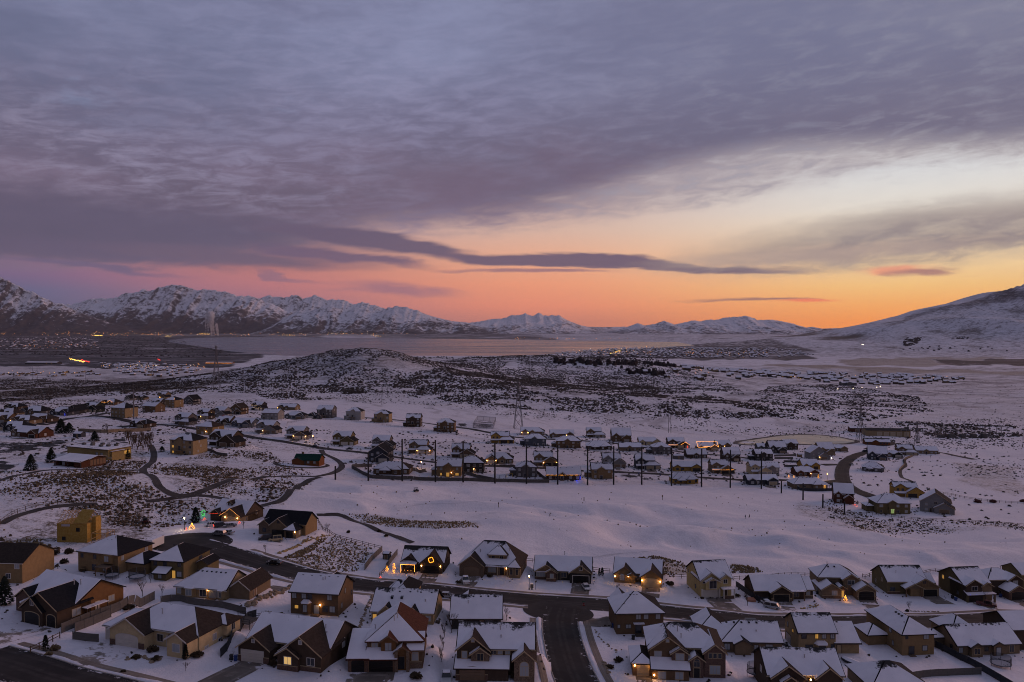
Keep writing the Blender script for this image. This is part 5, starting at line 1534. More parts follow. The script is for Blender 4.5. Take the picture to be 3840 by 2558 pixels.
h = near('h9', 'beige rambler with two small rear gables and skylights in its snowy roof', 'beige', 'black', trim='tan', melt=1)
h.b(0, 15, 0, 11, 3.0, 'gx', 0.66); h.b(2.0, 5.6, -0.7, 4, 2.9, 'gy', 0.9); h.b(8.6, 11.8, -0.7, 4, 2.9, 'gy', 0.9); h.b(0.5, 6.5, 8, 17, 3.2, 'gx', 0.75, ends='hh'); h.b(3, 8, 7, 18, 4.4, 'gy', 0.8, ends='hh')
h.w('f', -0.7, 3.7, 0.3, 1.3, 1.9, 1, 'brown'); h.w('f', 0, 0.8, 0.9, 0.9, 1.1, 1, 'tan', mull=0); h.w('f', 0, 6.9, 0.8, 1.4, 1.4, 0); h.w('f', -0.7, 10.2, 0.6, 1.5, 1.7, 2); h.w('f', 0, 13.8, 0.8, 1.2, 1.3, 2)
h.vents(4, 4.5, 15, 4.6, 6.0); h.slabpart('skylight', GLASS, 4.0, 4.6, 2.6, 3.5, 4.6, 5.45); h.slabpart('skylight', GLASS, 6.4, 7.0, 2.6, 3.5, 4.6, 5.45); h.pipe(12.6, 2.3, 4.6, 0.5)
h.slabpart('deck', WOOD, 0.5, 6.6, -3.2, -0.75, -0.5, -0.3); h.slabpart('air_conditioner', TRIM['dark'], 15.3, 16.2, 1, 2, -0.6, 0.4); h.slabpart('air_conditioner', TRIM['dark'], 12.0, 13.2, -1.1, -0.2, -0.8, 0.0); h.done()

h = near('h10', 'house with bare red-brown roof and wide black arched garage in the bottom row', 'brown', 'red', trim='brown', pitch=0.6)
h.b(3.4, 14.4, 2.2, 13.5, 5.6, 'gy', 0.62, ends='hg'); h.b(0, 3.8, 0, 8, 2.9, 'shed', 0.36); h.b(3.6, 9.4, 0, 2.6, 2.8, 'shed', 0.5); h.b(6.3, 9.2, 1.3, 7, 5.8, 'gy', 0.7, wall='rust', snow=None); h.b(9.2, 12.0, 0.6, 6, 3.9, 'gy', 0.7, wall='rust'); h.b(11.6, 14.5, 1.4, 8, 4.0, 'gx', 0.7)
h.g(0, 1.9, 2.6, 2.1, 'black', True, trim='brown'); h.g(0, 6.4, 4.7, 2.1, 'black', True, trim='brown'); h.wains(-0.02, 0.5, 0, 2.7, 'brick'); h.wains(3.3, 3.95, 0, 2.7, 'brick'); h.wains(8.9, 9.35, 0, 2.6, 'brick')
h.w('f', 2.2, 4.9, 3.8, 1.2, 1.2, 2, 'tan'); h.w('f', 1.3, 7.7, 3.7, 1.2, 1.5, 2, 'brown'); h.w('f', 1.4, 13.0, 1.6, 1.3, 1.3, 2, 'tan', True); h.door('f', 0.6, 10.3, 0.3, 1.3, 2.4, 'black')
h.col(9.4, 0.0, 4.0, 0.6, 'stone'); h.col(11.7, 0.0, 4.0, 0.6, 'stone'); h.pipe(8.5, 5.0, 8.6); h.pipe(9.0, 6.0, 8.8); h.pipe(4.6, 5.4, 6.9, .4); h.wains(11.9, 14.4, 1.4, 1.3, 'stone'); h.done()

h = near('h11', 'dark house of which mostly the snowy back roof with ridge vents shows', 'charcoal', 'black', trim='dark', melt=1)
h.b(0, 11.7, 0, 10.5, 3.0, 'gx', 0.68, oh=0.6); h.w('f', 0, 2.2, 1.0, 1.2, 1.2, 2); h.w('f', 0, 9.0, 0.5, 1.8, 1.7, 0); h.door('f', 0, 7.2, 0.2, 1.0, 2, 'brown'); h.vents(6, 0.4, 11.4, 4.7, 6.2)
h.b(1.5, 5.5, 8, 14, 3.2, 'gy', 0.7); h.w('f', 0, 4.6, 1.2, 0.7, 0.7, 0); h.pipe(3.8, 3.0, 5.2, .5); h.done()

h = near('h12', 'dark two-storey house with stone gables, bottom row left of the side street', 'dkbrown', 'brown', trim='tan', melt=1)
h.b(0.2, 15.4, 2.2, 12.5, 5.6, 'gx', 0.62); h.b(0.1, 6.5, 1.2, 8, 5.6, 'gy', 0.8); h.b(3.0, 6.6, 0.6, 4, 5.0, 'gy', 0.7, wall='stone'); h.b(0, 10.4, -0.6, 2.4, 2.7, 'shed', 0.42); h.b(11.6, 15.6, -0.8, 8, 4.6, 'gy', 0.85, wall='stone')
h.g(-0.6, 3.3, 4.8, 2.2, 'brown', True, trim='brown'); h.w('f', 1.2, 1.6, 3.7, 1.0, 1.4, 2, 'tan', mull=0); h.w('f', 0.6, 4.8, 3.5, 1.2, 1.4, 0, 'tan'); [h.w('f', 2.2, x, 4.2, 0.9, 1.0, 0 if x < 8 else 2) for x in (7.4, 8.7, 10.2)]
h.w('f', -0.8, 13.6, 1.2, 1.7, 1.9, 2, 'tan', True, 2); h.w('f', 1.2, 3.3, 7.0, .6, .6, 2, 'tan', mull=0); h.door('f', 2.2, 8.6, 0.2, 1.1, 2.1, 'black'); [h.col(x, 0.0, 2.7, 0.4, 'brick') for x in (6.6, 10.2)]
h.wains(-0.02, 0.8, -0.6, 1.2, 'brick'); h.wains(5.8, 6.4, -0.6, 1.2, 'brick'); h.pipe(8.6, 5.6, 7.8); h.pipe(8.8, 4.0, 6.8, .5); h.done()

h = near('h13', 'small dark house with glowing wreath above its garage and lit porch', 'dkbrown', 'brown', trim='dark', melt=2, pitch=0.7)
h.b(0, 12.9, 1.2, 10.5, 3.2, 'gx', 0.72); h.b(6.0, 12.7, -0.4, 7, 3.2, 'gy', 0.85); h.b(0, 4.6, 1.0, 6, 3.3, 'gy', 0.7, wall='dkbrown', z0=3.2)
h.g(-0.4, 9.3, 4.8, 2.3, 'black', trim='dark'); h.lamp('f', -0.4, 6.4, 2.2, 18); h.lamp('f', -0.4, 12.2, 2.2, 18)
wr = MB()
for k in range(26):
  a = 2 * math.pi * k / 26; rr = 0.78 + 0.10 * math.sin(k * 5.3)
  wr.lathe([(0.02, -.09), (0.10, 0), (0.02, .09)], 4, (9.35 + rr * math.cos(a), -0.62, 4.15 + rr * math.sin(a)))
wr.build('wreath', mat('wreath_lights', (1, .5, .05), .5, emit=(1.0, 0.40, 0.03), estr=3.2), h.o, kind='stuff')
[h.col(x, -0.9, 2.7, 0.22, 'dark') for x in (0.15, 4.4)]; h.slabpart('porch_roof', SNOW[0], -0.2, 4.8, -1.2, 1.3, 2.75, 2.95); h.slabpart('porch_floor', WOOD, 0, 4.6, -1.1, 1.1, -0.2, 0.15)
h.lights([(0.15, -1.1, 0.3), (0.15, -1.1, 2.6), (4.4, -1.1, 2.6), (4.4, -1.1, 0.3)], STRINGL, 0.28, 0.085); h.lights([(0.3, -1.0, .9), (4.3, -1.0, .9)], STRINGL, 0.9, 0.07); h.w('f', 1.2, 2.2, 0.9, 1.8, 1.2, 0, 'dark'); h.door('f', 1.2, 5.2, 0.1, 1.0, 2.1, 'black'); h.done()

h = near('h14', 'large stone house with windowed dormer and steep hip roof facing the golf course street', 'stone', 'brown', trim='tan', melt=1, pitch=0.75)
h.b(0.4, 18.6, 2.5, 14, 3.6, 'hip', 0.95); h.b(0, 7.4, 0, 9, 3.6, 'gy', 0.75, wall='stone'); h.b(15.2, 18.6, 0.6, 6, 3.7, 'hip', 0.9, wall='taupe'); h.b(8.4, 14.0, 3.6, 9, 6.3, 'hip', 0.75, wall='taupe', z0=3)
h.g(0, 3.8, 4.6, 2.4, 'brown', True, trim='brown'); h.w('f', 2.5, 9.6, 0.8, 2.4, 1.6, 2, 'tan', mull=2); h.door('f', 2.5, 12.8, 0.2, 1.3, 2.3, 'black'); h.lamp('f', 2.5, 14.2, 2.2, 8)
[h.w('f', 3.6, x, 4.7, 1.0, 1.4, 0, 'tan') for x in (9.8, 12.4)]; h.w('l', 8.4, 5.0, 4.7, 0.9, 1.3, 2, 'tan', mull=0); h.w('r', 14.0, 5.0, 4.7, 0.9, 1.3, 2, 'tan', mull=0); h.w('f', 0.6, 16.0, 1.0, 0.8, 1.7, 0, 'tan', True, 0); h.w('f', 0.6, 17.7, 1.0, 0.8, 1.7, 0, 'tan', True, 0)
h.slabpart('porch_roof', SNOW[0], 7.6, 15.0, 1.2, 2.6, 2.9, 3.1); [h.col(x, 1.4, 2.9, .3, 'tan') for x in (11.6, 14.6)]; h.pipe(5.5, 5.0, 6.2); h.pipe(14.5, 5.5, 7.0, 0.6); h.done()

h = near('h15', 'dark and tan rambler with black garage door and white car in its drive', 'charcoal', 'black', trim='tan', pitch=0.65)
h.b(0, 17.4, 1.4, 10.5, 3.2, 'gx', 0.68); h.b(0.4, 7.0, 0.3, 7, 3.1, 'gy', 0.6, wall='taupe', z0=2.9); h.b(3.7, 6.8, -0.3, 3, 3.0, 'gy', 0.6, wall='brick'); h.b(11.0, 17.4, -0.8, 7, 3.3, 'gy', 0.72, wall='taupe')
h.slabpart('garage_front', WALL['charcoal'], 10.98, 17.42, -0.86, -0.7, -2, 3.0); h.g(-0.86, 14.3, 4.9, 2.3, 'black', trim='white'); h.w('f', -0.8, 14.3, 4.0, 0.9, 1.3, 0, 'white'); h.w('f', -0.3, 5.4, 0.9, 0.9, 1.4, 2, 'white', mull=0); h.w('f', 1.4, 1.9, 0.9, 2.6, 1.3, 2, 'white', mull=2); h.w('f', 1.4, 9.0, 1.0, 1.6, 1.4, 0)
h.wains(3.72, 6.78, -0.3, 0.9, 'brick'); h.wains(0, 3.5, 1.4, 0.8, 'brick'); h.slabpart('porch_roof', SNOW[0], 0, 4.0, 0.0, 1.5, 2.8, 2.95); h.door('f', 1.4, 7.6, 0.1); h.pipe(9.0, 6.6, 6.6); h.done()

h = near('h16', 'tan house with glowing garage lamps and amber porch above the golf fence', 'tan', 'brown', trim='brown', pitch=0.62)
h.b(0, 14.6, 1.5, 11.5, 3.1, 'gx', 0.62); h.b(0.2, 6.6, 0, 7, 3.0, 'gy', 0.68); h.b(8.6, 14.8, -2.2, 7, 3.2, 'gy', 0.72); h.b(9, 13, 9, 14, 3.4, 'gy', 0.6)
h.g(-2.2, 11.7, 4.8, 2.2, 'tan', True, trim='tan'); h.lamp('f', -2.2, 8.95, 1.9, 60); h.lamp('f', -2.2, 14.45, 1.9, 60); h.w('f', 0, 2.6, 0.8, 1.5, 1.3, 2, 'brown', True); h.door('f', 0.6, 5.6, 0.2, 1.0, 2.1, lit=1); h.lamp('f', 0, 4.6, 2.2, 20); h.lamp('f', 0, 0.4, 1.9, 6); h.w('f', 1.5, 7.4, 0.9, 1.4, 1.4, 0)
h.b(4.6, 6.8, -0.8, 2, 2.9, 'gy', 0.6, z0=2.4, wall='tan'); h.pipe(11.0, 6.0, 6.2, .5); h.done()

h = near('h17', 'cream two-storey house with white porch posts on the golf course side', 'yellow', 'black', trim='white', pitch=0.6, melt=1)
h.b(0, 9.8, 1.0, 13, 5.6, 'gx', 0.62); h.b(0, 6.0, 0, 8, 5.5, 'gy', 0.72); h.b(6.0, 9.6, 0.4, 4, 5.6, 'gy', 0.7); h.b(1.2, 5.4, -0.7, 1, 5.2, 'gy', 0.5, z0=2.6)
h.g(0, 2.9, 4.7, 2.3, 'white', trim='white'); h.w('f', -0.7, 3.4, 3.0, 2.2, 2.2, 0, 'white'); h.w('f', 0.4, 7.7, 4.0, 1.1, 1.2, 0, 'white'); h.w('l', 0, 5.0, 1.4, 0.9, 1.1, 0, 'dark'); h.w('l', 0, 11.4, 4.2, 0.7, 1.1, 0, 'white', mull=0); h.w('f', 0, 0.8, 4.4, 0.5, 0.5, 0, 'white', mull=0)
h.slabpart('porch_roof', SNOW[0], 6.0, 10.2, -1.8, 0.5, 2.8, 3.0); [h.col(x, -1.5, 2.8, 0.34, 'white') for x in (6.5, 9.8)]; h.wains(6.2, 10.0, -1.5, 0.8, 'brick'); h.col(0.25, -0.2, 2.7, 0.45, 'white'); h.col(5.6, -0.2, 2.7, 0.45, 'white'); h.door('f', 0.4, 7.8, 0.2); h.done()

h = near('h18', 'brown two-storey corner house with snowy pyramid roof beside the junction', 'brown', 'black', trim='dark')
h.b(0, 11.8, 0, 11, 5.5, 'hip', 0.62); h.b(1.0, 5.0, 6, 12.5, 5.6, 'gy', 0.9)
[h.w('f', 0, x, 3.7, 1.1, 1.3, 2, 'dark') for x in (5.5, 7.4, 10.4)]; h.w('f', 0, 0.6, 1.6, 0.6, 0.8, 2, 'dark', mull=0); h.w('f', 0, 3.0, 1.5, 1.2, 0.9, 2, 'dark'); h.w('f', 0, 9.0, 0.9, 1.2, 1.4, 2, 'dark'); h.door('f', 0, 5.5, 0.2, 1.5, 2.2, 'dark', 3); h.slabpart('door_hood', SNOW[0], 4.2, 6.9, -1.0, 0, 2.75, 2.9)
h.slabpart('back_steps', TRIM['dark'], 4.5, 6.7, -1.7, -0.1, -0.5, 0.15); h.slabpart('back_steps', TRIM['dark'], 4.5, 6.7, -2.3, -1.7, -0.8, -0.15); h.vents(3, 4, 6.4, 4.6, 8.2); h.pipe(2.4, 2.0, 6.6, .4); h.done()

h = near('h19', 'large brick and brown house with three amber lamps, bottom row right of the side street', 'brown', 'brown', trim='tan', melt=1, pitch=0.62)
h.b(3.6, 19.2, 3.2, 13.5, 5.7, 'hip', 0.62); h.b(0, 4.2, 0.6, 9, 3.0, 'hip', 0.55); h.b(3.7, 11.2, 1.6, 9, 5.6, 'gy', 0.72); h.b(8.2, 11.6, 0.8, 5, 5.2, 'gy', 0.65, wall='brick'); h.b(4.0, 11.6, -0.8, 2.2, 2.5, 'shed', 0.5); h.b(15.0, 19.4, 1.0, 9, 5.5, 'gy', 0.78, wall='brick'); h.b(12.0, 14.8, 0.6, 4, 4.0, 'gy', 0.7, wall='brick')
h.g(0.6, 2.2, 2.5, 2.2, 'tan', True, trim='brown'); h.lamp('f', 0.6, 0.45, 2.2, 30); h.lamp('f', 0.6, 3.9, 2.2, 30); h.lamp('f', -0.8, 4.4, 0.9, 16); [h.w('f', -0.8, x, 0.2, 1.6, 1.5, 2, 'tan') for x in (6.0, 9.6)]
h.w('f', 1.6, 5.4, 3.6, 1.5, 1.4, 2, 'tan'); h.w('f', 0.8, 9.9, 3.5, 1.7, 1.5, 2, 'tan'); [h.w('f', 1.0, x, 4.2, 0.7, 1.0, 0, 'tan', mull=0) for x in (16.2, 17.2, 18.2)]; h.w('f', 1.0, 17.2, 0.8, 2.1, 1.8, 2, 'tan', mull=2); h.w('f', 0.6, 13.4, 2.4, 1.2, 1.0, 0, 'tan', True); h.door('f', 0.6, 13.4, 0.1, 1.2, 2.0, 'black'); h.w('f', 1.6, 7.4, 7.0, .6, .6, 2, 'tan', mull=0)
h.pipe(10.0, 6.0, 8.0); h.pipe(10.6, 4.6, 7.2, .5); h.done()

h = near('h20', 'taupe rambler with dark side garage behind the brick and brown house', 'taupe', 'black', trim='dark', melt=1)
h.b(0, 14, 1.0, 11.5, 2.9, 'gx', 0.58, ends='hg'); h.b(2.8, 6.4, -0.4, 4, 2.8, 'gy', 0.55); h.b(-4.5, 3.0, 7, 16, 3.0, 'gy', 0.62, ends='hg')
h.w('f', 1, 1.2, 0.7, 1.3, 1.4, 2, 'dark'); h.w('f', 1, 8.0, 0.9, 0.9, 1.0, 2); h.w('f', 1, 11.0, 0.3, 1.6, 1.8, 2); h.vents(5, 1.0, 10, 5.4, 5.6); h.pipe(5, 3.5, 4.3, .4); h.pipe(8.5, 3.2, 4.2, .4); h.slabpart('patio_table', SNOW[0], 9.2, 10.8, -1.8, -0.6, 0.5, 0.62); h.done()

h = near('h21', 'house cut by the bottom edge whose snowy twin-gable roof shows left of the round boat', 'dkbrown', 'brown', trim='tan', melt=1)
h.b(0, 15, 1, 11.5, 5.2, 'gx', 0.62); h.b(0.6, 7.0, 0, 7, 5.0, 'gy', 0.72); h.b(9.5, 14.4, 0, 6, 5.0, 'gy', 0.8); h.b(2.4, 5.6, -0.8, 3, 4.4, 'gy', 0.65); h.lamp('f', 0, 8.2, 4.4, 10); h.pipe(8.3, 4.0, 7.0); h.w('f', 0, 3.8, 3.4, 1.2, 1.2, 2); h.w('l', 0, 6, 3.4, 1.0, 1.2, 2, 'white'); h.done()

h = near('h22', 'brown rambler with dark garage door and stone edging by its drive', 'dkbrown', 'black', trim='tan', pitch=0.55)
h.b(0, 15.6, 1.0, 11, 3.0, 'gx', 0.62); h.b(15.2, 18.2, 1.6, 10, 3.0, 'gx', 0.62); h.b(4.4, 10.6, -1.2, 7, 3.0, 'gy', 0.6); h.g(-1.2, 7.5, 4.6, 2.3, 'black', trim='tan'); h.w('f', 1.6, 16.7, 0.9, 1.1, 1.3, 2); h.w('f', 1, 12.8, 0.8, 1.5, 1.4, 0); h.wains(15.22, 18.2, 1.6, 0.9, 'stone'); h.wains(4.4, 5.1, -1.2, 1.0, 'stone'); h.wains(9.9, 10.6, -1.2, 1.0, 'stone')
[h.col(x, -0.4, 2.8, .3, 'brown') for x in (11.2, 14.8)]; h.slabpart('porch_roof', SNOW[0], 10.8, 15.1, -0.7, 1.1, 2.85, 3.0); h.door('f', 1, 11.5, .1); h.slabpart('hot_tub', mat('hot_tub_cover', (.35, .15, .09), .7), -2.8, -0.4, -1.5, 0.8, -.2, 0.8); h.done()

h = near('h23', 'two-storey house with a brightly lit little tree at its stone entrance', 'taupe', 'black', trim='tan', pitch=0.62)
h.b(-3.0, 9.5, 5.0, 14, 5.5, 'gx', 0.62, ends='hh'); h.b(-3.5, 2.6, 0, 9, 3.0, 'gy', 0.62, ends='gh'); h.b(4.2, 9.2, 3.2, 9, 5.3, 'gy', 0.65); h.b(7.0, 13, -0.8, 8, 3.1, 'gy', 0.62, ends='gh'); h.b(2.2, 4.4, 1.4, 5, 3.1, 'gy', 0.6, wall='stone')
h.g(-0.8, 10.0, 4.7, 2.3, 'black', True, trim='tan'); h.w('f', 0, 0.4, 0.9, 1.5, 1.5, 2, 'white'); h.w('f', 3.2, 6.7, 3.5, 2.0, 1.4, 0, 'white'); h.door('f', 1.4, 3.3, .1, 1, 2.1, lit=1); h.wains(-3.5, 2.5, 0, 0.9, 'stone'); h.wains(7.0, 7.5, -.8, 1.1, 'stone'); h.wains(12.5, 13, -.8, 1.1, 'stone'); h.w('l', -3.5, 5, .9, 1, 1.2, 0); h.pipe(1.0, 9, 8.2, .7); h.vents(2, 0, 4, 8.0, 7.8); h.lamp('f', 1.4, 2.5, 2.0, 14); h.done()

h = near('h24', 'wide tan house with board-and-batten gable and dark garage on the right street', 'olive', 'brown', trim='tan', pitch=0.58, melt=1)
h.b(0, 13.0, 2.4, 14, 4.4, 'gx', 0.62); h.b(13.0, 16.3, 4, 11, 3.4, 'gx', 0.62); h.b(6.5, 15.8, 0, 8, 3.4, 'gy', 0.55, wall='tan'); h.b(4.6, 10.4, -0.6, 5, 3.0, 'gy', 0.5, wall='taupe', z0=2.8)
bt = MB()
for k in range(15):
  x = 7.6 + k * 0.5; zt = 3.4 + (min(x, 22.3 - x) - 6.5) * 0.55
  if zt > 3.5: bt.box(x - .06, x + .06, -0.06, 0.02, 3.2, zt - .05)
bt.build('battens', TRIM['brown'], h.o, kind='stuff')
h.g(0, 13.0, 4.4, 2.3, 'black', trim='tan'); h.door('f', 2.4, 9.4, .1, 1.1, 2.1, 'black'); [h.col(x, -0.4, 2.9, .3, 'brown') for x in (4.9, 9.9)]; h.w('f', 2.4, 1.7, 0.9, 1.5, 1.3, 0, 'dark'); h.w('f', 0, 11.0, 4.3, .8, .7, 0, 'dark'); h.wains(0, 4.2, 2.4, 0.8, 'brick'); h.w('l', 0, 6.5, 3.0, .9, 1.1, 0); h.w('l', 0, 11, 1.2, .9, 1.1, 0); h.g(4, 14.8, 2.2, 2.3, 'black'); h.pipe(4, 5, 6.4, .5); h.pipe(11, 5, 6.0, .5); h.done()

h = near('h25', 'dark two-storey house with small blue lights over its garage on the right street', 'olive', 'brown', trim='tan', pitch=0.6, melt=1)
h.b(0, 9.2, 1.5, 14, 5.6, 'gx', 0.55); h.b(0, 5.6, 0, 8, 5.5, 'gy', 0.6, wall='dkbrown'); h.b(5.6, 9.2, 0.2, 5, 5.0, 'gy', 0.6, wall='taupe'); h.b(0, 5.5, -0.8, 1, 2.6, 'shed', 0.4)
h.g(-0.8, 2.8, 4.5, 2.2, 'black', trim='dark'); h.w('f', 0, 3.0, 3.5, 1.9, 1.4, 0, 'white'); h.w('l', 0, 4.0, 1.2, 0.9, 1.0, 0, 'dark'); h.w('l', 0, 11.5, 3.9, 0.8, 1.2, 1, 'tan'); h.lights([(0.6, -1.3, 2.65), (5.0, -1.3, 2.65)], STRINGB, 1.6, 0.07); h.slabpart('porch_roof', SNOW[0], 5.6, 9.4, -1.6, 0.3, 2.7, 2.9); [h.col(x, -1.3, 2.7, .5, 'stone') for x in (6.0, 9.0)]; h.done()

h = near('h26', 'brick-fronted house with low garage wing, second from the right edge', 'dkbrown', 'black', trim='tan', pitch=0.6)
h.b(-4.0, 7.0, 4.5, 13, 5.5, 'gx', 0.6, ends='hh'); h.b(0, 6.2, -0.5, 9, 3.0, 'gy', 0.62, wall='brick', ends='gh'); h.b(2.6, 7.8, 3.6, 8, 5.3, 'gy', 0.65, wall='dkbrown'); h.g(-0.5, 3.1, 4.6, 2.2, 'black', True, trim='brown'); h.w('f', 3.6, 5.2, 3.6, 1.5, 1.3, 2, 'white'); h.w('l', 0, 4, .8, 1, 1, 0); h.pipe(-1, 7, 7.2, .9); h.pipe(3, 8, 7.8, .9); h.done()

h = near('h27', 'grey-green house cut by the right edge on the golf course side', 'olive', 'brown', trim='tan')
h.b(0, 9, 0, 10, 5.6, 'gx', 0.5); h.w('f', 0, 2.0, 3.4, 1.1, 1.2, 2); h.w('f', 0, 5.0, 1.0, 1.2, 1.2, 0); h.done()

h = near('h28', 'tan two-storey house with six dark ridge vents and side garage seen from behind', 'beige', 'black', trim='dark', pitch=0.55, melt=1)
h.b(0, 9.0, 0, 9.6, 5.5, 'gx', 0.62); h.b(9.0, 14.8, 0.3, 11, 2.9, 'gx', 0.58, oh=0.5); [h.w('f', 0, x, 3.8, w_, 1.2, q, 'dark') for x, w_, q in ((1.3, 1.1, 0), (4.4, .7, 1), (6.2, .9, 2), (8.2, .9, 2))]; h.w('f', 0, 2.6, 0.9, 1.7, 1.3, 0, 'dark'); h.bay(3.9, 6.9, 0, 0.2, 2.6, proj=1.0, lit=0); h.w('f', 0, 8.3, 1.4, .8, .9, 0, 'dark'); h.door('f', .3, 9.9, .1, 1, 2, 'tan')
h.vents(6, 0.4, 8.8, 4.2, 8.0); h.w('l', 0, 7.6, 3.8, .8, 1.2, 2); h.w('l', 0, 3.8, 3.8, .6, .8, 1); h.vents(2, 9.2, 12, 5.3, 5.8); h.g(0, 7.0, 3.5, 2.2, 'grey', face='l'); h.done()

h = near('h29', 'tan hip-roofed two-storey house with low rear wing in the open snowy yard', 'tan', 'black', trim='dark', dz=0.0, pitch=0.55)
h.b(0, 8.3, 0, 17, 5.6, 'hip', 0.62); h.b(-5.0, 0.2, 7.0, 13.5, 2.9, 'hip', 0.6); h.w('f', 0, 1.1, 4.2, .6, .7, 0, 'dark', mull=0); h.w('f', 0, 6.2, 4.0, 1.3, 1.2, 2); h.w('f', 0, 5.9, 1.1, 1.2, 1.2, 2); h.door('f', 0, 2.4, .2, 1.3, 2.0, 'dark', 3); h.w('l', 0, 5.4, 3.9, 1.0, 1.2, 2); h.w('l', 0, 4.2, 1.0, .7, 1.1, 2); h.vents(3, 5, 9, 3.2, 7.8, 'y'); h.pipe(2.2, 3, 6.9, .4); h.slabpart('back_step', WOOD, 1.6, 3.2, -1.0, -.1, -.3, .15); h.done()

h = near('h30', 'long rambler with small rear gables and a round trampoline in its yard', 'taupe', 'black', trim='dark', pitch=0.55, melt=1)
h.b(0, 16.8, 0.8, 11.5, 2.9, 'gx', 0.6); h.b(3.0, 6.0, -0.4, 4, 2.8, 'gy', 0.6); h.b(9.2, 11.8, 0.0, 4, 2.9, 'gy', 0.55); h.b(-3.8, 0.2, 6.5, 10.5, 2.9, 'hip', 0.7); h.b(4, 11.5, 9, 18, 3.0, 'gy', 0.75, ends='hh')
h.w('f', -0.4, 4.5, .8, 1.5, 1.4, 0, 'tan'); h.w('f', .8, .9, .8, 1.0, 1.3, 2); h.w('f', .8, 7.8, 1.0, .9, 1.0, 0); h.door('f', 0, 10.5, .1, 1.2, 2.0, 'white', 2); h.w('f', .8, 14.6, .5, 1.2, 1.7, 0, 'tan'); h.vents(8, .8, 15.5, 5.6, 5.75); h.w('l', 0, 3.2, .8, .9, 1.2, 0); h.done()

h = near('h31', 'dark brown blank-walled house cut by the right edge', 'dkbrown', 'black', trim='dark')
h.b(0, 12, 0, 12, 5.6, 'gx', 0.45); h.w('f', 0, 4.0, 3.6, 1.2, 1.2, 2, 'white'); h.done()

h = near('h32', 'house cut by the bottom edge showing only a half-snowed hip roof', 'taupe', 'black', trim='tan', melt=2)
h.b(0, 12, 0, 11, 3.0, 'hip', 0.55, snow=None); h.w('f', 0, 3, .9, 1.3, 1.2, 2); h.done()

h = near('h33', 'dark house with lit garage and roof edges strung with lights above the cul-de-sac', 'dkbrown', 'brown', trim='tan', pitch=0.66)
h.b(-2.0, 12.8, 2.5, 13, 3.3, 'gx', 0.74); h.b(4.2, 12.8, -0.6, 10, 3.2, 'gy', 0.66, wall='taupe'); h.b(-2.4, 2.2, 1.0, 6, 3.0, 'gy', 0.7); h.b(1.8, 4.4, 1.6, 5, 3.2, 'gy', 0.7); h.b(2.6, 4.6, 5.0, 8, 6.6, 'gy', 0.7, z0=4.6)
h.g(-0.6, 8.6, 4.8, 2.2, 'tan', True, trim='tan'); h.g(-0.6, 5.4, 2.0, 2.0, 'brown', True, trim='tan'); h.lamp('f', -0.6, 5.0 + 1.0, 2.3, 30); h.lamp('f', -0.6, 11.6, 2.3, 30); h.w('f', 5.0, 3.6, 5.3, .7, .8, 2, 'dark', mull=0); h.w('r', 12.8, 3, .9, .9, 1.2, 0); h.w('r', 12.8, 9, 2.0, .9, 1.2, 0)
h.lights([(3.8, -1.1, 2.9), (8.5, -1.1, 5.9), (13.2, -1.1, 2.9)], STRINGL, .5, .06); h.lights([(-2.6, 0.5, 2.7), (3.0, 1.1, 3.2)], STRINGR, .45, .06); h.pipe(1, 7, 7.6, 1.0); h.done()

h = near('h34', 'large tan house with bare black gable roofs and two black garage doors', 'taupe', 'black', trim='tan', pitch=0.7)
h.b(-5, 10.8, 3.5, 11.5, 4.2, 'gx', 0.8, wall='tan', snow=False); h.b(-0.6, 5.6, 0, 9, 4.0, 'gy', 0.75, wall='taupe'); h.b(5.4, 9.6, -0.8, 5, 3.1, 'hip', 0.7, wall='taupe'); h.b(-6, -1.4, 1.5, 8, 3.4, 'gy', 0.75, wall='stone')
h.g(0, 2.4, 4.4, 2.2, 'black', trim='dark'); h.g(-.8, 7.2, 2.4, 2.2, 'black', trim='dark'); h.w('f', 0, 2.5, 4.6, .9, .9, 0, 'dark'); h.w('f', 1.5, -3.8, .9, 1.2, 1.3, 0, 'dark'); h.w('r', 9.6, 1.6, 1, 1, 1.2, 2); h.lamp('f', -.8, 9.3, 2.2, 0); h.done()

# the unfinished house in yellow sheathing, its roof still open
h = near('osb', 'half-built house of yellow sheathing with open roof trusses at the left', 'osb', 'osb', trim='tan')
h.b(0, 9.8, 0, 7.5, 5.9, 'none'); h.b(9.8, 11.0, 2.6, 5.2, 7.4, 'none', z0=-1)
lum = mat('new_lumber', (.45, .28, .12), .85, vary=.2)
for k in range(9):
  x = 0.3 + k * 1.15; tr = MB()
  for s_ in (-1, 1):
    tr.tube((x, 3.75 - s_ * 4.0, 5.9), (x, 3.75, 9.3), 0.10, n=4)
  tr.tube((x, 3.75, 5.9), (x, 3.75, 9.3), .05, n=4); tr.tube((x, 0, 5.95), (x, 7.5, 5.95), .06, n=4)
  tr.build('roof_truss', lum, h.o)
MB().slab([(5.4, -.3, 6.1), (9.9, -.3, 6.1), (9.9, 3.75, 9.55), (5.9, 3.75, 9.55)], .06).build('roof_sheathing', WALL['osb'], h.o)
fr = MB()
for x in (11.2, 13.6, 16): [fr.tube((x, y, -1.5), (x, y, 3.0), .08, n=4) for y in (0, 4.5)]
for z in (3.0, 1.2): [fr.tube((11.2, y, z), (16, y, z), .08, n=4) for y in (0, 4.5)]; [fr.tube((x, 0, z), (x, 4.5, z), .08, n=4) for x in (11.2, 16)]
for x in np.arange(11.6, 16, .6): fr.tube((x, 4.5, -1), (x, 4.5, 3), .05, n=4)
fr.build('wall_frame', lum, h.o, kind='stuff')
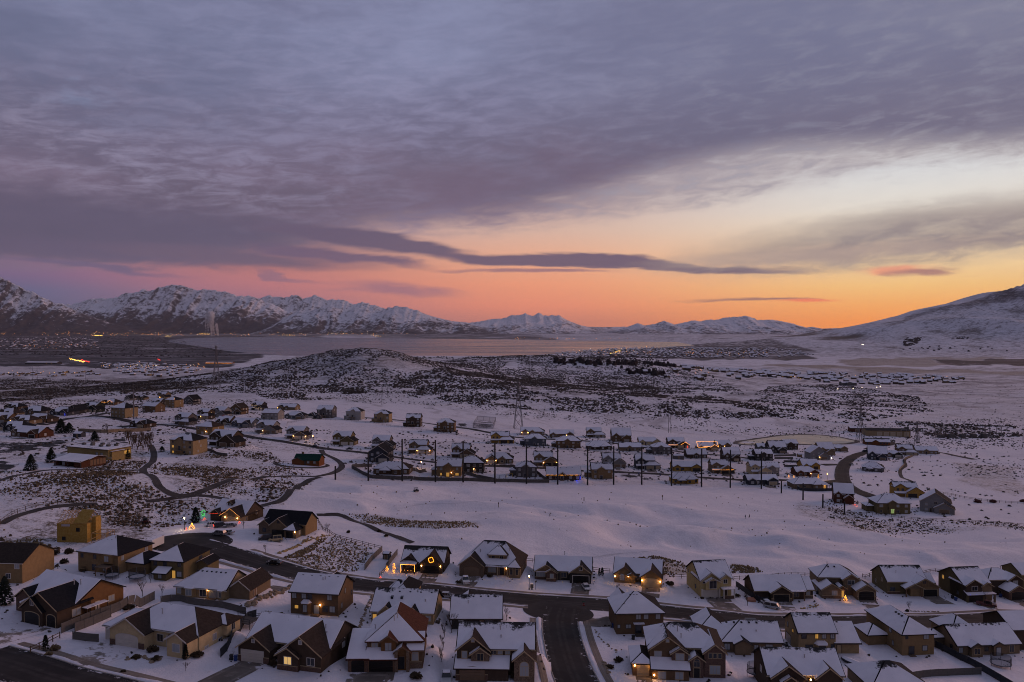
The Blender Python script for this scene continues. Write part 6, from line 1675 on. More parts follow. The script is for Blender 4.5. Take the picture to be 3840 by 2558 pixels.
h.slabpart('window_opening', TRIM['black'], 6.2, 7.4, -.03, .02, 3.4, 4.6); h.slabpart('window_opening', TRIM['black'], 1.6, 2.8, -.03, .02, .6, 1.8); h.slabpart('house_wrap', mat('house_wrap', (.40, .34, .33), .6), 1.5, 4.2, -.04, .02, 5.0, 5.7); h.done()
# ------------------------------------------------------------------ houses of the middle distance
def mid_house(i, row):
  tl, x, y, yaw, W, D, kind, st, wall, roof, ex, label = row
  rnd = random.Random(100 + i)
  H = {1: 3.2, 2: 5.8, 3: 8.1}[st]; W, D = W * 1.06, D * 1.06
  tr = {'slate': 'white', 'blue': 'white', 'grey': 'white', 'dkbrown': 'white', 'barn': 'white', 'charcoal': 'white', 'green': 'white', 'osb': 'dark'}.get(wall, 'tan' if rnd.random() < .6 else 'white')
  h = House(label, MID_AT[i], yaw, wall, roof, tr, detail=2, pitch=rnd.uniform(.52, .66), deep=2.0, melt=rnd.choice((0, 0, 1)), bare=rnd.choice((.22, .22, -.35, -.75)) if x + TILE[tl][0] * TS < 2600 else .22)
  hole = wall == 'osb'
  def win(f, off, u, z, w_=1.2, t_=1.3, lit=0):
    h.w(f, off, u, z, w_, t_, lit or (0 if hole else rnd.choice((0, 2, 2))))
  gc = 'black' if hole else rnd.choice(('tan', 'white', 'brown', 'grey', 'black'))
  lamps = []
  if kind == 'ram':
    h.b(0, W, 1.5, D, H, 'gx', ends=rnd.choice(('gh', 'hh', 'gg')))
    gx0 = W - 7.2 if rnd.random() < .6 else 0.3
    h.b(gx0, gx0 + 6.8, -0.6, D * .6, H, 'gy')
    h.g(-0.6, gx0 + 3.4, 4.8, 2.2, gc); lamps += [(-0.6, gx0 + .6), (-0.6, gx0 + 6.2)]
    o0 = 0.6 if gx0 > 2 else 8.0
    h.b(o0, o0 + 4.4, 0.6, D * .55, H, 'gy', wall=rnd.choice((wall, 'stone' if not hole else wall)))
    win('f', 0.6, o0 + 2.2, .9, 1.6, 1.3)
    if W > 15: win('f', 1.5, o0 + 6.0 if gx0 > 2 else W - 1.5, .9, 1.1, 1.2)
    h.door('f', 1.5, (o0 + 5.0) if o0 + 5.6 < gx0 or gx0 < 2 else gx0 - .7, .1)
    win('r', W, D * .5, 1.0)
    h.pipe(W * .4, D * .45, H + 2.0, .5)
    front = -0.6
  elif kind == 'two':
    h.b(0, W * .78, 2.4, D, H, 'gx')
    h.b(W * .36, W, -0.4, D * .7, 3.0, 'gy', ends='gg' if rnd.random() < .6 else 'hg')
    h.b(0.2, W * .40, 1.6, D * .7, H, 'gy')
    h.b(0, W * .36, -0.2, 1.7, 2.6, 'shed', .35, z0=2.3)
    gw = W * .64
    if gw > 8.5:
      h.g(-0.4, W * .36 + gw * .33, 4.8, 2.2, gc); h.g(-0.4, W * .36 + gw * .82, 2.4, 2.2, gc)
    else:
      h.g(-0.4, W * .36 + gw * .5, 4.8, 2.2, gc)
    lamps += [(-0.4, W * .36 + .5), (-0.4, W - .5)]
    for u in (W * .12, W * .28): win('f', 1.6, u, 3.6)
    win('f', 2.4, W * .55, 3.8, 1.4, 1.0); win('f', 2.4, W * .12, .8)
    h.door('f', 2.4, W * .26, .1); [h.col(u, 0, 2.5, .25) for u in (.3, W * .34)]
    win('r', W * .78, D * .6, 3.7, 1.0, 1.2, 1 if 'w' in ex else 0); win('r', W, D * .3, .9)
    win('r', W * .78, D * .9, .8, 1.2, 1.3, 3 if 'w' in ex else 0)
    front = -0.4
  elif kind in ('box', 'bak'):
    h.b(0, W, 0, D, H, 'hip' if rnd.random() < .6 and st > 1 else 'gx')
    if st > 1: h.b(-3.6, 0.1, D * .4, D, 3.2, 'hip', .5)
    n = max(3, int(W / 3.4))
    for lv in range(st):
      for k in range(n):
        if rnd.random() < .85:
          win('f', 0, W * (k + .5) / n, .9 + lv * 2.6 - (.3 if lv == 0 else 0), rnd.choice((1.0, 1.3, 1.7)), 1.3, (1 if ('w' in ex and rnd.random() < .35) else 0))
      win('r', W, D * rnd.uniform(.3, .7), 1.0 + lv * 2.6, .9, 1.2)
    if kind == 'bak':
      u = W * .45
      zb = 0 if st < 3 else 2.5
      h.b(u - 2.0, u + 2.0, -0.6, D * .4, H + .3 if st > 1 else H, 'gy', .6)
      h.door('f', -0.6, u, zb + .1, 1.6, 2.1, lit=4 if False else (3 if not ('l' in ex) else 1))
      if 'g' in ex: h.w('f', -.62, u, .4, 1.8, 2.2, 4)
      if st == 3:
        h.slabpart('deck', WOOD, u - 3, u + 3, -3.4, -.6, zb - .15, zb + .05)
        [h.col(u + q, -3.2, zb, .2, 'brown', -.2) for q in (-2.8, 0, 2.8)]
      else:
        h.slabpart('steps', WOOD, u - 1.2, u + 1.2, -2.2, -.65, -.3, .12)
    h.vents(4, W * .15, W * .85, D * .42, H + D * .42 * h.pitch)
    lamps += [(-0.6 if kind == 'bak' else 0, W * .6)]
    front = 0
  elif kind == 'hip':
    h.b(0, W, 1.0, D, H, 'hip'); h.b(W * .55, W * .55 + 4.5, -0.6, D * .5, H - .1, 'hip')
    for u in (W * .12, W * .32, W * .64, W * .9): win('f', 1.0 if not (W * .55 < u < W * .55 + 4.5) else -.6, u, .8, 1.3, 1.3)
    h.b(W * .2, W * .5, -1.2, D * .4, 2.7, 'hip', z0=2.45) if 'P' not in ex else None
    win('r', W, D * .5, .9); h.vents(4, W * .3, W * .7, D * .48, H + D * .42 * h.pitch)
    if 'P' in ex:
      h.slabpart('porch_roof', SNOW[0], W - 4, W + .4, -1.6, 1.0, 2.6, 2.8); [h.col(u, -1.3, 2.6, .22) for u in (W - 3.7, W)]
      h.lamp('f', 1.0, W - 2, 2.2, 30); h.door('f', 1.0, W - 2, .1, 1.7, 2.0, lit=1)
    lamps += [(1.0, W * .45)]
    front = -0.6
  else:       # gab: gable to the street; gab2: gable to the side
    if kind == 'gab':
      h.b(0, W, 0, D, H, 'gy', .68)
      h.b(W * .45, W + 1.5, -1.6, D * .5, 3.0, 'gy', .6)
      h.g(-1.6, W * .72 + .75, 4.6, 2.2, gc); lamps += [(-1.6, W * .5), (-1.6, W + 1)]
    else:
      h.b(0, W, 0, D, H, 'gx', .85 if st > 1 else .7)
      h.b(W * .5, W, -1.4, D * .5, min(H, 3.4), 'gy', .7)
      h.b(0.3, W * .4, -0.6, D * .45, H - .6, 'gy', .8)
      if W > 11: h.g(-1.4, W * .75, 4.4 if W > 13 else 3.0, 2.2, gc)
      lamps += [(-1.4, W * .53)]
    for lv in range(st):
      win('f', 0 if kind == 'gab' else -.6, W * .2, .8 + lv * 2.7); win('r', W, D * .35, .9 + lv * 2.7, 1.1, 1.3, 1 if 'w' in ex and lv == 0 else 0); win('r', W, D * .72, .9 + lv * 2.7)
    if st > 1: win('f', 0, W * .5, H - 1.2, 1.4, 1.2)
    h.door('f', 0 if kind == 'gab' else -.6, W * .34, .1)
    front = -1.6
  # lights seen in the photograph
  if 'l' in ex: h.lamp('f', lamps[0][0], lamps[0][1], 2.1, 22)
  if 'L' in ex:
    for a, b in lamps[:2]: h.lamp('f', a, b, 2.2, 40)
  if 'O' in ex:
    h.lights([(-.4, front - .6, 3.0), (W * .45, front - .6, 3.0)], STRINGL, .5, .12)
    h.lights([(W - 7.6, -1.3, 3.0), (W - 3.8, -1.3, 5.4), (W, -1.3, 3.0)], STRINGL, .45, .12)
  if ex.count('O') > 1: ym = (1.5 + D) / 2; zr = H + (ym - 1.5) * h.pitch + .4; h.lights([(0, 1.0, H + .1), (0, ym, zr), (W, ym, zr), (W, 1.0, H + .1), (0, 1.0, H + .1)], STRINGL, .6, .13)
  if 'o' in ex: h.lights([(W * .5, .6, H + .2), (W * .9, 0.6, H + .2), (W * .95, 1.2, H + 1.6)], STRINGL, .4, .13)
  if 'W' in ex: h.lights([(-.4, 1.1, 5.2), (W * .4, 1.1, 5.2), (W * .8, 1.9, 5.3)], STRINGW, .7, .11); h.lights([(W * .3, -.9, 2.6), (W, -.9, 2.6)], STRINGW, .7, .11)
  if 'E' in ex: h.lights([(-.3, front - .6, 2.8), (W * .98, front - .6, 2.8)], STRINGL, .7, .11)
  if 'R' in ex: h.lights([(W * .9, front - .8, .3), (W * .9, front - .8, 2.6)], STRINGR, .35, .13)
  if 'B' in ex: h.lights([(W - .6, front - .8, .3), (W - .6, front - .8, 2.4), (W - .1, front - .8, .3)], STRINGB, .3, .10); point_light((W - .5, front - 1.6, 1.2), h.o, 10, (.06, .1, 1.0))
  h.done()
for i, row in enumerate(MID):
  mid_house(i, row)
# ------------------------------------------------------------------ brush, dry grass and other ground growth nobody could count
rng = np.random.default_rng(5)
def clear_of_roads(X, Y, near=True):
  """drop what would stand on a street, a path or a house plot"""
  ok = np.ones(len(X), bool)
  for c, w_ in ROADS:
    bb = (X > c[:, 0].min() - 9) & (X < c[:, 0].max() + 9) & (Y > c[:, 1].min() - 9) & (Y < c[:, 1].max() + 9) & ok
    k = np.nonzero(bb)[0]
    for i in range(0, len(k), 4000):
      q = k[i:i + 4000]
      d = np.hypot(X[q, None] - c[None, :, 0], Y[q, None] - c[None, :, 1]).min(1)
      ok[q] &= d > w_ / 2 + .6
  for cx, cy_, c, s_, hw, hd, lev, mg in PADS:
    u = (X - cx) * c + (Y - cy_) * s_; v = -(X - cx) * s_ + (Y - cy_) * c
    ok &= ~((np.abs(u) < hw + .2) & (np.abs(v) < hd + .2))
  return ok
def scatter_mesh(name, X, Y, r, hgtf, m, label, cat, seed, sink=0.15, lift=0.0):
  """many small jagged clumps (5-sided, 10-15 faces each) in one mesh"""
  g = np.random.default_rng(seed)
  if Y.min() < 700:
    ok = clear_of_roads(X, Y)
    X, Y, r = X[ok], Y[ok], r[ok]
  n = len(X); k = 6
  Z = hgt(X, Y) - sink * r + lift
  ang = (np.arange(k) / k * 2 * math.pi)[None, :] + g.uniform(0, 6.28, (n, 1))
  r1 = r[:, None] * g.uniform(0.65, 1.25, (n, k)); r2 = r[:, None] * g.uniform(0.35, 0.95, (n, k))
  h1 = r * hgtf * g.uniform(0.8, 1.3, n)
  lo = np.stack([X[:, None] + r1 * np.cos(ang), Y[:, None] + r1 * np.sin(ang), np.tile(Z[:, None], (1, k))], -1)
  hi = np.stack([X[:, None] + r2 * np.cos(ang + .4), Y[:, None] + r2 * np.sin(ang + .4), Z[:, None] + h1[:, None] * g.uniform(.45, 1.05, (n, k))], -1)
  top = np.stack([X + g.uniform(-.2, .2, n) * r, Y + g.uniform(-.2, .2, n) * r, Z + h1 * 0.8], -1)[:, None, :]
  V = np.concatenate([lo, hi, top], 1).reshape(-1, 3)
  b = (np.arange(n) * (2 * k + 1))[:, None, None]
  i = np.arange(k); j = (i + 1) % k
  q = np.stack([i, j, k + j, k + i], -1)[None] + b
  t = np.stack([k + i, k + j, np.full(k, 2 * k)], -1)[None] + b
  me = mesh_np(name, V, q.reshape(-1, 4), t.reshape(-1, 3))
  return link(name, me, m, kind='stuff', label=label, category=cat)
def in_zone(polys, n, ymax=3000, extra=None, rr=rng):
  """n random points on the land inside photograph-outlined zones, even per square metre"""
  out = []
  for poly, cnt in polys:
    c = np.array([tuple(G(*p))[:2] for p in poly])
    x0, y0 = c.min(0); x1, y1 = c.max(0)
    got = 0; tries = 0
    while got < cnt and tries < 60:
      tries += 1
      m = cnt * 3
      x = rr.uniform(x0, x1, m); y = rr.uniform(y0, y1, m)
      ok = inpoly(x, y, c)
      # clumping
      d = fbm(x / 38, y / 38, 3, 55)
      ok &= rr.uniform(0, 1, m) < sstep(d, 0.30, 0.62)
      x, y = x[ok][:cnt - got], y[ok][:cnt - got]
      out.append(np.stack([x, y], -1)); got += len(x)
  return np.concatenate(out)
SAGE = mat('sagebrush', (0.040, 0.032, 0.028), 0.95, 0.05, vary=0.5, vscale=0.05, vcol=(0.080, 0.064, 0.056))
OAK = mat('scrub_oak', (0.040, 0.032, 0.029), 0.95, 0.05, vary=0.5, vscale=0.03, vcol=(0.080, 0.064, 0.055))
DRY = mat('dry_grass', (0.22, 0.155, 0.08), 0.95, 0.05, vary=0.45, vscale=0.6, vcol=(0.11, 0.075, 0.045))
BRN = mat('dry_shrub', (0.050, 0.036, 0.027), 0.95, 0.05, vary=0.5, vscale=0.25, vcol=(0.105, 0.074, 0.048))
hill = [([(1500, 1420), (1700, 1385), (2300, 1410), (2700, 1490), (2940, 1560), (2780, 1575), (2480, 1562), (2200, 1545), (1950, 1535), (1700, 1510), (1560, 1495), (1470, 1455)], 15000),
    ([(1180, 1445), (1330, 1448), (1380, 1475), (1290, 1480)], 500), ([(960, 1480), (1130, 1470), (1240, 1490), (1240, 1500), (1020, 1500)], 350),
    ([(2880, 1450), (3150, 1440), (3450, 1490), (3500, 1545), (3200, 1590), (2900, 1565), (2760, 1520)], 5200),
    ([(3350, 1580), (3840, 1600), (3840, 1640), (3560, 1650), (3380, 1610)], 900), ([(2300, 1400), (2750, 1450), (2800, 1490), (2600, 1475)], 1400),
    ([(-40, 1420), (330, 1425), (700, 1415), (1000, 1395), (1000, 1440), (600, 1450), (-40, 1460)], 4200),
    ([(-40, 1480), (160, 1455), (720, 1440), (780, 1455), (300, 1480), (0, 1510)], 3200)]
p_ = in_zone(hill, 0)
hx, hy = rng.uniform(-760, 480, 80000), rng.uniform(1130, 2300, 80000)
ok = rng.uniform(0, 1, 80000) < np.clip(gauss(hx, hy, -330, 1500, 330, 330) * 2.6 + gauss(hx, hy, 80, 1980, 430, 380) * 1.6 - .2, 0, .95) * sstep(fbm(hx / 45, hy / 45, 3, 55), .26, .52)
ok &= ~((np.abs(hx + 195) < 48) & (np.abs(hy - 1440) < 40))
p_ = np.concatenate([p_, np.stack([hx, hy], -1)[ok]])
scatter_mesh('brush', p_[:, 0], p_[:, 1], 0.6 + 1.7 * rng.uniform(0, 1, len(p_)) ** 1.6, 0.9, OAK, 'dark scrub covering the snowy hill and the slopes beside it', 'brush', 1)
loose = [([(-20, 1500), (1000, 1500), (1000, 1690), (-20, 1730)], 2000), ([(1000, 1600), (3000, 1640), (3100, 1800), (1400, 1800)], 1300), ([(3050, 1640), (3840, 1650), (3840, 1960), (3300, 1940)], 400), ([(960, 1440), (3000, 1600), (3840, 1560), (3840, 1700), (2900, 1640), (1900, 1560), (960, 1480)], 3200), ([(3300, 1400), (3840, 1440), (3840, 1600), (3400, 1560)], 700)]
p_ = in_zone(loose, 0)
scatter_mesh('brush', p_[:, 0], p_[:, 1], rng.uniform(0.4, 1.2, len(p_)), 0.9, SAGE, 'loose sagebrush dotted over the open snowfields', 'brush', 2)
rough = [([(-20, 1770), (420, 1740), (700, 1700), (1000, 1700), (1180, 1780), (1060, 1890), (760, 1935), (600, 2000), (420, 2040), (100, 2060), (-20, 2020)], 1700), ([(0, 1840), (200, 1800), (420, 1765), (560, 1775), (600, 1850), (720, 1890), (760, 1920), (420, 1905), (180, 1925), (0, 2000)], 1300),
         ([(600, 1765), (690, 1725), (800, 1700), (960, 1740), (960, 1800), (780, 1850), (640, 1830)], 800), ([(320, 1740), (480, 1690), (560, 1700), (560, 1750), (330, 1765)], 350),
         ([(960, 1800), (1180, 1800), (1060, 1880), (960, 1890)], 380), ([(80, 2020), (260, 1900), (480, 1890), (560, 1950), (560, 2020), (420, 2040)], 420),
         ([(870, 1690), (1010, 1690), (1090, 1760), (980, 1790), (860, 1760)], 350), ([(3080, 1880), (3300, 1945), (3840, 1960), (3840, 1985), (3200, 1975), (3050, 1910)], 500),
         ([(3560, 1730), (3840, 1740), (3840, 1860), (3600, 1810)], 260), ([(130, 2060), (300, 2040), (330, 2120), (250, 2150)], 130)]
p_ = in_zone(rough, 0)
scatter_mesh('brush', p_[:, 0], p_[:, 1], 0.18 + 0.62 * rng.uniform(0, 1, len(p_)) ** 2, 1.0, BRN, 'brown shrubs and weeds on the rough banks beside the golf course', 'brush', 3)
grass = [([(1280, 1925), (1400, 1930), (1560, 1955), (1760, 1955), (1800, 1980), (1640, 1985), (1450, 1975)], 1000), ([(2360, 2095), (2460, 2085), (2560, 2110), (2600, 2150), (2480, 2160)], 900), ([(2740, 2115), (2840, 2130), (2860, 2145), (2740, 2150)], 300),
         ([(600, 1765), (800, 1700), (960, 1740), (960, 1800), (780, 1850)], 700), ([(0, 1840), (420, 1765), (600, 1850), (420, 1905), (0, 2000)], 1500), ([(0, 2035), (150, 2015), (170, 2060), (0, 2075)], 500), ([(1060, 2090), (1260, 2010), (1400, 2060), (1330, 2150), (1160, 2140)], 700),
         ([(3080, 1880), (3300, 1950), (3840, 1965), (3840, 1990), (3200, 1985)], 700), ([(1060, 2095), (1200, 2020), (1240, 2010), (1130, 2090)], 300)]
grass += [([(1200, 1830), (2900, 1850), (3800, 2010), (3840, 2100), (2000, 2060), (1350, 2000)], 200), ([(-20, 1770), (420, 1740), (1000, 1700), (1180, 1780), (760, 1935), (420, 2040), (-20, 2020)], 2500)]
p_ = in_zone(grass, 0)
scatter_mesh('dry_grass', p_[:, 0], p_[:, 1], rng.uniform(0.14, 0.38, len(p_)), 1.5, DRY, 'straw-coloured tall grass poking through the snow', 'grass', 4)
# low planting and clutter round the houses
fx, fy, fr = [], [], []
for cx, cy_, c, s_, hw, hd, lev, mg in PADS:
  n = 16 if cy_ < 330 else 22
  e = rng.uniform(.3, 2.2 if cy_ < 330 else 4.0, n); sd_ = rng.integers(0, 4, n); t_ = rng.uniform(-1.15, 1.15, n)
  u = np.where(sd_ < 2, t_ * hw, np.where(sd_ == 2, -1, 1) * (hw + e)); v = np.where(sd_ < 2, np.where(sd_ == 0, -1, 1) * (hd + e), t_ * hd)
  fx += list(cx + u * c - v * s_); fy += list(cy_ + u * s_ + v * c); fr += list(rng.uniform(.12, .42, n) if cy_ < 330 else rng.uniform(.2, .75, n))
scatter_mesh('shrubs', np.array(fx), np.array(fy), np.array(fr), 1.1, SAGE, 'small dark shrubs and garden clutter around the houses', 'shrubs', 6)
# ------------------------------------------------------------------ fences: every panel and post is a piece of its fence
FW = {'grey': mat('fence_grey', (0.115, 0.105, 0.095), 0.9, vary=.25), 'dark': mat('fence_dark', (0.030, 0.033, 0.040), 0.8, vary=.2), 'wood': mat('fence_wood', (0.10, 0.068, 0.045), 0.9, vary=.3), 'pale': mat('fence_pale', (0.33, 0.31, 0.31), 0.8), 'tan': mat('fence_tan', (0.23, 0.175, 0.12), .9, vary=.3)}
def fence(label, line, h=1.8, style='panel', c='grey', seg=2.4):
  L = spline(line, 1.0)
  dist = np.concatenate([[0], np.cumsum(np.linalg.norm(np.diff(L, axis=0), axis=1))])
  n = max(1, int(round(dist[-1] / seg)))
  q = np.stack([np.interp(np.linspace(0, dist[-1], n + 1), dist, L[:, i]) for i in range(2)], -1)
  z = hgt(q[:, 0], q[:, 1])
  o = empty('fence', (q[0, 0], q[0, 1], z[0]), 0, label, 'fence')
  base = Vector((q[0, 0], q[0, 1], z[0]))
  pm = shared(('fpost', h, style), lambda: MB().box(-.07, .07, -.07, .07, -.4, h + (.08 if style == 'panel' else .05)).mesh('post'))
  if style == 'panel':
    bm = shared(('fpanel', h), lambda: MB().box(0, 1, -.03, .03, .02, h).box(0, 1, -.05, .05, h, h + .05).mesh('panel'))
  elif style == 'rail':
    bm = shared(('frail',), lambda: MB().box(0, 1, -.04, .04, -.06, .06).mesh('rail'))
  for i in range(n + 1):
    p = link('post', pm, FW[c], o); p.location = Vector((q[i, 0], q[i, 1], z[i])) - base
    if i < n:
      d = Vector((q[i + 1, 0] - q[i, 0], q[i + 1, 1] - q[i, 1], z[i + 1] - z[i]))
      for zz in ((0,) if style == 'panel' else (h * .45, h * .9)):
        b = link('panel' if style == 'panel' else 'rail', bm, FW[c], o)
        b.location = Vector((q[i, 0], q[i, 1], z[i] + zz)) - base
        hd = math.hypot(d.x, d.y)
        M = Matrix(((d.x, -d.y / hd, 0, 0), (d.y, d.x / hd, 0, 0), (d.z, 0, 1, 0), (0, 0, 0, 1)))
        b.rotation_euler = (0, -math.atan2(d.z, hd), math.atan2(d.y, d.x))
        b.scale = (d.length, 1, 1)
  return o
fence('grey panel fence between the rust-brown and the cream house', pts('F1', (565, 920), (830, 805), (1150, 680), (1420, 610)), 2.0, 'panel', 'grey')
fence('grey panel fence running back from the cream house gate', pts('F1', (690, 905), (1020, 770)), 1.8, 'panel', 'grey')
fence('low grey gate fence left of the cream house', pts('F1', (670, 975), (905, 1000)), 1.6, 'panel', 'grey')
fence('short split-rail fence by the small cone-shaped tree at the lower left', pts('F1', (280, 1100), (370, 1062), (465, 1008), (550, 965)), 1.3, 'rail', 'wood')
fence('grey panel fence behind the cream house', pts('F1', (1480, 640), (1640, 622), (1760, 655), (2050, 690), (2260, 745)), 1.6, 'panel', 'grey')
fence('dark panel fence between the cream house and the white-garage house', pts('F1', (2030, 1140), (2130, 980), (2260, 810), (2354, 770)), 1.7, 'panel', 'dark')
fence('thin post-and-rail fence beside the weedy lot below the golf course', pts('F2', (560, -110), (690, 15), (860, 75), (1010, 115), (1150, 150)), 1.3, 'rail', 'wood', 2.6)
fence('dark board fence left of the fenced shed by the wreath house', pts('F2', (1000, 340), (1070, 250), (1160, 165)), 1.8, 'panel', 'wood')
fence('dark board fence right of the fenced shed by the wreath house', pts('F2', (1195, 335), (1245, 265), (1300, 195)), 1.8, 'panel', 'wood')
fence('short rail fence with lights by the wreath house drive', pts('F2', (1135, 400), (1185, 355)), 1.2, 'rail', 'wood')
fence('golf course rail fence behind the stone house and its neighbour', pts('F3', (75, 275), (190, 268)) + pts('F3', (740, 345), (900, 362)), 1.3, 'rail', 'wood', 2.6)
fence('golf course rail fence between the tan lit house and the cream two-storey', pts('F3', (1370, 395), (1500, 412), (1640, 422)), 1.4, 'rail', 'wood', 2.6)
fence('golf course rail fence right of the cream two-storey house', pts('F3', (2040, 432), (2200, 425), (2354, 415)) + pts('F4', (120, 400), (300, 398), (470, 402)), 1.4, 'rail', 'wood', 2.6)
fence('rail fence behind the two-storey houses on the right street', pts('F4', (870, 405), (930, 400)) + pts('F4', (1440, 372), (1600, 362)), 1.3, 'rail', 'wood', 2.6)
fence('grey panel fence beside the cream two-storey house', pts('F3', (2060, 490), (2160, 560), (2290, 640), (2360, 640)), 1.7, 'panel', 'grey')
fence('long grey vinyl fence left of the trampoline yard', pts('F4', (1520, 1040), (1700, 1130), (1900, 1230), (2100, 1345), (2260, 1440)), 1.7, 'panel', 'grey')
fence('grey fence along the bottom right back yards', pts('F4', (780, 1350), (1000, 1345), (1430, 1325), (1700, 1308), (1960, 1298)), 1.6, 'panel', 'grey')
fence('wire fence of thin posts above the unfinished house', pts('M1', (-60, 1340), (60, 1250), (180, 1185), (430, 1120), (800, 1090), (1200, 1080), (1480, 1085), (1860, 1090)), 1.7, 'rail', 'wood', 4.0)
fence('pale rail fence curving along the upper fairway', pts('M2', (285, 385), (300, 360), (420, 342), (640, 335), (860, 345), (1200, 385), (1500, 425), (1900, 485), (2354, 540)), 1.5, 'rail', 'pale', 5.0)
fence('pale rail fence along the middle fairway', pts('M3', (20, 600), (300, 605), (650, 622), (1000, 645), (1250, 655), (1560, 690), (1900, 710)), 1.5, 'rail', 'pale', 5.0)
fence('dark solid fence along the far edge of the driving range', pts('M2', (880, 778), (950, 815), (1010, 845), (1090, 870), (1500, 888), (2000, 895), (2354, 903)) + pts('M3', (150, 908), (340, 910)), 1.8, 'panel', 'dark', 3.0)
fence('dark solid fence behind the brown hipped range house', pts('M2', (885, 770), (980, 765), (1065, 762)), 1.8, 'panel', 'dark', 3.0)
fence('dark solid fence between the tan and the charcoal range houses', pts('M2', (1440, 800), (1560, 808)), 1.8, 'panel', 'dark', 3.0)
fence('dark slanting fence beside the charcoal range house', pts('M2', (1875, 830), (2000, 855), (2190, 893)), 1.8, 'panel', 'dark', 3.0)
fence('dark slanting fence beside the blue-lit rambler', pts('M3', (230, 825), (280, 865), (340, 908)), 1.8, 'panel', 'dark', 3.0)
fence('dark fence around the yard of the long hipped house', pts('M4', (180, 905), (270, 965), (350, 985), (600, 985)), 1.7, 'panel', 'dark', 3.0)
fence('dark fence right of the long hipped house', pts('M4', (545, 930), (670, 940)), 1.6, 'panel', 'dark', 3.0)
fence('tan wall enclosing a garden near the pond, upper of two', pts('M4', (55, 668), (150, 665), (260, 660)), 1.6, 'panel', 'tan', 3.0)
fence('tan wall enclosing a garden near the pond, lower of two', pts('M4', (60, 690), (230, 690)), 1.6, 'panel', 'tan', 3.0)
fence('grey wall beside the red-brown rambler on the right', pts('M4', (145, 720), (320, 725)), 1.6, 'panel', 'grey', 3.0)
fence('snowy grey wall below it beside the red-brown rambler', pts('M4', (148, 762), (318, 768)), 1.6, 'panel', 'grey', 3.0)
fence('curving grey wall of the cul-de-sac on the far right', pts('M4', (1350, 655), (1262, 695), (1255, 745), (1205, 800)), 1.5, 'panel', 'tan', 3.0)
fence('rail fence behind the dark olive and grey houses on the right', pts('M4', (520, 1145), (700, 1190), (1000, 1212), (1400, 1255), (1900, 1278), (2354, 1310)), 1.4, 'rail', 'wood', 3.0)
fence('rail fence right of the yellow sheathed house', pts('M4', (1465, 985), (1650, 1020), (1850, 1060), (2354, 1108)), 1.4, 'rail', 'wood', 3.0)
fence('dark fence below the tall beige house with rear deck', pts('M1', (1800, 565), (1880, 605), (1990, 650), (2090, 665)), 1.6, 'panel', 'dark', 3.0)
fence('tan retaining wall above the clubhouse', pts('M1', (720, 440), (960, 450), (1150, 440), (1390, 430)), 2.2, 'panel', 'tan', 4.0)

# ------------------------------------------------------------------ driving range poles with the net between them
POLE = mat('net_pole', (0.012, 0.012, 0.014), 0.6)
NET = bpy.data.materials.new('netting')
NET.use_nodes = True
t = NT(NET.node_tree)
tr_ = t.n('ShaderNodeBsdfTransparent'); df = t.n('ShaderNodeBsdfDiffuse'); df.inputs[0].default_value = (.02, .02, .025, 1)
mx = t.n('ShaderNodeMixShader'); mx.inputs[0].default_value = 0.15
t.l(tr_.outputs[0], mx.inputs[1]); t.l(df.outputs[0], mx.inputs[2])
o = t.n('ShaderNodeOutputMaterial'); t.l(mx.outputs[0], o.inputs[0])
ordn = ['first', 'second', 'third', 'fourth', 'fifth', 'sixth', 'seventh', 'eighth', 'ninth', 'tenth', 'eleventh', 'twelfth', 'thirteenth', 'fourteenth', 'fifteenth']
poles = [('M2', 730, 880, 755), ('M2', 1033, 890, 630), ('M2', 1345, 895, 510), ('M2', 1650, 903, 520), ('M2', 1905, 905, 530), ('M2', 2197, 915, 545), ('M3', 133, 920, 555), ('M3', 420, 925, 565), ('M3', 695, 930, 575), ('M3', 935, 927, 575), ('M3', 1193, 927, 580), ('M3', 1467, 937, 590), ('M3', 1743, 947, 600), ('M3', 2007, 955, 610), ('M3', 2293, 965, 625), ('M4', 123, 1005, 895), ('M4', 322, 1068, 915), ('M4', 504, 1140, 1015), ('M4', 703, 1200, 1085)]
pp = []
for i, (tl_, x, y, ty) in enumerate(poles):
  g0 = GP(tl_, x, y); hh = (y - ty) / TS / F * g0.y * 1.02
  pp.append((g0, hh))
  lab = ('tall black net pole, %s from the left along the driving range' % ordn[i]) if i < 15 else 'shorter black pole, %s of four stepping down right of the net' % ordn[i - 15]
  MB().tube((0, 0, -1), (0, 0, hh), .46, .38, 8).build('net_pole', POLE, None, label=lab, category='pole', group='poles of the driving range').location = g0
nb = MB()
for (a, ha), (b, hb) in zip(pp[:15], pp[1:15]):
  nb.add([(a.x, a.y, a.z + .1), (b.x, b.y, b.z + .1), (b.x, b.y, b.z + hb - .3), (a.x, a.y, a.z + ha - .3)], [(0, 1, 2, 3)])
nb.build('range_net', NET, None, label='barely visible netting hung between the black range poles', category='net')

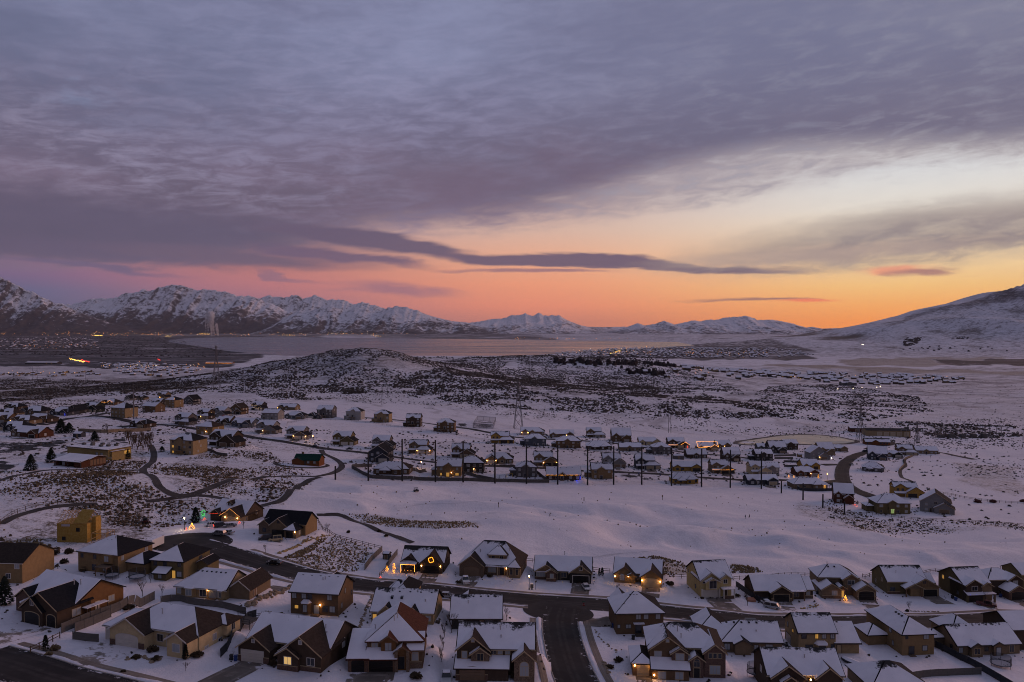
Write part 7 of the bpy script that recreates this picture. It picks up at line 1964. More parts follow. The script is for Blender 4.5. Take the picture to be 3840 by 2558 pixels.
# ------------------------------------------------------------------ power line towers
STEEL = mat('galvanised_steel', (0.14, 0.13, 0.135), 0.6, .4)
PWOOD = mat('pole_wood', (0.055, 0.042, 0.036), 0.9)
def lattice(label, t, x, y, th, tt=None, w0=None):
  g0 = GP(t, x, y)
  top = P(*th)
  d = ray(*top); H = CAMZ + d[2] * g0.y / d[1] - g0.z
  w_ = H * .17; e = empty('power_pylon', g0, 8, label, 'pylon', 'steel lattice pylons')
  k = H / 45.0; r = .22 * max(k, 1)
  def ww(z): return w_ / 2 * (1 - .82 * min(z / (H * .72), 1))
  lv = [0, .2, .38, .53, .64, .72, .80, .88, .95]
  for sx in (-1, 1):
    for sy in (-1, 1):
      m = MB()
      for a, b in zip(lv[:-1], lv[1:]):
        m.tube((sx * ww(a * H), sy * ww(a * H), a * H), (sx * ww(b * H), sy * ww(b * H), b * H), r, n=4)
      m.build('leg', STEEL, e)
  br = MB()
  for a, b in zip(lv[:-1], lv[1:]):
    for s_ in (-1, 1):
      A, B = ww(a * H), ww(b * H)
      br.tube((-A, s_ * A, a * H), (B, s_ * B, b * H), r * .6, n=3); br.tube((A, s_ * A, a * H), (-B, s_ * B, b * H), r * .6, n=3)
      br.tube((s_ * A, -A, a * H), (s_ * B, B, b * H), r * .6, n=3); br.tube((s_ * A, A, a * H), (s_ * B, -B, b * H), r * .6, n=3)
  br.build('bracing', STEEL, e, kind='stuff')
  for z, L in ((.74, .17), (.86, .14)):
    m = MB(); m.tube((-L * H, 0, z * H), (L * H, 0, z * H), r * .8, n=4)
    for s_ in (-1, 1): m.tube((s_ * L * H, 0, z * H), (0, 0, (z + .07) * H), r * .6, n=3); m.tube((s_ * L * H, 0, z * H), (s_ * L * H, 0, (z - .04) * H), r * .7, n=4)
    m.build('cross_arm', STEEL, e)
lattice('steel lattice pylon behind the houses near the ball court', 'M3', 58, 412, ('T3', 60, 1070))
lattice('steel lattice pylon standing before the lake at the left', 'T1', 1990, 1180, ('T1', 1995, 755))
lattice('steel lattice pylon beside the pond on the right', 'M4', 850, 535, ('M4', 855, 175))
lattice('steel lattice pylon right of the pond before the storage yard', 'M4', 1370, 545, ('M4', 1375, 335))
def hframe(label, t, x, y, top, sep, c=STEEL):
  g0 = GP(t, x, y); d = ray(*P(*top)); H = CAMZ + d[2] * g0.y / d[1] - g0.z
  e = empty('power_pole', g0, 6, label, 'power pole', 'twin-legged power poles'); s_ = sep / TS / F * g0.y / 2; r = max(.22, g0.y / F * .55)
  for q in (-1, 1): MB().tube((q * s_, 0, -1), (q * s_ * .8, 0, H), r, r * .7, 6).build('leg', c, e)
  MB().tube((-s_ * 2, 0, H * .86), (s_ * 2, 0, H * .86), r * .8, n=4).build('cross_arm', c, e)
  MB().tube((-s_, 0, H * .4), (s_ * .8, 0, H * .84), r * .5, n=4).tube((s_, 0, H * .4), (-s_ * .8, 0, H * .84), r * .5, n=4).build('cross_brace', c, e)
  if sep > 30:
    MB().tube((-s_ * 2, 0, H * .86), (-s_ * .8, 0, H), r * .6, n=4).tube((s_ * 2, 0, H * .86), (s_ * .8, 0, H), r * .6, n=4).build('arm_brace', c, e)
hframe('twin-legged steel power pole at the left edge of the plain', 'T1', 322, 1195, ('T1', 322, 955), 50)
hframe('twin-legged power pole left of the scrub hill', 'T1', 2228, 1165, ('T1', 2228, 985), 26)
hframe('slim twin power pole below the scrub hill', 'M2', 1162, 195, ('T2', 1165, 1130), 12)
hframe('slim twin power pole behind the houses right of centre', 'M3', 1450, 452, ('M3', 1455, 262), 24)
hframe('twin-legged power pole at the right beyond the substation', 'M4', 1985, 492, ('M4', 1985, 370), 34)
def wpole(label, t, x, y, top, r=.2, c=PWOOD):
  g0 = GP(t, x, y); d = ray(*P(*top)); H = CAMZ + d[2] * g0.y / d[1] - g0.z
  e = empty('utility_pole', g0, 10, label, 'utility pole', 'single utility poles')
  MB().tube((0, 0, -1), (0, 0, H), r, r * .7, 7).build('mast', c, e); MB().tube((-1.2, 0, H * .95), (1.2, 0, H * .95), r * .5, n=4).build('cross_arm', c, e)
wpole('tall thick grey pole rising over the left street', 'M1', 1230, 388, ('M1', 1230, 50), .55, STEEL)
wpole('thin pole right of the twin pole below the hill', 'M2', 1212, 130, ('T2', 1212, 1135), .25)
wpole('thin pole right of the slim twin pole behind the houses', 'M3', 1590, 380, ('M3', 1590, 255), .25)
wpole('thin pole at the left foot of the scrub hill', 'T2', 57, 1100, ('T2', 57, 1005), .35)
wpole('thin pole by the tan wall above the clubhouse, taller one', 'M1', 820, 475, ('M1', 820, 375), .14)
wpole('thin pole by the tan wall above the clubhouse, shorter one', 'M1', 850, 520, ('M1', 850, 425), .14)
wpole('thin pole beyond the street lamps on the far left plain', 'T1', 790, 1150, ('T1', 792, 1020), .4)
wpole('thin pole near the right edge beyond the golf course', 'M4', 2345, 520, ('M4', 2345, 415), .3)
# substation: gantries and transformers in the yard on the right
sub = empty('substation', GP('M4', 1700, 490), 6, 'small electrical substation of grey gantries on the right plain', 'substation')
gr = random.Random(9)
for k in range(11):
  m = MB(); x = -58 + k * 12; hh = gr.uniform(7, 12); yy = gr.uniform(-8, 14)
  for s_ in (-3, 3): m.tube((x + s_, yy, -1), (x + s_, yy, hh), .3, n=4)
  m.tube((x - 3.4, yy, hh), (x + 3.4, yy, hh), .3, n=4)
  m.build('gantry', STEEL, sub)
for k in range(5):
  MB().box(-20 + k * 13, -15 + k * 13, -6, -1, -1, 4.2).build('transformer', FW['grey'], sub)

# ------------------------------------------------------------------ street lamps
def street_lamp(label, t, x, y, top, power=160, white=False):
  g0 = GP(t, x, y); H = (y - top) / TS / F * g0.y * 1.05
  e = empty('street_lamp', g0, 0, label, 'street lamp', 'lit street lamps')
  MB().tube((0, 0, -.5), (0, 0, H - .4), .11, .07, 6).lathe([(.2, 0), (.14, .5)], 6).build('post', TRIM['black'], e)
  MB().lathe([(.08, -.3), (.17, -.1), (.17, .2), (.05, .4)], 8, (0, 0, H)).build('lamp_head', BULBW if white else BULB, e)
  MB().lathe([(.26, .26), (.06, .55)], 8, (0, 0, H)).build('lamp_cap', TRIM['black'], e)
  point_light((0, -.6, H), e, power, (1, .8, .55) if white else (1.0, .55, .2), .3)
street_lamp('lit street lamp with amber head in front of the dark and tan rambler', 'F3', 158, 518, 398, 60)
street_lamp('white street lamp beside the orange-lit bush at the cul-de-sac', 'M1', 1697, 1340, 1238, 260, True)
street_lamp('amber street lamp on the street across from the round park', 'M2', 523, 550, 482, 260)
street_lamp('amber street lamp at the end of the range cul-de-sac', 'M2', 1520, 782, 720, 260)
street_lamp('lamp by the corner of the winding street below the red-brown rambler', 'M4', 545, 890, 828, 260)
street_lamp('white street lamp at the light grey gabled house', 'M4', 583, 690, 680, 200, True)

# ------------------------------------------------------------------ cars
def carmesh(kind):
  L, W, H, hood, cab0, cab1, belt = {'sedan': (4.6, 1.8, 1.45, .85, 1.15, 3.7, .85), 'suv': (4.7, 1.9, 1.8, 1.0, 1.1, 4.6, 1.05), 'pickup': (5.6, 1.95, 1.85, 1.05, 1.4, 3.5, 1.05), 'van': (4.9, 1.95, 1.75, .95, .7, 4.8, 1.0)}[kind]
  y = W / 2
  def prof(z0, pts_, yb, yt):
    n = len(pts_)
    vs = [(x, -(yt if z > belt + .05 else yb), z) for x, z in pts_] + [(x, (yt if z > belt + .05 else yb), z) for x, z in pts_]
    return vs, [tuple(range(n)), tuple(range(2 * n - 1, n - 1, -1))] + [(i, n + i, n + (i + 1) % n, (i + 1) % n) for i in range(n)]
  if kind == 'pickup':
    body = [(0.05, .35), (L - .05, .35), (L, .6), (L, belt), (cab1 + .05, belt), (cab0 - .25, belt), (.15, hood - .05), (0, .7)]
  else:
    body = [(0.05, .35), (L - .05, .35), (L, .6), (L - .05, belt), (cab0 - .25, belt), (.15, hood - .12), (0, .65)]
  cabin = [(cab0 - .25, belt - .02), (cab0 + .45, H), (cab1 - .35, H), (cab1 + .05, belt - .02)]
  b = MB(); v, f = prof(0, body[::-1], y, y); b.add(v, f)
  c = MB(); v, f = prof(0, cabin[::-1], y - .06, y - .22); c.add(v, f)
  r = MB(); r.box(cab0 + .42, cab1 - .33, -(y - .25), y - .25, H - .02, H + .05)
  pil = MB()
  for s_ in (-1, 1):
    for x in (cab0 + .5, (cab0 + cab1) / 2, cab1 - .4): pil.tube((x, s_ * (y - .05), belt), (x, s_ * (y - .2), H), .045, n=4)
  wh = MB(); wh.tube((0, -.11, 0), (0, .11, 0), .33, n=12)
  hub = MB(); hub.tube((0, -.125, 0), (0, .125, 0), .19, n=8)
  hl = MB().box(-.03, .06, -.18, .18, -.08, .08)
  return dict(body=b.mesh('body'), cabin=c.mesh('windows'), roof=r.mesh('roof'), pil=pil.mesh('pillars'), wheel=wh.mesh('wheel'), hub=hub.mesh('rim'), lamp=hl.mesh('headlight'), L=L, y=y, H=H, belt=belt)
CARM = {k: carmesh(k) for k in ('sedan', 'suv', 'pickup', 'van')}
CW = mat('car_window', (.01, .012, .016), .1, .6); TYRE = mat('tyre', (.012, .012, .012), .9); RIM = mat('wheel_rim', (.30, .30, .31), .35, .5, .7)
HLM = mat('headlight_glass', (.45, .45, .45), .2); TLM = mat('tail_lamp', (.25, .01, .01), .3); TLON = glow('tail_lamp_lit', (1.0, .05, .02), 7.0)
PAINT = {k: mat('paint_' + k, c_, .3, .5) for k, c_ in {'white': (.62, .61, .60), 'silver': (.36, .36, .36), 'black': (.012, .012, .015), 'blue': (.02, .025, .045), 'tan': (.40, .30, .16), 'grey': (.16, .155, .155), 'red': (.07, .012, .010)}.items()}
def car(label, t, x, y, yaw, kind, paint, snowy=False, lit=False, g0=None):
  g0 = g0 or GP(t, x, y)
  M_ = CARM[kind]
  e = empty('car' if kind != 'pickup' else 'pickup_truck', g0 + Vector((0, 0, .06)), yaw, label, 'car' if kind != 'pickup' else 'pickup')
  def at_(o, p): o.location = (p[0] - M_['L'] / 2, p[1], p[2]); return o
  def part(nm, me, m_, par, p):
    o = bpy.data.objects.new(nm, me); COL.objects.link(o); o.parent = par
    if not me.materials: me.materials.append(m_)
    o.material_slots[0].link = 'OBJECT'; o.material_slots[0].material = m_
    o.location = p
    return o
  off = (-M_['L'] / 2, 0, 0)
  part('body', M_['body'], PAINT[paint], e, off); cb_ = part('windows', M_['cabin'], CW, e, off); part('pillars', M_['pil'], PAINT[paint], cb_, (0, 0, 0))
  part('roof', M_['roof'], SNOW[0] if snowy else PAINT[paint], e, off)
  if snowy: MB().box(-M_['L'] / 2 + .1, -M_['L'] / 2 + 1.0, -.75, .75, M_['belt'] - .05, M_['belt'] + .06).build('snow', SNOW[0], e)
  for xx in (.85, M_['L'] - .95):
    for s_ in (-1, 1):
      w_ = part('wheel', M_['wheel'], TYRE, e, (xx - M_['L'] / 2, s_ * (M_['y'] - .08), .33)); part('rim', M_['hub'], RIM, w_, (0, 0, 0))
  for s_ in (-1, 1):
    part('headlight', M_['lamp'], HLM, e, (-M_['L'] / 2 - .0, s_ * .62, .72)); part('tail_light', M_['lamp'], TLON if lit else TLM, e, (M_['L'] / 2, s_ * .7, .85))
  return e
car('white sedan parked on the drive of the dark and tan rambler', 'F3', 680, 512, 100, 'sedan', 'white')
car('pale sedan parked at the near kerb behind the snowy rambler', 'F2', 1748, 592, 172, 'sedan', 'silver')
car('dark sedan parked beside the weedy lot', 'F2', 170, 288, -12, 'sedan', 'black')
car('white pickup with snowy bed on the stone house drive', 'F2', 1928, 455, -80, 'pickup', 'white', True)
car('snow-covered pickup at the bottom edge left of the dark stone-gabled house', 'F2', 1752, 1362, -88, 'pickup', 'silver', True)
car('dark sport utility car in front of the black-roofed tan house', 'F2', 88, 62, 20, 'suv', 'black')
car('boxy tan sport utility car beside a dark one at the cul-de-sac', 'F2', 180, 72, 18, 'suv', 'tan')
car('dark sport utility car at the kerb of the right street', 'F3', 2212, 850, 175, 'suv', 'black')
car('grey car half hidden behind the taupe rambler', 'F3', 1695, 812, 110, 'sedan', 'grey')
car('silver minivan on the drive of the brown rambler', 'F4', 40, 690, 150, 'van', 'silver')
car('dark red pickup beside the blue-lit garage', 'F4', 2010, 672, 150, 'pickup', 'red')
car('white car at the right street behind the hot tub', 'F3', 2345, 660, 100, 'sedan', 'white')
car('white sedan, left of the three cars at the glowing garage', 'M1', 1940, 1308, 28, 'sedan', 'white')
car('dark car with red tail lights, middle of the three at the glowing garage', 'M1', 2030, 1318, 208, 'suv', 'black', lit=True)
car('grey sedan, right of the three at the glowing garage', 'M1', 2112, 1316, 30, 'sedan', 'grey', True)
car('dark sport utility car on the cul-de-sac edge, left of two', 'M1', 2015, 1392, -16, 'suv', 'grey', True)
car('grey sedan on the cul-de-sac edge, right of two', 'M1', 2090, 1380, -16, 'sedan', 'silver', True)
car('dark sedan on the street left of the olive house', 'M2', 540, 582, -10, 'sedan', 'blue')
car('dark sedan on the street below the olive house drive', 'M2', 860, 606, -10, 'sedan', 'black')
car('white sedan in the drive of the snowy lamp-lit rambler', 'M2', 2112, 728, 80, 'sedan', 'white')
car('car with bright red lights in the drive of the glowing garage behind the range', 'M3', 322, 762, 95, 'sedan', 'grey', lit=True)
car('white pickup beside the slate house at the end of the range', 'M3', 2160, 915, -60, 'pickup', 'white', True)
car('pale car at the bend of the winding street', 'M4', 772, 745, 80, 'sedan', 'silver')
car('dark car on the winding street near the pond', 'M4', 885, 625, 20, 'suv', 'black')
car('white van beside the blue-grey rambler', 'M1', 2095, 388, 0, 'van', 'white')
car('red truck in the storage yard beyond the pond', 'M4', 1290, 500, 5, 'pickup', 'red')
# box trailer by the cul-de-sac, golf cart on the range, tracked loader on the building lot
e = empty('box_trailer', GP('F1', 1425, 130), 80, 'white box trailer with dark rear opening by the cul-de-sac', 'trailer')
MB().box(-3, 3, -1.2, 1.2, .6, 3.0).build('body', PAINT['white'], e); MB().box(-3.04, -2.98, -1.0, 1.0, .8, 2.4).build('door', TRIM['black'], e); MB().box(-3.1, 3.1, -1.25, 1.25, 3.0, 3.12).build('roof', SNOW[0], e)
for xx in (-.6, .6):
  for s_ in (-1, 1): MB().tube((xx, s_ * 1.0, .35), (xx, s_ * 1.2, .35), .35, n=10).build('wheel', TYRE, e)
e = empty('golf_cart', GP('M2', 1472, 990), 20, 'small black cart standing alone on the driving range snow', 'cart')
MB().box(-1.2, 1.2, -.6, .6, .3, .9).build('body', PAINT['black'], e); MB().box(-1.0, .9, -.65, .65, 1.75, 1.85).build('roof', PAINT['black'], e); MB().box(-.1, .5, -.5, .5, .9, 1.3).build('seat', PAINT['black'], e)
for xx in (-.9, .8):
  for s_ in (-1, 1): MB().tube((xx, s_ * .55, .25), (xx, s_ * .7, .25), .25, n=8).build('wheel', TYRE, e); MB().tube((xx, s_ * .55, .8), (xx * .95, s_ * .58, 1.8), .04, n=4).build('post', TRIM['black'], e)
e = empty('skid_loader', GP('M1', 1335, 1285), 15, 'small red loader standing on the weedy building lot', 'loader')
MB().box(-1.3, 1.2, -.8, .8, .5, 1.2).build('body', PAINT['red'], e); MB().box(-.6, .8, -.6, .6, 1.2, 2.1).build('cab', TRIM['black'], e); MB().box(-2.2, -1.5, -.9, .9, .3, .8).build('bucket', TRIM['dark'], e)
for s_ in (-1, 1):
  MB().tube((1.0, s_ * .75, 1.6), (-1.7, s_ * .8, .6), .1, n=5).build('arm', PAINT['red'], e)
  for xx in (-.8, .7): MB().tube((xx, s_ * .7, .45), (xx, s_ * .95, .45), .45, n=10).build('wheel', TYRE, e)

# ------------------------------------------------------------------ trees
BARK = mat('bare_bark', (0.060, 0.045, 0.038), 0.95, vary=.3)
NEEDLE = mat('conifer_needles', (0.014, 0.020, 0.015), 0.95, .05, vary=.5, vscale=.8, vcol=(.030, .036, .026))
SHRUB = mat('garden_shrub', (0.045, 0.034, 0.022), 0.95, .05, vary=.5, vscale=1.2, vcol=(.085, .055, .032))
def bare_tree(label, g0, H, seed, spread=.42, group='bare garden trees', lv=4, name='bare_tree', c=None, trunk=.28):
  rd = random.Random(seed)
  e = empty(name, g0, 0, label, 'tree', group)
  tk = MB(); cr = MB()
  r0 = max(.035, H * (.018 if name != 'poplar' else .026))
  tk.tube((0, 0, -.3), (0, 0, H * trunk), r0, r0 * .8, 6)
  def grow(p, d, L, r, k):
    q = p + d * L
    (tk if k == lv else cr).tube(p, q, r, r * .62, 4 if k > 1 else 3, False)
    if k == 0: return
    for _ in range(3 if k > 1 else 4):
      a = Vector((rd.gauss(0, spread), rd.gauss(0, spread), rd.uniform(.25, .6)))
      grow(p.lerp(q, rd.uniform(.55, 1)), (d * .75 + a).normalized(), L * rd.uniform(.58, .82), r * .58, k - 1)
  for _ in range(4):
    a = rd.uniform(0, 6.28)
    grow(Vector((0, 0, H * trunk * rd.uniform(.6, 1))), Vector((math.cos(a) * spread, math.sin(a) * spread, 1)).normalized(), H * .26, r0 * .7, lv - 1)
  tk.build('trunk', c or BARK, e); cr.build('crown', c or BARK, e, kind='stuff')
  return e
def conifer(label, g0, H, W, seed, group='dark conifers', tight=False):
  rd = random.Random(seed)
  e = empty('conifer', g0, rd.uniform(0, 360), label, 'tree', group)
  MB().tube((0, 0, -.3), (0, 0, H * .5), H * .03, H * .015, 6).build('trunk', BARK, e)
  cr = MB(); n = int(420 + H * 60)
  for _ in range(n):
    u = rd.random() ** .8
    rad = W / 2 * ((1 - u) ** (.75 if not tight else .55)) * (1 if u > .08 else .6 + u * 5) * rd.uniform(.55, 1.1)
    a = rd.uniform(0, 6.28); z = H * (.04 + .96 * u)
    c_, s_ = math.cos(a), math.sin(a); l = H * .055 + W * .07; dw = l * .42
    x, y = rad * c_, rad * s_
    dr = -.55 if not tight else .5
    cr.add([(x - c_ * l * .6, y - s_ * l * .6, z + l * .15), (x + s_ * dw, y - c_ * dw, z), (x + c_ * l * .7, y + s_ * l * .7, z + dr * l * .6), (x - s_ * dw, y + c_ * dw, z)], [(0, 1, 2, 3)])
  cr.build('crown', NEEDLE, e, kind='stuff')
  return e
def shrub(label, g0, r, h_, seed, m=None, group='garden shrubs'):
  rd = random.Random(seed); b = MB()
  for _ in range(int(70 + 40 * r)):
    v = Vector((rd.gauss(0, 1), rd.gauss(0, 1), abs(rd.gauss(0, 1)) + .1)).normalized() * rd.uniform(.35, 1)
    p = Vector((v.x * r, v.y * r, v.z * h_)); q = Vector((p.x * .25, p.y * .25, 0)); l = r * .17 + .05
    b.tube(q, p, .018, .008, 3, False)
    b.add([(p.x - l, p.y, p.z), (p.x, p.y - l, p.z + l * .5), (p.x + l, p.y, p.z), (p.x, p.y + l, p.z + l)], [(0, 1, 2, 3)])
  o = b.build('shrub', m or SHRUB, None, label=label, category='shrub', group=group)
  o.location = g0
  return o
conifer('large dark conifer at the left edge beside the rust-brown house', GP('F1', 45, 655), 6.5, 3.9, 1)
conifer('small cone-shaped conifer by the split-rail fence', GP('F1', 420, 1078), 3.0, 1.3, 2, tight=True)
conifer('narrow dark cypress at the porch of the cream house', GP('F1', 1575, 1115), 3.3, 1.1, 3, tight=True)
conifer('narrow dark cypress at the right corner of the cream house', GP('F1', 1705, 1160), 3.0, 1.2, 4, tight=True)
conifer('left of the two small dark conifers beside the black garage door', GP('F3', 803, 390), 2.4, .9, 5, tight=True)
conifer('right of the two small dark conifers beside the black garage door', GP('F3', 830, 390), 2.6, 1.2, 6, tight=True)
conifer('dark conifer left of the cart barn', GP('M1', 285, 795), 7.5, 6, 7)
conifer('broad dark conifer behind the cart barn', GP('M1', 470, 720), 7.0, 6, 8)
conifer('dark pine in front of the red-brown rambler, left of two', GP('M1', 560, 452), 9.5, 9, 9)
conifer('dark pine in front of the red-brown rambler, right of two', GP('M1', 635, 452), 7, 8, 10)
conifer('dark conifer above the flat clubhouse roof', GP('M1', 872, 525), 6.0, 6, 11)
conifer('dark conifer on the bank right of the cart barn', GP('M1', 1172, 690), 5.6, 4, 12)
conifer('dark conifer lit green on one side by the glowing-garage house', GP('M1', 1800, 1275), 6.0, 4.0, 13)
conifer('small dark conifer near the walled corner of the tall beige house', GP('M1', 1490, 620), 3.0, 4, 14)
for k, (t_, x, y, h_, lab) in enumerate([
 ('F1', 1310, 580, 4.8, 'bare tree beside the trampoline behind the fence'), ('F1', 1490, 575, 3.6, 'bare shrubby tree behind the cream house fence'), ('F1', 1708, 1272, 2.4, 'small bare sapling on the cream house lawn'),
 ('F2', 88, 182, 3.4, 'small bare tree by the cul-de-sac lawn'), ('M2', 655, 1368, 4.2, 'thin bare tree beyond the black-roofed tan house'), ('F2', 1800, 915, 6.4, 'tall thin bare tree left of the dark back-turned house'),
 ('F2', 2305, 800, 4.0, 'bushy bare tree right of the dark back-turned house'), ('F3', 965, 525, 2.2, 'sapling on the lawn of the tan lit house'), ('F4', 1298, 720, 3.6, 'small bare tree in front of the board-and-batten house'), ('F3', 2165, 665, 4.8, 'thin sapling on the cream two-storey house lawn'),
 ('M1', 985, 468, 9, 'round bare tree above the clubhouse'), ('M1', 2240, 1330, 3.2, 'small bare tree by the glowing-garage house'), ('M4', 1495, 685, 4, 'lone small tree at the top of the snowy green'), ('F3', 210, 1060, 3.6, 'bare shrub tree beside the stone gable at the side street'), ('F1', 1385, 455, 3.0, 'bare shrub tree behind the olive house trampoline')]):
  bare_tree(lab, GP(t_, x, y), h_, 30 + k)
POP = mat('poplar_twigs', (0.115, 0.070, 0.040), .95, vary=.3)
for k in range(10):
  bare_tree('one of the tall brown bare poplars clustered above the clubhouse', GP('M1', 1165 + k * 25, 515 + (k * 37) % 75 + k * 4), 9 + (k * 7) % 4, 60 + k, .30, 'brown bare poplars above the clubhouse', 5, 'poplar', POP, .10)
for k in range(9):
  bare_tree('leafless columnar shrub in the row between two back yards', GP('F2', 1712 + (k % 3) * 14 - k * 4, 880 + k * 38), 2.6 + (k * 5) % 3 * .6, 80 + k, .25, 'row of columnar shrubs between back yards', 3, 'columnar_shrub', SHRUB, .1)
k = 0
for t_, x, y, r_, h_, lab in [
 ('F1', 480, 205, 2.0, 1.7, 'large brown bush on the slope left of the tan two-storey house'), ('F1', 630, 185, 1.5, 1.4, 'brown bush nearest the tan two-storey house on the slope'), ('F1', 590, 275, 1.3, 1.2, 'low brown bush below the large one on the slope'), ('F1', 770, 345, 1.2, 1.1, 'pale straw bush at the corner of the tan two-storey house'),
 ('F1', 505, 1075, 1.0, 1.1, 'tan grassy bush by the split-rail fence'), ('F1', 445, 1120, .8, .6, 'dark low bush in front of the tan grassy one'), ('F1', 1400, 1085, 1.3, 1.0, 'dark bush below the porch of the cream house'), ('F1', 1250, 1150, .9, .6, 'low bush in the rock bed, left end'), ('F1', 1440, 1160, 1.0, .6, 'low bush in the rock bed, right end'),
 ('F1', 1810, 1130, 1.3, .8, 'low brown bush along the cream house side'), ('F1', 1135, 1275, .5, .4, 'tiny bush alone on the cream house lawn'), ('F1', 310, 275, .9, .7, 'bush inside the round stone ring'), ('F2', 95, 770, 1.5, 1.2, 'pale round bush left of the tan back-lit house, larger'), ('F2', 225, 770, 1.2, .8, 'pale round bush left of the tan back-lit house, smaller'),
 ('F2', 330, 1240, 1.1, 1.4, 'dark bush under the lit yellow window'), ('F2', 425, 1245, 1.1, 1.4, 'dark bush between the two front windows of the white-garage house'), ('F2', 520, 1250, 1.2, 1.3, 'dark bush under the unlit window of the white-garage house'), ('F2', 155, 1215, 1.0, 1.0, 'dark bush at the porch of the white-garage house'),
 ('F2', 1470, 1330, 1.3, 1.0, 'brown bush at the step of the red-roofed house'), ('F2', 2150, 400, 1.0, .8, 'dark bush before the stone house window'), ('F2', 1860, 455, .9, .6, 'low bush by the white pickup'), ('F3', 1450, 470, 1.6, .8, 'sprawling green-brown bush right of the glowing garage'), ('F3', 2070, 580, 1.0, .7, 'bush at the porch of the cream two-storey house'), ('F3', 980, 1180, 1.2, .9, 'dark bush bed beside the side street, upper'), ('F3', 900, 1240, 1.0, .7, 'dark bush bed beside the side street, lower'),
 ('F3', 30, 1340, 1.0, 1.8, 'dark tall bush at the foot of the stone gable'), ('F3', 1750, 600, .7, .5, 'bush at the cream two-storey garage corner'), ('F4', 1280, 720, .6, .7, 'dark bush at the foot of the small tree'), ('M4', 1930, 1090, 2.2, 1.6, 'reddish bush by the right rail fence, left one'), ('M4', 2070, 1090, 2.2, 1.6, 'reddish bush by the right rail fence, middle one'), ('M4', 2345, 1085, 2.0, 1.5, 'reddish bush by the right rail fence at the picture edge'),
 ('M2', 850, 1370, .8, 1.0, 'small dark bush on the fairway, left one'), ('M2', 1130, 1360, .9, .9, 'small dark bush on the fairway, middle one'), ('M2', 1200, 1400, .9, .6, 'small dark bush on the fairway, right one'), ('F1', 1180, 695, 1.6, .8, 'brush heap behind the rust-brown house fence')]:
  k += 1
  shrub(lab, GP(t_, x, y), r_, h_, 200 + k, DRY if 'tan grassy' in lab or 'straw' in lab or 'pale' in lab else (mat('red_twig', (.12, .045, .04), .9) if 'reddish' in lab else None))

# ------------------------------------------------------------------ rocks in garden beds and banks
ROCK = mat('garden_rock', (.16, .115, .08), .95, vary=.5, vscale=1.5, vcol=(.30, .22, .14), bump=.4)
ROCKT = mat('straw_rock', (.38, .26, .10), .95, vary=.5, vscale=1.2, vcol=(.20, .13, .06))
def rockrow(label, line, n, r, m, seed, rows=1):
  e = empty('rock_border', line[0], 0, label, 'rocks')
  rd = random.Random(seed); c_ = spline(line, .5)
  mes = [shared(('rock', q), lambda q=q: (lambda rr: MB().lathe([(.35, -.4), (.95, -.1), (1.0 * rr.uniform(.8, 1.1), .25), (.6, .6), (.15, .72)], 7).mesh('rock'))(random.Random(q))) for q in range(4)]
  for i in range(n):
    p = c_[int(i / n * (len(c_) - 1))]
    x, y = p[0] + rd.gauss(0, .25), p[1] + rd.gauss(0, .25 + .5 * (rows - 1))
    o = link('rock', mes[i % 4], None, e)
    if not o.data.materials: o.data.materials.append(m)
    o.material_slots[0].link = 'OBJECT'; o.material_slots[0].material = m
    o.location = Vector((x, y, gz(x, y))) - Vector(line[0]); s_ = r * rd.uniform(.6, 1.3)
    o.scale = (s_ * rd.uniform(.8, 1.4), s_ * rd.uniform(.8, 1.3), s_ * rd.uniform(.7, 1.1)); o.rotation_euler = (0, 0, rd.uniform(0, 6.28))
rockrow('row of straw-coloured boulders above the rust-brown house', pts('F1', (0, 150), (150, 140), (300, 110), (400, 130)), 46, .8, ROCKT, 1, 2)
rockrow('stone bed border on the cream house lawn', pts('F1', (1170, 1150), (1300, 1140), (1420, 1175), (1510, 1130)), 26, .38, ROCK, 2)
rockrow('long rock retaining wall left of the back-lit tan house', pts('F2', (-80, 650), (60, 590), (180, 540), (310, 490)), 60, .6, ROCK, 3, 2)
rockrow('rock retaining wall between the tan house and the red-roofed house', pts('F2', (820, 1070), (850, 980), (890, 890)), 30, .5, ROCK, 4, 2)
rockrow('tan stone wall along the top of the weedy lot', pts('F2', (230, 180), (400, 110), (520, 50), (660, 20)), 60, .5, ROCKT, 5, 2)
rockrow('curved stone edging beside the brown rambler drive', pts('F4', (300, 690), (380, 685), (440, 665), (450, 630)), 22, .35, ROCKT, 6)
rockrow('row of stones at the front of the board-and-batten house lawn', pts('F4', (1320, 718), (1450, 722), (1580, 720)), 14, .35, ROCK, 7)
rockrow('stone edging along the back yard of the corner house', pts('F3', (760, 890), (830, 990), (920, 1060), (1010, 1082)), 26, .25, ROCK, 8)
rockrow('low stone edging between the tan house and the beige rambler', pts('F2', (945, 880), (1000, 720), (1070, 570)), 40, .4, ROCK, 9)
rockrow('dark rocks around the bush bed at the side street', pts('F3', (850, 1190), (870, 1250), (900, 1310)), 14, .45, ROCK, 10)
rockrow('ring of small stones in the yard above the rust-brown house', pts('F1', (290, 265), (320, 250), (370, 262), (350, 285), (300, 282)), 18, .25, ROCK, 11)

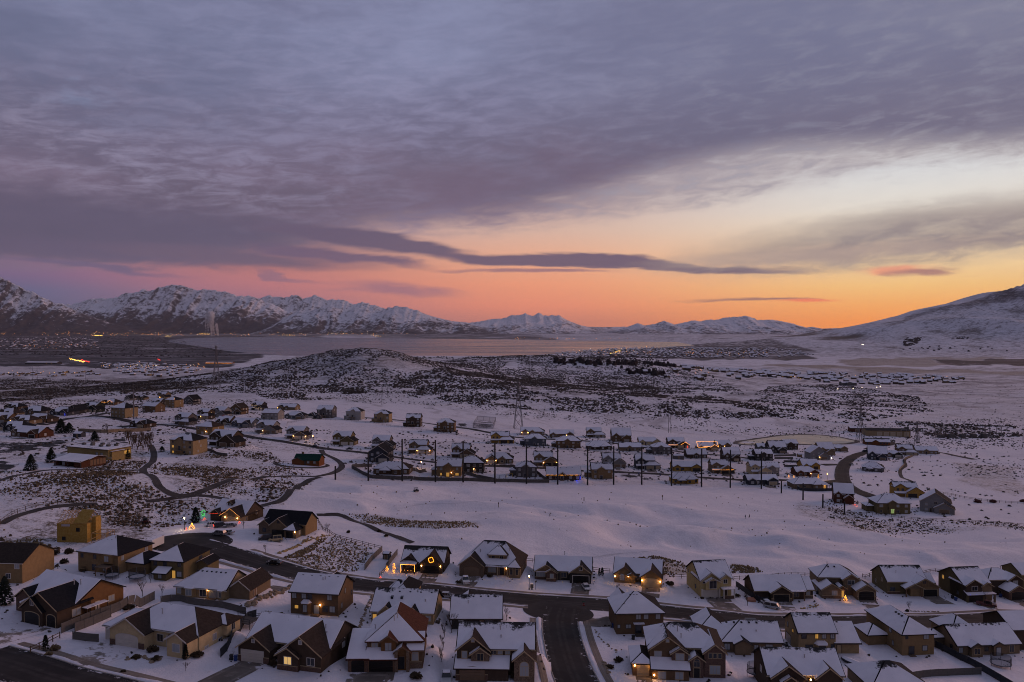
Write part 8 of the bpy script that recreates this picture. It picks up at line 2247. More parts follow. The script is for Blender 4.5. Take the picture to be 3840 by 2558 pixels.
# ------------------------------------------------------------------ trampolines, bins, boat and other yard things
NETB = bpy.data.materials.new('trampoline_net')
NETB.use_nodes = True
t = NT(NETB.node_tree)
tr_ = t.n('ShaderNodeBsdfTransparent'); df = t.n('ShaderNodeBsdfDiffuse'); df.inputs[0].default_value = (.02, .022, .026, 1)
mx = t.n('ShaderNodeMixShader'); mx.inputs[0].default_value = 0.45
t.l(tr_.outputs[0], mx.inputs[1]); t.l(df.outputs[0], mx.inputs[2]); o = t.n('ShaderNodeOutputMaterial'); t.l(mx.outputs[0], o.inputs[0])
def trampoline(label, g0, r, net=True, snowy=True):
  e = empty('trampoline', g0, 0, label, 'trampoline', 'round trampolines')
  MB().lathe([(r * .86, .85), (.02, .83)], 20).build('mat', SNOW[0] if snowy else TRIM['black'], e)
  ring = MB(); n = 20
  for i in range(n):
    a, b = 2 * math.pi * i / n, 2 * math.pi * (i + 1) / n
    ring.tube((r * math.cos(a), r * math.sin(a), .88), (r * math.cos(b), r * math.sin(b), .88), .10, n=5)
  ring.build('frame', mat('trampoline_pad', (.05, .07, .10), .6), e)
  for i in range(6):
    a = 2 * math.pi * i / 6
    MB().tube((r * math.cos(a), r * math.sin(a), -.2), (r * math.cos(a), r * math.sin(a), 2.6 if net else .85), .05, n=5).build('leg', STEEL, e)
  if net:
    m = MB()
    for i in range(n):
      a, b = 2 * math.pi * i / n, 2 * math.pi * (i + 1) / n
      m.add([(r * math.cos(a), r * math.sin(a), .9), (r * math.cos(b), r * math.sin(b), .9), (r * math.cos(b), r * math.sin(b), 2.6), (r * math.cos(a), r * math.sin(a), 2.6)], [(0, 1, 2, 3)])
    m.build('safety_net', NETB, e)
trampoline('trampoline with dark safety net behind the olive house', GP('F1', 1262, 425), 2.1)
trampoline('trampoline half hidden at the tan two-storey house wall', GP('F1', 1030, 410), 1.8)
trampoline('large trampoline with net in the bottom right yard', GP('F4', 2140, 1225), 2.3)
trampoline('snowy trampoline with tall net behind the brick and brown house', GP('F3', 2235, 1310), 1.7)
e = empty('boat', GP('F4', 762, 1205), 120, 'round-nosed boat under a snowy cover beside the bottom roof', 'boat')
hull = MB()
sec = [(-2.6, .9), (-1.2, 1.1), (.6, 1.05), (1.9, .7), (2.7, .08)]
vs = []
for x, w_ in sec: vs += [(x, -w_, 1.0), (x, -w_ * .7, .35), (x, 0, .15), (x, w_ * .7, .35), (x, w_, 1.0)]
hull.add(vs, [(i * 5 + k2, i * 5 + k2 + 1, (i + 1) * 5 + k2 + 1, (i + 1) * 5 + k2) for i in range(4) for k2 in range(4)] + [(0, 1, 2, 3, 4)])
hull.build('hull', PAINT['black'], e)
cv_ = MB(); vs = []
for x, w_ in sec: vs += [(x, -w_ * .95, 1.02), (x, 0, 1.35), (x, w_ * .95, 1.02)]
cv_.add(vs, [(i * 3 + k2, i * 3 + k2 + 1, (i + 1) * 3 + k2 + 1, (i + 1) * 3 + k2) for i in range(4) for k2 in range(2)] + [(0, 1, 2)]); cv_.build('cover', SNOW[0], e)
def bin_(label, g0, m):
  e = empty('wheelie_bin', g0, 10, label, 'bin')
  MB().add([(-.28, -.3, 0), (.28, -.3, 0), (.28, .3, 0), (-.28, .3, 0), (-.34, -.38, 1.0), (.34, -.38, 1.0), (.34, .38, 1.0), (-.34, .38, 1.0)], [(3, 2, 1, 0), (4, 5, 6, 7), (0, 1, 5, 4), (1, 2, 6, 5), (2, 3, 7, 6), (3, 0, 4, 7)]).build('body', m, e)
  MB().box(-.37, .37, -.42, .42, 1.0, 1.09).build('lid', m, e); MB().tube((-.3, .36, .15), (.3, .36, .15), .14, n=8).build('wheel', TYRE, e)
BLU = mat('bin_blue', (.015, .04, .16), .5); BLK = mat('bin_black', (.02, .02, .022), .5)
bin_('black bin beside the white-garage house', GP('F1', 2128, 1165), BLK); bin_('blue bin beside the white-garage house', GP('F1', 2168, 1172), BLU); bin_('blue bin at the left wall of the corner house', GP('F3', 932, 868), BLU)
bin_('blue bin beside the blue-lit garage', GP('F4', 1727, 620), BLU); bin_('dark bin beside the blue-lit garage', GP('F4', 1697, 600), BLK); bin_('blue bin at the brick-fronted house', GP('F4', 2138, 588), BLU); bin_('dark bin at the left end of the six-vent house', GP('F4', 168, 1060), BLK); bin_('second dark bin at the left end of the six-vent house', GP('F4', 190, 1080), BLK); bin_('dark bin by the corner house back steps', GP('F3', 1115, 978), BLK)
bin_('dark bin at the wall of the lit-tree house', GP('F4', 455, 560), BLK); bin_('second dark bin at the wall of the lit-tree house', GP('F4', 495, 578), BLK)
bin_('tall blue chest behind the range houses, left of the building lot', GP('M3', 1165, 832), BLU); bin_('blue chest right of the building lot behind the range houses', GP('M3', 1362, 845), BLU)
e = empty('mailbox_cluster', GP('F3', 183, 518), -6, 'grey cluster mailbox standing by the street lamp', 'mailbox')
MB().box(-.45, .45, -.25, .25, .55, 1.7).build('body', FW['grey'], e); MB().box(-.2, .2, -.15, .15, -.2, .55).build('pedestal', FW['grey'], e); MB().box(-.5, .5, -.3, .3, 1.7, 1.76).build('cap', SNOW[0], e)
e = empty('post_sign', GP('F3', 215, 518), 0, 'thin dark post right of the grey mailbox', 'post'); MB().tube((0, 0, -.3), (0, 0, 2.6), .05, n=6).build('post', TRIM['dark'], e); MB().box(-.15, .15, -.03, .0, 2.1, 2.55).build('plate', FW['grey'], e)
# stop sign with street name plates
e = empty('stop_sign', GP('F3', 660, 735), -8, 'red octagonal stop sign with green street name plates at the junction', 'sign')
MB().tube((0, 0, -.3), (0, 0, 3.3), .045, n=6).build('post', STEEL, e)
oc = [(.38 * math.cos(math.pi / 8 + k * math.pi / 4), -.06, 2.35 + .38 * math.sin(math.pi / 8 + k * math.pi / 4)) for k in range(8)]
sp_ = MB().prism(oc[::-1], (0, .03, 0)).build('stop_plate', mat('sign_red', (.30, .015, .012), .5), e)
tx = bpy.data.curves.new('lettering', 'FONT'); tx.body = 'STOP'; tx.size = .26; tx.align_x = 'CENTER'; tx.extrude = .002
txo = bpy.data.objects.new('tmp', tx); COL.objects.link(txo)
lme = bpy.data.meshes.new_from_object(txo.evaluated_get(bpy.context.evaluated_depsgraph_get())); bpy.data.objects.remove(txo)
lo = link('lettering', lme, TRIM['white'], sp_); lo.location = (0, -.066, 2.26); lo.rotation_euler = (math.pi / 2, 0, 0)
MB().box(-.45, .45, -.015, .015, 3.05, 3.22).build('name_plate', mat('sign_green', (.02, .10, .06), .5), e); MB().box(-.015, .015, -.45, .45, 3.24, 3.4).build('name_plate', mat('sign_green', (.02, .10, .06)), e)

# lit garden decorations
def lit_bush(label, g0, r, h_, m, n=70, seed=1, power=12, col_=(1, .45, .1), shape='cone', name='lit_bush'):
  rd = random.Random(seed); b = MB(); e = empty(name, g0, 0, label, 'lit decoration')
  tw_ = MB()
  for _ in range(n):
    u = rd.random(); a = rd.uniform(0, 6.28); rr = r * ((1 - u) if shape == 'cone' else (.35 + .65 * abs(math.sin(u * 3)))) * rd.uniform(.6, 1)
    b.lathe([(.01, -.06), (.065, 0), (.01, .06)], 4, (rr * math.cos(a), rr * math.sin(a), .1 + h_ * u)); tw_.tube((0, 0, h_ * u * .8), (rr * math.cos(a), rr * math.sin(a), .1 + h_ * u), .015, .006, 3, False)
  tw_.tube((0, 0, -.2), (0, 0, h_), .05, .02, 5); tw_.build('branches', SHRUB, e, kind='stuff'); b.build('bulbs', m, e, kind='stuff')
  if power: point_light((0, -r - .3, h_ * .5), e, power, col_)
AMB = glow('decoration_amber', (1.0, .38, .04), 4.0); RED_ = glow('decoration_red', (1.0, .10, .04), 2.2)
lit_bush('small tree wrapped in amber lights beside the wreath house', GP('F2', 1268, 368), .5, 3.0, AMB, 80, 1, 14, shape='tree', name='lit_tree')
lit_bush('amber-lit bush at the end of the board fence', GP('F2', 1205, 345), .7, 1.4, AMB, 45, 2, 8)
lit_bush('small orange-lit ornament on the verge left of the wreath house', GP('F2', 1145, 412), .35, .5, RED_, 16, 3, 3)
lit_bush('large amber-lit bush below the white street lamp', GP('M1', 1765, 1330), 1.3, 1.9, AMB, 110, 4, 30)
lit_bush('small red and amber lit ornament at the foot of the white street lamp', GP('M1', 1712, 1345), .5, 1.0, RED_, 20, 5, 8)
lit_bush('red lit ornament at the glowing-garage house drive', GP('M1', 2200, 1282), .6, .8, RED_, 26, 6, 8, (1, .2, .05))
lit_bush('bush glowing green beside the big dark conifer', GP('M1', 1868, 1215), .9, 2.4, STRINGG, 60, 7, 14, (.1, 1, .2), 'tree')
lit_bush('red glowing ornament in front of the green bush', GP('M1', 1880, 1245), .6, .6, RED_, 24, 8, 10, (1, .15, .05))
lit_bush('little amber-lit tree at the stone entrance of the two-storey house', GP('F4', 712, 622), .8, 1.7, AMB, 70, 9, 26)
lit_bush('left amber-lit little tree by the red-brown rambler', GP('M4', 192, 862), .8, 2.0, AMB, 40, 10, 0); lit_bush('right amber-lit little tree by the red-brown rambler', GP('M4', 238, 862), .7, 1.7, AMB, 30, 11, 0)
lit_bush('tall amber-lit tree at the corner of the red-brown rambler', GP('M4', 462, 868), .8, 2.6, AMB, 46, 12, 0)
lit_bush('cluster of red lights at the base of the dark red house', GP('M4', 800, 1118), 1.6, .7, RED_, 30, 13, 20, (1, .15, .04))
lit_bush('blue glowing ornament on the deck of the blue-lit rambler', GP('M3', 600, 893), 1.5, .5, STRINGB, 26, 14, 16, (.05, .1, 1))

# ------------------------------------------------------------------ clubhouse, cart barn, green-roofed lodge, ball court
g0 = GP('M1', 620, 650)
h = House('flat-roofed yellow stucco clubhouse with rooftop machines above the cart path', g0, -24, 'lodge', 'grey', 'tan', name='clubhouse', cat='clubhouse', oh=.5)
h.b(0, 30, 0, 14, 4.2, 'flat', snow=True); h.b(27, 31, 1.5, 9, 3.2, 'flat', wall='lodge'); [h.w('r', 30, y_, 1.0, 1.5, 1.6, 1 if y_ > 9 else 2, 'dark') for y_ in (10.5, 12.6)]; [h.w('f', 0, x_, 1.0, 1.6, 1.6, 2, 'dark') for x_ in (22, 25.5)]
for k, (x_, y_) in enumerate(((3, 6), (6, 9), (9.5, 6), (12, 10), (20, 7), (22, 10), (17, 5))): h.slabpart('roof_machine', FW['grey'], x_, x_ + 1.8, y_, y_ + 1.4, 4.5, 5.6)
h.slabpart('terrace_rail', TRIM['tan'], 31.5, 34.5, -1.5, -1.4, .4, 1.2); h.done()
g0 = GP('M1', 490, 748)
h = House('long open-fronted cart barn with snowy roof and red boards', g0, -22, 'barn', 'grey', 'dark', name='cart_barn', cat='barn', pitch=.24, oh=.8)
h.b(0, 18, 5, 14, 3.4, 'gx', .24, snow=True); [h.col(x_, .4, 3.0, .3, 'dark') for x_ in (.2, 9, 17.8)]
h.roof('shed', 0, 18, 0, 5, 2.7, .18, .6, snow=True); h.slabpart('bay_wall', WALL['barn'], 6.6, 9.2, 1, 5, -1, 3.0); h.slabpart('end_wall', WALL['barn'], 13, 18, .6, 5, -1, 3.0); h.slabpart('stored_cart', PAINT['silver'], 3.4, 5.2, 2, 4.4, 0, 1.9); h.slabpart('end_wall', WALL['barn'], 0, 1.6, 1, 5, -1, 2.9)
for k in range(5): h.door('r', 18, 6.2 + k * 1.8, .1, 1.5, 2.6, 'brown')
h.done()
g0 = GP('M2', 350, 742)
h = House('rust-walled lodge with dark green roof in the round park', g0, -8, 'orange', 'green', 'dark', melt=2, pitch=.62)
h.b(0, 14, 0, 8, 2.9, 'gx', snow=False); h.b(-1, 5, -.5, 6, 2.7, 'gy', .4); [h.w('f', 0, x_, .9, 1.2, 1.2, 2) for x_ in (8, 11.5)]; h.col(3, 5, 6.2, 1.0, 'stone', name='chimney'); h.door('f', 0, 6.4, .1); h.done()
disc('park_ring', GP('M2', 420, 742), 15, PATH, .07, .8)
disc('park_lawn', GP('M2', 425, 738), 12.5, gm, .10, .8)
e = empty('water_tank', GP('M2', 582, 735), 0, 'squat grey tank at the right end of the green-roofed lodge', 'tank'); MB().lathe([(1.6, -.3), (1.6, 2.6), (.2, 3.1)], 16).build('tank_body', FW['grey'], e); MB().lathe([(1.65, 2.5), (1.65, 2.7)], 16).build('rim', STEEL, e)
# ball court with its wire cage
A, B, C_, D_ = GP('M2', 1995, 405), GP('M2', 2180, 415), GP('M2', 2205, 345), GP('M2', 2035, 335)
e = empty('ball_court', A, 0, 'fenced ball court with wire cage left of the pylon', 'court')
patch('court_slab', [A, B, C_, D_], edge_mat('court_surface', (.10, .095, .10, 1), (.15, .14, .14, 1), .15, .3, 1.2), .1, 8)
CAGE = bpy.data.materials.new('cage_mesh'); CAGE.use_nodes = True
t = NT(CAGE.node_tree); tr_ = t.n('ShaderNodeBsdfTransparent'); df = t.n('ShaderNodeBsdfDiffuse'); df.inputs[0].default_value = (.05, .05, .06, 1); mx = t.n('ShaderNodeMixShader'); mx.inputs[0].default_value = .3
t.l(tr_.outputs[0], mx.inputs[1]); t.l(df.outputs[0], mx.inputs[2]); o = t.n('ShaderNodeOutputMaterial'); t.l(mx.outputs[0], o.inputs[0])
for (q0, q1) in ((A, B), (B, C_), (C_, D_), (D_, A)):
  a_, b_ = q0 - A, q1 - A
  MB().add([a_, b_, b_ + Vector((0, 0, 4.5)), a_ + Vector((0, 0, 4.5))], [(0, 1, 2, 3)]).build('mesh_panel', CAGE, e)
  MB().tube(a_ + Vector((0, 0, 4.5)), b_ + Vector((0, 0, 4.5)), .14, n=4).build('top_rail', STEEL, e)
  for u in (0, .33, .66): MB().tube(a_.lerp(b_, u) - Vector((0, 0, .5)), a_.lerp(b_, u) + Vector((0, 0, 4.5)), .12, n=4).build('post', STEEL, e)
patch('parking_lot', pts('M2', (1830, 395), (1955, 400), (1930, 365), (1860, 360)), LOTM, .12, 8)
patch('building_plot', pts('M3', (1000, 850), (1280, 890), (1210, 838), (1000, 835)), LOTM, .12, 8)
# swing sets, sheds and decks
def swing(label, g0, m):
  e = empty('swing_set', g0, 15, label, 'swing set')
  for s_ in (-1, 1): MB().tube((s_ * 1.8 - .5, -1, 0), (s_ * 1.8, 0, 2.4), .07, n=5).tube((s_ * 1.8 + .5, 1, 0), (s_ * 1.8, 0, 2.4), .07, n=5).build('leg', m, e)
  MB().tube((-2, 0, 2.4), (2, 0, 2.4), .07, n=5).build('top_bar', m, e)
  for x_ in (-.8, .6):
    MB().tube((x_ - .2, 0, 2.4), (x_ - .2, 0, .5), .02, n=3).tube((x_ + .2, 0, 2.4), (x_ + .2, 0, .5), .02, n=3).box(x_ - .25, x_ + .25, -.1, .1, .45, .5).build('swing', TRIM['black'], e)
swing('yellow swing set in the fenced yard behind the range', GP('M2', 2330, 865), mat('yellow_plastic', (.5, .32, .03), .5))
swing('dark swing frame left of the yellow one behind the range', GP('M2', 2265, 878), TRIM['black'])
def tiny_shed(label, t_, x, y, yaw, w_, d_, h_, wall='dkbrown'):
  h = House(label, GP(t_, x, y), yaw, wall, 'black', 'tan', name='shed', cat='shed', oh=.15, pitch=.5, detail=1, deep=.8); h.b(0, w_, 0, d_, h_, 'gx'); h.door('f', 0, w_ / 2, .05, .9, 1.8, 'brown'); h.done()
tiny_shed('grey garden shed between the two dark board fences', 'F2', 1165, 240, -10, 2.2, 2.0, 1.9, 'grey'); tiny_shed('tiny tan garden shed between walled gardens near the pond', 'M4', 278, 672, 3, 3.4, 2.8, 2.2, 'tan'); tiny_shed('dark blue garden shed by the pines at the left', 'M1', 670, 490, -15, 6, 4, 2.4, 'slate'); tiny_shed('camper-sized shed in the middle row beside the low dark rambler', 'M3', 1485, 690, 0, 8, 4, 2.6, 'grey')
e = empty('pergola', GP('F1', 2085, 850), -18, 'black timber deck with railings behind the cream house', 'deck')
MB().box(0, 6, 0, 4, .9, 1.05).build('deck_floor', TRIM['dark'], e)
for x_ in (0, 2, 4, 6): [MB().tube((x_, y_, -.8), (x_, y_, 2.0), .08, n=4).build('post', TRIM['black'], e) for y_ in (0, 4)]
for z_ in (1.5, 2.0): MB().tube((0, 0, z_), (6, 0, z_), .05, n=4).tube((0, 4, z_), (6, 4, z_), .05, n=4).tube((6, 0, z_), (6, 4, z_), .05, n=4).build('rail', TRIM['black'], e)
e = empty('flag_stick', GP('M3', 1383, 1068), 0, 'pale range marker post on the snowy course', 'marker'); MB().tube((0, 0, -.3), (0, 0, 2.6), .12, n=5).build('post', WOOD, e); MB().box(-.35, .35, -.05, .05, 1.7, 2.6).build('plate', FW['tan'], e)
e = empty('flag_stick', GP('M3', 662, 1075), 0, 'twin thin range marker posts on the snowy course', 'marker'); [MB().tube((x_, 0, -.3), (x_, 0, 1.8), .07, n=5).build('post', WOOD, e) for x_ in (-.3, .3)]
e = empty('flag_stick', GP('M2', 2230, 1135), 0, 'single dark range marker post near the middle of the course', 'marker'); MB().tube((0, 0, -.3), (0, 0, 2.2), .12, n=5).build('post', WOOD, e); MB().box(-.2, .2, -.04, .04, 1.5, 2.1).build('plate', TRIM['dark'], e)

# ------------------------------------------------------------------ two people walking across the course
def person(label, g0, yaw, coat, step):
  e = empty('person', g0, yaw, label, 'person')
  V = [(0, 0, .95), (0, 0, 1.12), (0, .01, 1.36), (0, .0, 1.50), (0, -.02, 1.60), (0, -.02, 1.72),
         (-.20, 0, 1.42), (-.27, .06 * step, 1.14), (-.25, -.08 * step, .90), (-.25, -.12 * step, .80), (.20, 0, 1.42), (.27, -.06 * step, 1.14), (.25, .10 * step, .90), (.25, .14 * step, .80),
         (-.10, 0, .90), (-.11, -.14 * step, .50), (-.11, -.10 * step, .09), (-.11, -.27 * step, .04), (.10, 0, .90), (.11, .12 * step, .50), (.11, .26 * step, .10), (.11, .12 * step, .04)]
  E = [(0, 1), (1, 2), (2, 3), (3, 4), (4, 5), (2, 6), (6, 7), (7, 8), (8, 9), (2, 10), (10, 11), (11, 12), (12, 13), (0, 14), (14, 15), (15, 16), (16, 17), (0, 18), (18, 19), (19, 20), (20, 21)]
  Rr = [.17, .17, .19, .07, .11, .09, .08, .065, .05, .045, .08, .065, .05, .045, .11, .085, .06, .05, .11, .085, .06, .05]
  me = bpy.data.meshes.new('body'); me.from_pydata(V, E, []); me.update()
  o = link('body', me, coat, e)
  md = o.modifiers.new('skin', 'SKIN')
  for i, sv in enumerate(me.skin_vertices[0].data):
    sv.radius = (Rr[i], Rr[i] * .85); sv.use_root = (i == 0)
  o.modifiers.new('sub', 'SUBSURF').levels = 1; o.modifiers['sub'].render_levels = 1
  MB().lathe([(.05, 1.60), (.125, 1.66), (.13, 1.74), (.07, 1.84)], 8, (0, .01, 0)).build('hair', TRIM['black'], e)
person('person in dark clothes walking on the snowy course, left of two', GP('M3', 2145, 1238), 30, mat('dark_clothes', (.015, .015, .02), .9), 1)
person('person in dark clothes walking on the snowy course, right of two', GP('M3', 2183, 1235), 40, mat('dark_clothes', (.015, .015, .02)), -1)
# ------------------------------------------------------------------ far subdivisions: small houses, tree clumps and the evening lights
def far_house_meshes():
  out = []
  for W, D, H, p in ((13, 10, 3.2, .5), (16, 11, 3.4, .5), (12, 11, 5.6, .55), (11, 9, 5.6, .5)):
    w_ = MB().box(-W / 2, W / 2, -D / 2, D / 2, -3, H)
    w_.add([(-W / 2, -D / 2, H), (-W / 2, D / 2, H), (-W / 2, 0, H + D / 2 * p)], [(0, 1, 2)]); w_.add([(W / 2, -D / 2, H), (W / 2, D / 2, H), (W / 2, 0, H + D / 2 * p)], [(0, 2, 1)])
    e = .5; r = MB(); z = H - e * p; zr = H + D / 2 * p
    r.slab([(-W / 2 - e, -D / 2 - e, z), (W / 2 + e, -D / 2 - e, z), (W / 2 + e, 0, zr), (-W / 2 - e, 0, zr)], .3)
    b = MB(); b.slab([(W / 2 + e, D / 2 + e, z), (-W / 2 - e, D / 2 + e, z), (-W / 2 - e, .02, zr), (W / 2 + e, .02, zr)], .3)
    gw = MB(); g = 5.0; gx = W * .18
    gw.add([(gx - g / 2 - .4, -D / 2 - 2.5, H - .3), (gx, -D / 2 - 2.5, H + g / 2 * p), (gx, -.5, H + g / 2 * p), (gx - g / 2 - .4, -.5, H - .3)], [(0, 1, 2, 3)])
    gw.add([(gx + g / 2 + .4, -D / 2 - 2.5, H - .3), (gx, -D / 2 - 2.5, H + g / 2 * p), (gx, -.5, H + g / 2 * p), (gx + g / 2 + .4, -.5, H - .3)], [(3, 2, 1, 0)])
    gg = MB(); gg.add([(gx - g / 2, -D / 2 - 2.3, -3), (gx + g / 2, -D / 2 - 2.3, -3), (gx + g / 2, -D / 2 - 2.3, H), (gx, -D / 2 - 2.3, H + g / 2 * p - .1), (gx - g / 2, -D / 2 - 2.3, H), (gx - g / 2, -D / 2, -3), (gx - g / 2, -D / 2, H), (gx + g / 2, -D / 2, -3), (gx + g / 2, -D / 2, H)],
                          [(0, 1, 2, 3, 4), (5, 0, 4, 6), (1, 7, 8, 2)])
    out.append((w_.mesh('wall'), r.mesh('roof'), b.mesh('roof'), gg.mesh('garage'), gw.mesh('garage_roof')))
  return out
FH = far_house_meshes()
fw = [WALL[k] for k in ('tan', 'brown', 'grey', 'taupe', 'dkbrown', 'beige')]
for wme, r1, r2, gg, gw in FH:
  for q, m_ in ((wme, None), (r1, SNOW[0]), (r2, ROOF['black']), (gg, None), (gw, SNOW[0])):
    q.materials.append(m_ or WALL['taupe'])
def far_house(p, yaw, k, wm, label, group):
  o = empty('house', p, yaw, label, 'house', group)
  wme, r1, r2, gg, gw = FH[k]
  a = link('wall', wme, None, o); link('roof', r1, None, o); link('roof', r2, None, o)
  g = link('garage', gg, None, o); link('roof', gw, None, g)
  for q in (a, g):
    q.material_slots[0].link = 'OBJECT'; q.material_slots[0].material = wm
  return o
FWN = ('tan', 'brown', 'grey', 'taupe', 'dark brown', 'beige')
def town(poly, n, gap, label, group, seed, yaw0=0, rows=None):
  """houses along parallel streets inside an outlined stretch of land"""
  g = np.random.default_rng(seed)
  c = np.array([tuple(G(*p))[:2] for p in poly])
  x0, y0 = c.min(0); x1, y1 = c.max(0)
  cand = []
  yy = y0
  r = 0
  while yy < y1:
    xx = x0 + g.uniform(0, gap)
    while xx < x1:
      cand.append((xx + g.normal(0, 1.5), yy + g.normal(0, 2.0) + 12 * math.sin(xx / 170 + seed)))
      xx += gap * g.uniform(.85, 1.35)
    yy += 30 if r % 2 == 0 else 46
    r += 1
  cand = np.array(cand)
  ok = inpoly(cand[:, 0], cand[:, 1], c)
  cand = cand[ok]
  g.shuffle(cand)
  cand = cand[:n]
  for q in cand:
    k, wi = int(g.integers(0, 4)), int(g.integers(0, len(fw)))
    lab = '%s %s house ' % (FWN[wi], ('one-storey', 'wide one-storey', 'two-storey', 'narrow two-storey')[k]) + label
    far_house(Vector((q[0], q[1], gz(q[0], q[1]))), yaw0 + g.normal(0, 12), k, fw[wi], lab, group)
  return cand
tl = [P('T1', *q) for q in ((930, 945), (1200, 945), (1500, 950), (1790, 965), (1800, 1030), (1500, 1065), (1150, 1050), (960, 990))]
t1 = town(tl, 62, 21, 'in the left subdivision below the lake', 'houses of the left subdivision', 3)
t2 = town([P('T1', *q) for q in ((-40, 1035), (420, 1025), (820, 1020), (960, 1050), (700, 1065), (-40, 1062))], 24, 24, 'in the strip of homes at the left edge', 'houses of the far left strip', 4)
t3 = town([P('T4', *q) for q in ((-160, 1020), (300, 1015), (800, 1040), (1300, 1040), (1820, 1085), (1700, 1120), (1200, 1150), (700, 1130), (300, 1085), (-100, 1085))], 78, 21, 'in the far right subdivision', 'houses of the right subdivision', 5)
t4 = town([P('T3', *q) for q in ((1080, 1010), (1500, 990), (1800, 985), (2354, 1000), (2354, 1090), (2000, 1110), (1500, 1080))], 48, 21, 'in the subdivision behind the hill', 'houses of the middle subdivision', 6)

# blocks of houses too far to count, one mass
def far_mass(name, polys, label, cat, seed, size=(9, 16), h=(4, 7)):
  g = np.random.default_rng(seed)
  wm, rm = MB(), MB()
  for poly, n in polys:
    c = np.array([tuple(G(*p))[:2] for p in poly]); x0, y0 = c.min(0); x1, y1 = c.max(0)
    k = 0; t_ = 0
    while k < n and t_ < n * 40:
      t_ += 1
      x, y = g.uniform(x0, x1), g.uniform(y0, y1)
      if not inpoly(np.array([x]), np.array([y]), c)[0]: continue
      z = gz(x, y); w_ = g.uniform(*size) / 2; d = g.uniform(*size) / 2; hh = g.uniform(*h)
      wm.box(x - w_, x + w_, y - d, y + d, z - 3, z + hh)
      rm.add([(x - w_ - 1, y - d - 1, z + hh - .3), (x + w_ + 1, y - d - 1, z + hh - .3), (x + w_ + 1, y + d + 1, z + hh - .3), (x - w_ - 1, y + d + 1, z + hh - .3), (x - w_ - 1, y, z + hh + d * .7), (x + w_ + 1, y, z + hh + d * .7)],
                   [(0, 1, 5, 4), (2, 3, 4, 5), (0, 4, 3), (1, 2, 5)])
      k += 1
  e = empty(name, (0, 0, 0), 0, label, cat); e['kind'] = 'stuff'
  wm.build('walls', WALL['dkbrown'], e, kind='stuff'); rm.build('roofs', SNOW[0], e, kind='stuff')
far_mass('distant_town', [([P('T3', *q) for q in ((350, 845), (900, 800), (1500, 790), (2354, 800), (2354, 885), (1500, 890), (600, 875))], 700),
                          ([P('T4', *q) for q in ((0, 800), (300, 820), (480, 855), (100, 890), (0, 890))], 60)], 'distant lakeside town with snowy roofs below the right mountain', 'town', 8, (10, 18), (4, 7))
far_mass('distant_town', [(tl, 110), ([P('T4', *q) for q in ((-160, 1020), (300, 1015), (800, 1040), (1300, 1040), (1820, 1085), (1200, 1140), (700, 1120), (300, 1080), (-100, 1080))], 150), ([P('T3', *q) for q in ((1080, 1010), (1500, 990), (1800, 985), (2354, 1000), (2354, 1080), (2000, 1095), (1500, 1070))], 90)], 'packed back rows of snow-roofed houses in the far subdivisions', 'town', 10, (8, 13), (3.5, 6))
far_mass('distant_town', [([P('T1', *q) for q in ((-40, 720), (500, 700), (900, 720), (900, 800), (500, 815), (-40, 820))], 160)], 'scattered farmsteads on the dark plain left of the lake', 'town', 9, (12, 24), (5, 9))
# long snow-roofed sheds and the lit store on the plain
def shed(t, x, y, yaw, W, D, H, wall, label, roof=True, name='warehouse', snow=None):
  h = House(label, GP(t, x, y), yaw, wall, 'grey', 'white', name=name, cat=name.replace('_', ' '), pitch=.22, deep=3)
  h.b(0, W, 0, D, H, 'gx', snow=snow)
  return h
h = shed('T1', 230, 945, -6, 190, 45, 9, 'charcoal', 'long dark warehouse with pale roof on the plain at the left')
for k in range(12): h.lamp('f', 0, 10 + k * 15, 5, 0)
h.done()
h = shed('T1', 1890, 942, -4, 150, 30, 7, 'rust', 'long low yellow-lit shed below the lake, left of the pylon')
h.lights([(2, -1, 4), (148, -1, 4)], STRINGL, 3.0, .7); h.done()
h = shed('T4', 680, 1140, -4, 34, 20, 6, 'grey', 'grey hall with pale gable at the front of the right subdivision'); h.b(10, 22, -6, 8, 7, 'gy'); h.done()
h = shed('M4', 905, 478, -8, 46, 16, 6.5, 'beige', 'long tan storage building with row of tall doors beyond the pond', name='storage_building', snow=False)
for k in range(5): h.g(0, 14 + k * 7, 4.6, 4.6, 'tan')
h.done()
h = shed('M4', 755, 440, -8, 16, 10, 4.5, 'barn', 'small dark red shed left of the tan storage building', name='shed'); h.g(0, 8, 4, 3, 'brown'); h.done()
h = House('dark lodge with green metal roof beside the pond', GP('M4', 895, 558), -8, 'orange', 'green', 'dark', pitch=.6, melt=2)
h.b(0, 24, 0, 10, 3.2, 'gx'); h.b(6, 13, -1.5, 6, 3.2, 'gy'); [h.w('f', 0, u, .8, 1.4, 1.4, 0) for u in (2, 15, 18, 21)]; h.done()

# trees along the fields, as bare dark crowns
def tree_line(polys, m, label, seed, rr=(3.5, 7)):
  g = np.random.default_rng(seed); X = []; Y = []; Rr = []
  for a, b, n in polys:
    A, B = G(*a), G(*b)
    for k in range(n):
      t = g.uniform(0, 1)
      X.append(A.x + (B.x - A.x) * t + g.normal(0, 6)); Y.append(A.y + (B.y - A.y) * t + g.normal(0, 18)); Rr.append(g.uniform(*rr))
  scatter_mesh('trees', np.array(X), np.array(Y), np.array(Rr), 1.6, m, label, 'trees', seed)
FT = mat('far_tree', (0.035, 0.028, 0.028), 0.95, 0.05, vary=.4, vscale=.05)
tree_line([(P('T3', 400, 925), P('T3', 840, 950), 46), (P('T3', 900, 950), P('T3', 1470, 965), 60), (P('T3', 1480, 968), P('T3', 2000, 980), 26), (P('T3', 1080, 1015), P('T3', 1400, 1050), 40)], FT, 'bare trees lining the snowy fields between hill and lake', 12)
g_ = np.random.default_rng(14)
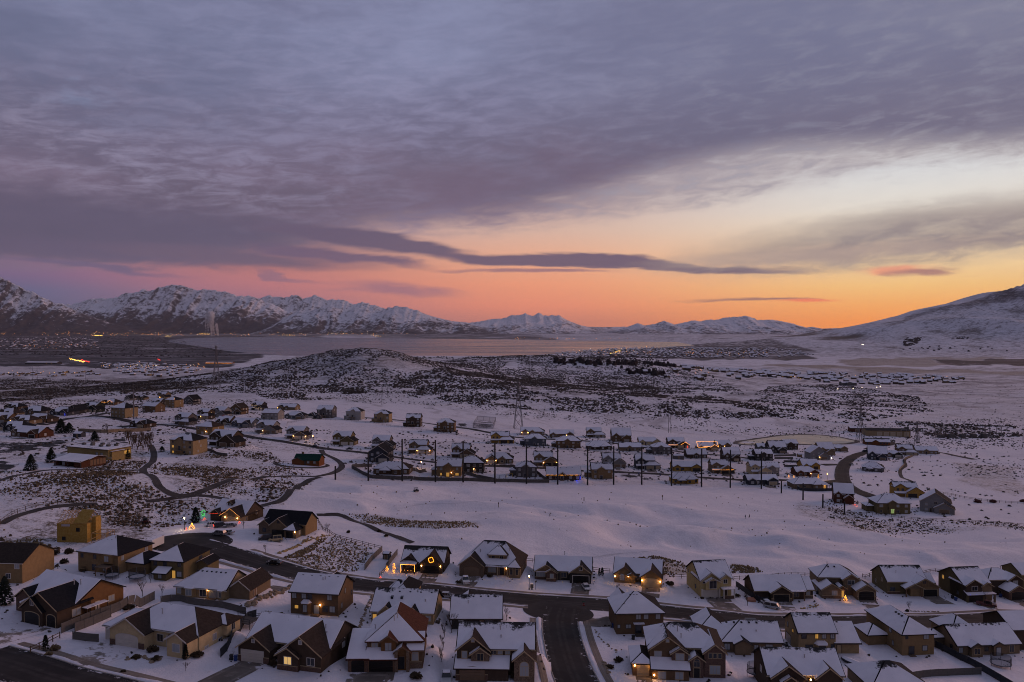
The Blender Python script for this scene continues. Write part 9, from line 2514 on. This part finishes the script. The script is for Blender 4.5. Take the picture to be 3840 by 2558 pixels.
tw = np.concatenate([t1, t2, t3, t4])
scatter_mesh('trees', tw[:, 0].repeat(2) + g_.normal(0, 12, 2 * len(tw)), tw[:, 1].repeat(2) + g_.normal(0, 12, 2 * len(tw)), g_.uniform(1.5, 3.6, 2 * len(tw)), 1.6, FT, 'dark garden trees among the far subdivision houses', 'trees', 15)
pl = in_zone([([(-60, 1262), (620, 1262), (760, 1300), (900, 1330), (700, 1345), (-60, 1330)], 2600), ([P('T3', *q) for q in ((300, 860), (900, 815), (1500, 800), (2354, 800), (2354, 885), (1500, 890), (600, 878))], 1500), ([(1560, 1338), (2400, 1338), (2380, 1350), (1600, 1346)], 300)], 0)
scatter_mesh('trees', pl[:, 0], pl[:, 1], rng.uniform(4, 11, len(pl)), 1.0, FT, 'dark trees and hedges on the plain around the lake', 'trees', 16)

pl = in_zone([([P('T4', *q) for q in ((1240, 760), (1270, 700), (1330, 715), (1410, 700), (1380, 750), (1330, 775), (1260, 782))], 170), ([P('T4', *q) for q in ((1680, 700), (1850, 690), (1840, 715), (1690, 720))], 24), ([P('T4', *q) for q in ((1100, 800), (1900, 770), (2300, 840), (1300, 830))], 26)], 0)
scatter_mesh('trees', pl[:, 0], pl[:, 1], rng.uniform(7, 15, len(pl)), 1.0, FT, 'dark patch of woodland on the lower slope of the right mountain', 'trees', 17)

# evening lights of the towns
def lights_mesh(name, P3, size, m, label):
  n = len(P3); P3 = np.asarray(P3)
  s = np.asarray(size)[:, None]
  off = np.array([(1, 0, 0), (-1, 0, 0), (0, 1, 0), (0, -1, 0), (0, 0, .7), (0, 0, -.7)])
  V = (P3[:, None, :] + off[None] * s[:, :, None]).reshape(-1, 3)
  f = np.array([(0, 2, 4), (2, 1, 4), (1, 3, 4), (3, 0, 4), (2, 0, 5), (1, 2, 5), (3, 1, 5), (0, 3, 5)])
  T = (f[None] + (np.arange(n) * 6)[:, None, None]).reshape(-1, 3)
  link(name, mesh_np(name, V, None, T), m, kind='stuff', label=label, category='lights')
L_AMB, L_WHT, L_RED, L_YEL = glow('town_light_amber', (1.0, .42, .10), 2.6), glow('town_light_white', (1.0, .80, .55), 3.0), glow('town_light_red', (1.0, .04, .02), 2.5), glow('town_light_yellow', (1.0, .60, .10), 4.0)
def rand_lights(spec, seed):
  """spec: (tile, x0, x1, y0, y1, count, size in photograph pixels)"""
  g = np.random.default_rng(seed); out = []; sz = []
  for t, x0, x1, y0, y1, n, s in spec:
    for k in range(n):
      a = P(t, g.uniform(x0, x1), g.normal((y0 + y1) / 2, (y1 - y0) / 4))
      q = G(*a)
      d = q.y
      if d > 17800:
        rr_ = ray(*a); q = Vector((rr_[0] * 17800 / rr_[1], 17800, CAMZ + rr_[2] * 17800 / rr_[1])); d = 17800
      out.append((q.x, q.y, q.z + d / F * 1.0 + 4)); sz.append(d / F * s * g.uniform(.5, 1.2))
  return np.array(out), np.array(sz)
a, s = rand_lights([('T1', 0, 1500, 650, 690, 80, 1.1), ('T1', 1300, 2354, 665, 690, 50, 1.1), ('T1', 0, 900, 740, 805, 46, 1.0), ('T2', 0, 1500, 655, 695, 70, .9), ('T3', 0, 1100, 705, 722, 26, 1.2), ('T3', 400, 1200, 810, 880, 46, 1.2), ('T3', 1200, 2354, 800, 885, 60, 1.1), ('T4', 0, 300, 1060, 1110, 8, 1.6), ('T1', 900, 1900, 940, 1020, 36, 1.4), ('T1', 60, 700, 1015, 1055, 12, 1.6), ('T4', 200, 1700, 1040, 1130, 14, 1.3), ('T3', 1500, 2354, 990, 1080, 12, 1.3)], 21)
lights_mesh('town_lights', a, s, L_AMB, 'amber street and house lights twinkling across the far plain')
a, s = rand_lights([('T1', 0, 2354, 655, 690, 26, 1.0), ('T2', 0, 1400, 655, 695, 24, .9), ('T3', 300, 2354, 800, 885, 24, 1.0), ('T1', 1200, 1900, 945, 1000, 10, 1.6), ('T4', 860, 940, 768, 776, 3, 2.0)], 22)
lights_mesh('town_lights', a, s, L_WHT, 'white street lights scattered across the far plain')
def light_row(t, x0, y0, x1, y1, n, s, jit=3):
  g = np.random.default_rng(int(x0 + y0)); out = []; sz = []
  for k in range(n):
    u = (k + g.uniform(0, .6)) / n
    q = G(*P(t, x0 + (x1 - x0) * u, y0 + (y1 - y0) * u + g.normal(0, jit)))
    
    if q.y > 17800:
      rr_ = ray(*P(t, x0 + (x1 - x0) * u, y0 + (y1 - y0) * u)); q = Vector((rr_[0] * 17800 / rr_[1], 17800, CAMZ + rr_[2] * 17800 / rr_[1]))
    out.append((q.x, q.y, q.z + 5)); sz.append(q.y / F * s)
  return out, sz
o_, s_ = [], []
for r_ in (('T1', 640, 900, 780, 935, 30, 1.7), ('T1', 865, 682, 945, 684, 8, 1.7), ('T1', 1520, 690, 1580, 692, 5, 1.3), ('T1', 1830, 668, 1930, 672, 7, 1.2), ('T2', 240, 680, 360, 682, 8, 1.0), ('T2', 1080, 688, 1150, 690, 5, 1.0), ('T2', 660, 662, 840, 664, 8, .8), ('T3', 890, 860, 1000, 825, 12, 1.6)):
  a, b = light_row(*r_); o_ += a; s_ += b
lights_mesh('town_lights', np.array(o_), np.array(s_), L_YEL, 'rows of bright yellow lights at road junctions and the power plant')
o_, s_ = [], []
for r_ in (('T1', 750, 912, 825, 935, 10, 2.0), ('T1', 1450, 905, 1475, 918, 4, 1.8)):
  a, b = light_row(*r_); o_ += a; s_ += b
lights_mesh('town_lights', np.array(o_), np.array(s_), L_RED, 'red tail lights on the road across the plain')
o_, s_ = [], []
for q in ((642, 58), (783, 54), (864, 45), (1000, 42), (1033, 34)):
  v = GP('M4', *q); o_.append((v.x, v.y, v.z + 3)); s_.append(v.y / F * 2.4)
lights_mesh('town_lights', np.array(o_), np.array(s_), L_WHT, 'white headlights on the road in front of the right subdivision')

# steam rising from the power plant across the bay
sm_ = bpy.data.materials.new('steam')
sm_.use_nodes = True
t = NT(sm_.node_tree)
pv = t.n('ShaderNodeVolumePrincipled')
pv.inputs['Color'].default_value = (1.0, 0.95, 0.94, 1)
pv.inputs['Density'].default_value = 0.02
o = t.n('ShaderNodeOutputMaterial')
t.l(pv.outputs[0], o.inputs['Volume'])
base_ = G(*P('T1', 1950, 688))
st = MB(); gg = random.Random(3)
S = base_.y / F / TS
for (x0, y0, x1, y1, r0, r1) in ((1893, 685, 1890, 545, 4, 10), (1912, 685, 1912, 530, 4, 12), (1948, 688, 1935, 500, 9, 26), (1972, 685, 1950, 520, 6, 18), (2010, 688, 1990, 590, 8, 14), (1935, 540, 1950, 490, 30, 26), (1900, 510, 1935, 500, 16, 22)):
  n = 7
  for k in range(n):
    u = k / (n - 1); r = (r0 + (r1 - r0) * u) * S * gg.uniform(.8, 1.25)
    cx = base_.x + ((x0 + (x1 - x0) * u) - 1950 + gg.uniform(-3, 3)) * S; cz = base_.z + (688 - (y0 + (y1 - y0) * u)) * S
    prof = [(r * math.sin(math.pi * q / 6) + .01, -r * 1.5 * math.cos(math.pi * q / 6)) for q in range(7)]
    st.lathe(prof, 9, (cx, base_.y + gg.uniform(-10, 10), cz))
st.build('steam_plume', sm_, None, kind='stuff', label='pale steam plumes rising from the plant on the lake shore', category='steam')
# ------------------------------------------------------------------ evening haze over the whole valley
def haze(x0, x1, y0, y1, z0, z1, dens):
  v = [(x, y, z) for z in (z0, z1) for y in (y0, y1) for x in (x0, x1)]
  f = [(0, 2, 3, 1), (4, 5, 7, 6), (0, 1, 5, 4), (2, 6, 7, 3), (0, 4, 6, 2), (1, 3, 7, 5)]
  me = bpy.data.meshes.new('haze')
  me.from_pydata(v, [], f)
  m = bpy.data.materials.new('evening_haze')
  m.use_nodes = True
  t = NT(m.node_tree)
  pv = t.n('ShaderNodeVolumePrincipled')
  pv.inputs['Color'].default_value = (0.82, 0.80, 0.88, 1)
  pv.inputs['Density'].default_value = dens
  pv.inputs['Anisotropy'].default_value = 0.0
  o = t.n('ShaderNodeOutputMaterial')
  t.l(pv.outputs[0], o.inputs['Volume'])
  me.materials.append(m)
  link('haze', me, kind='stuff', label='thin evening haze lying over the whole valley', category='haze')
haze(-44000, 44000, -500, 36000, LZ - 20, 2600, 0.75e-5)
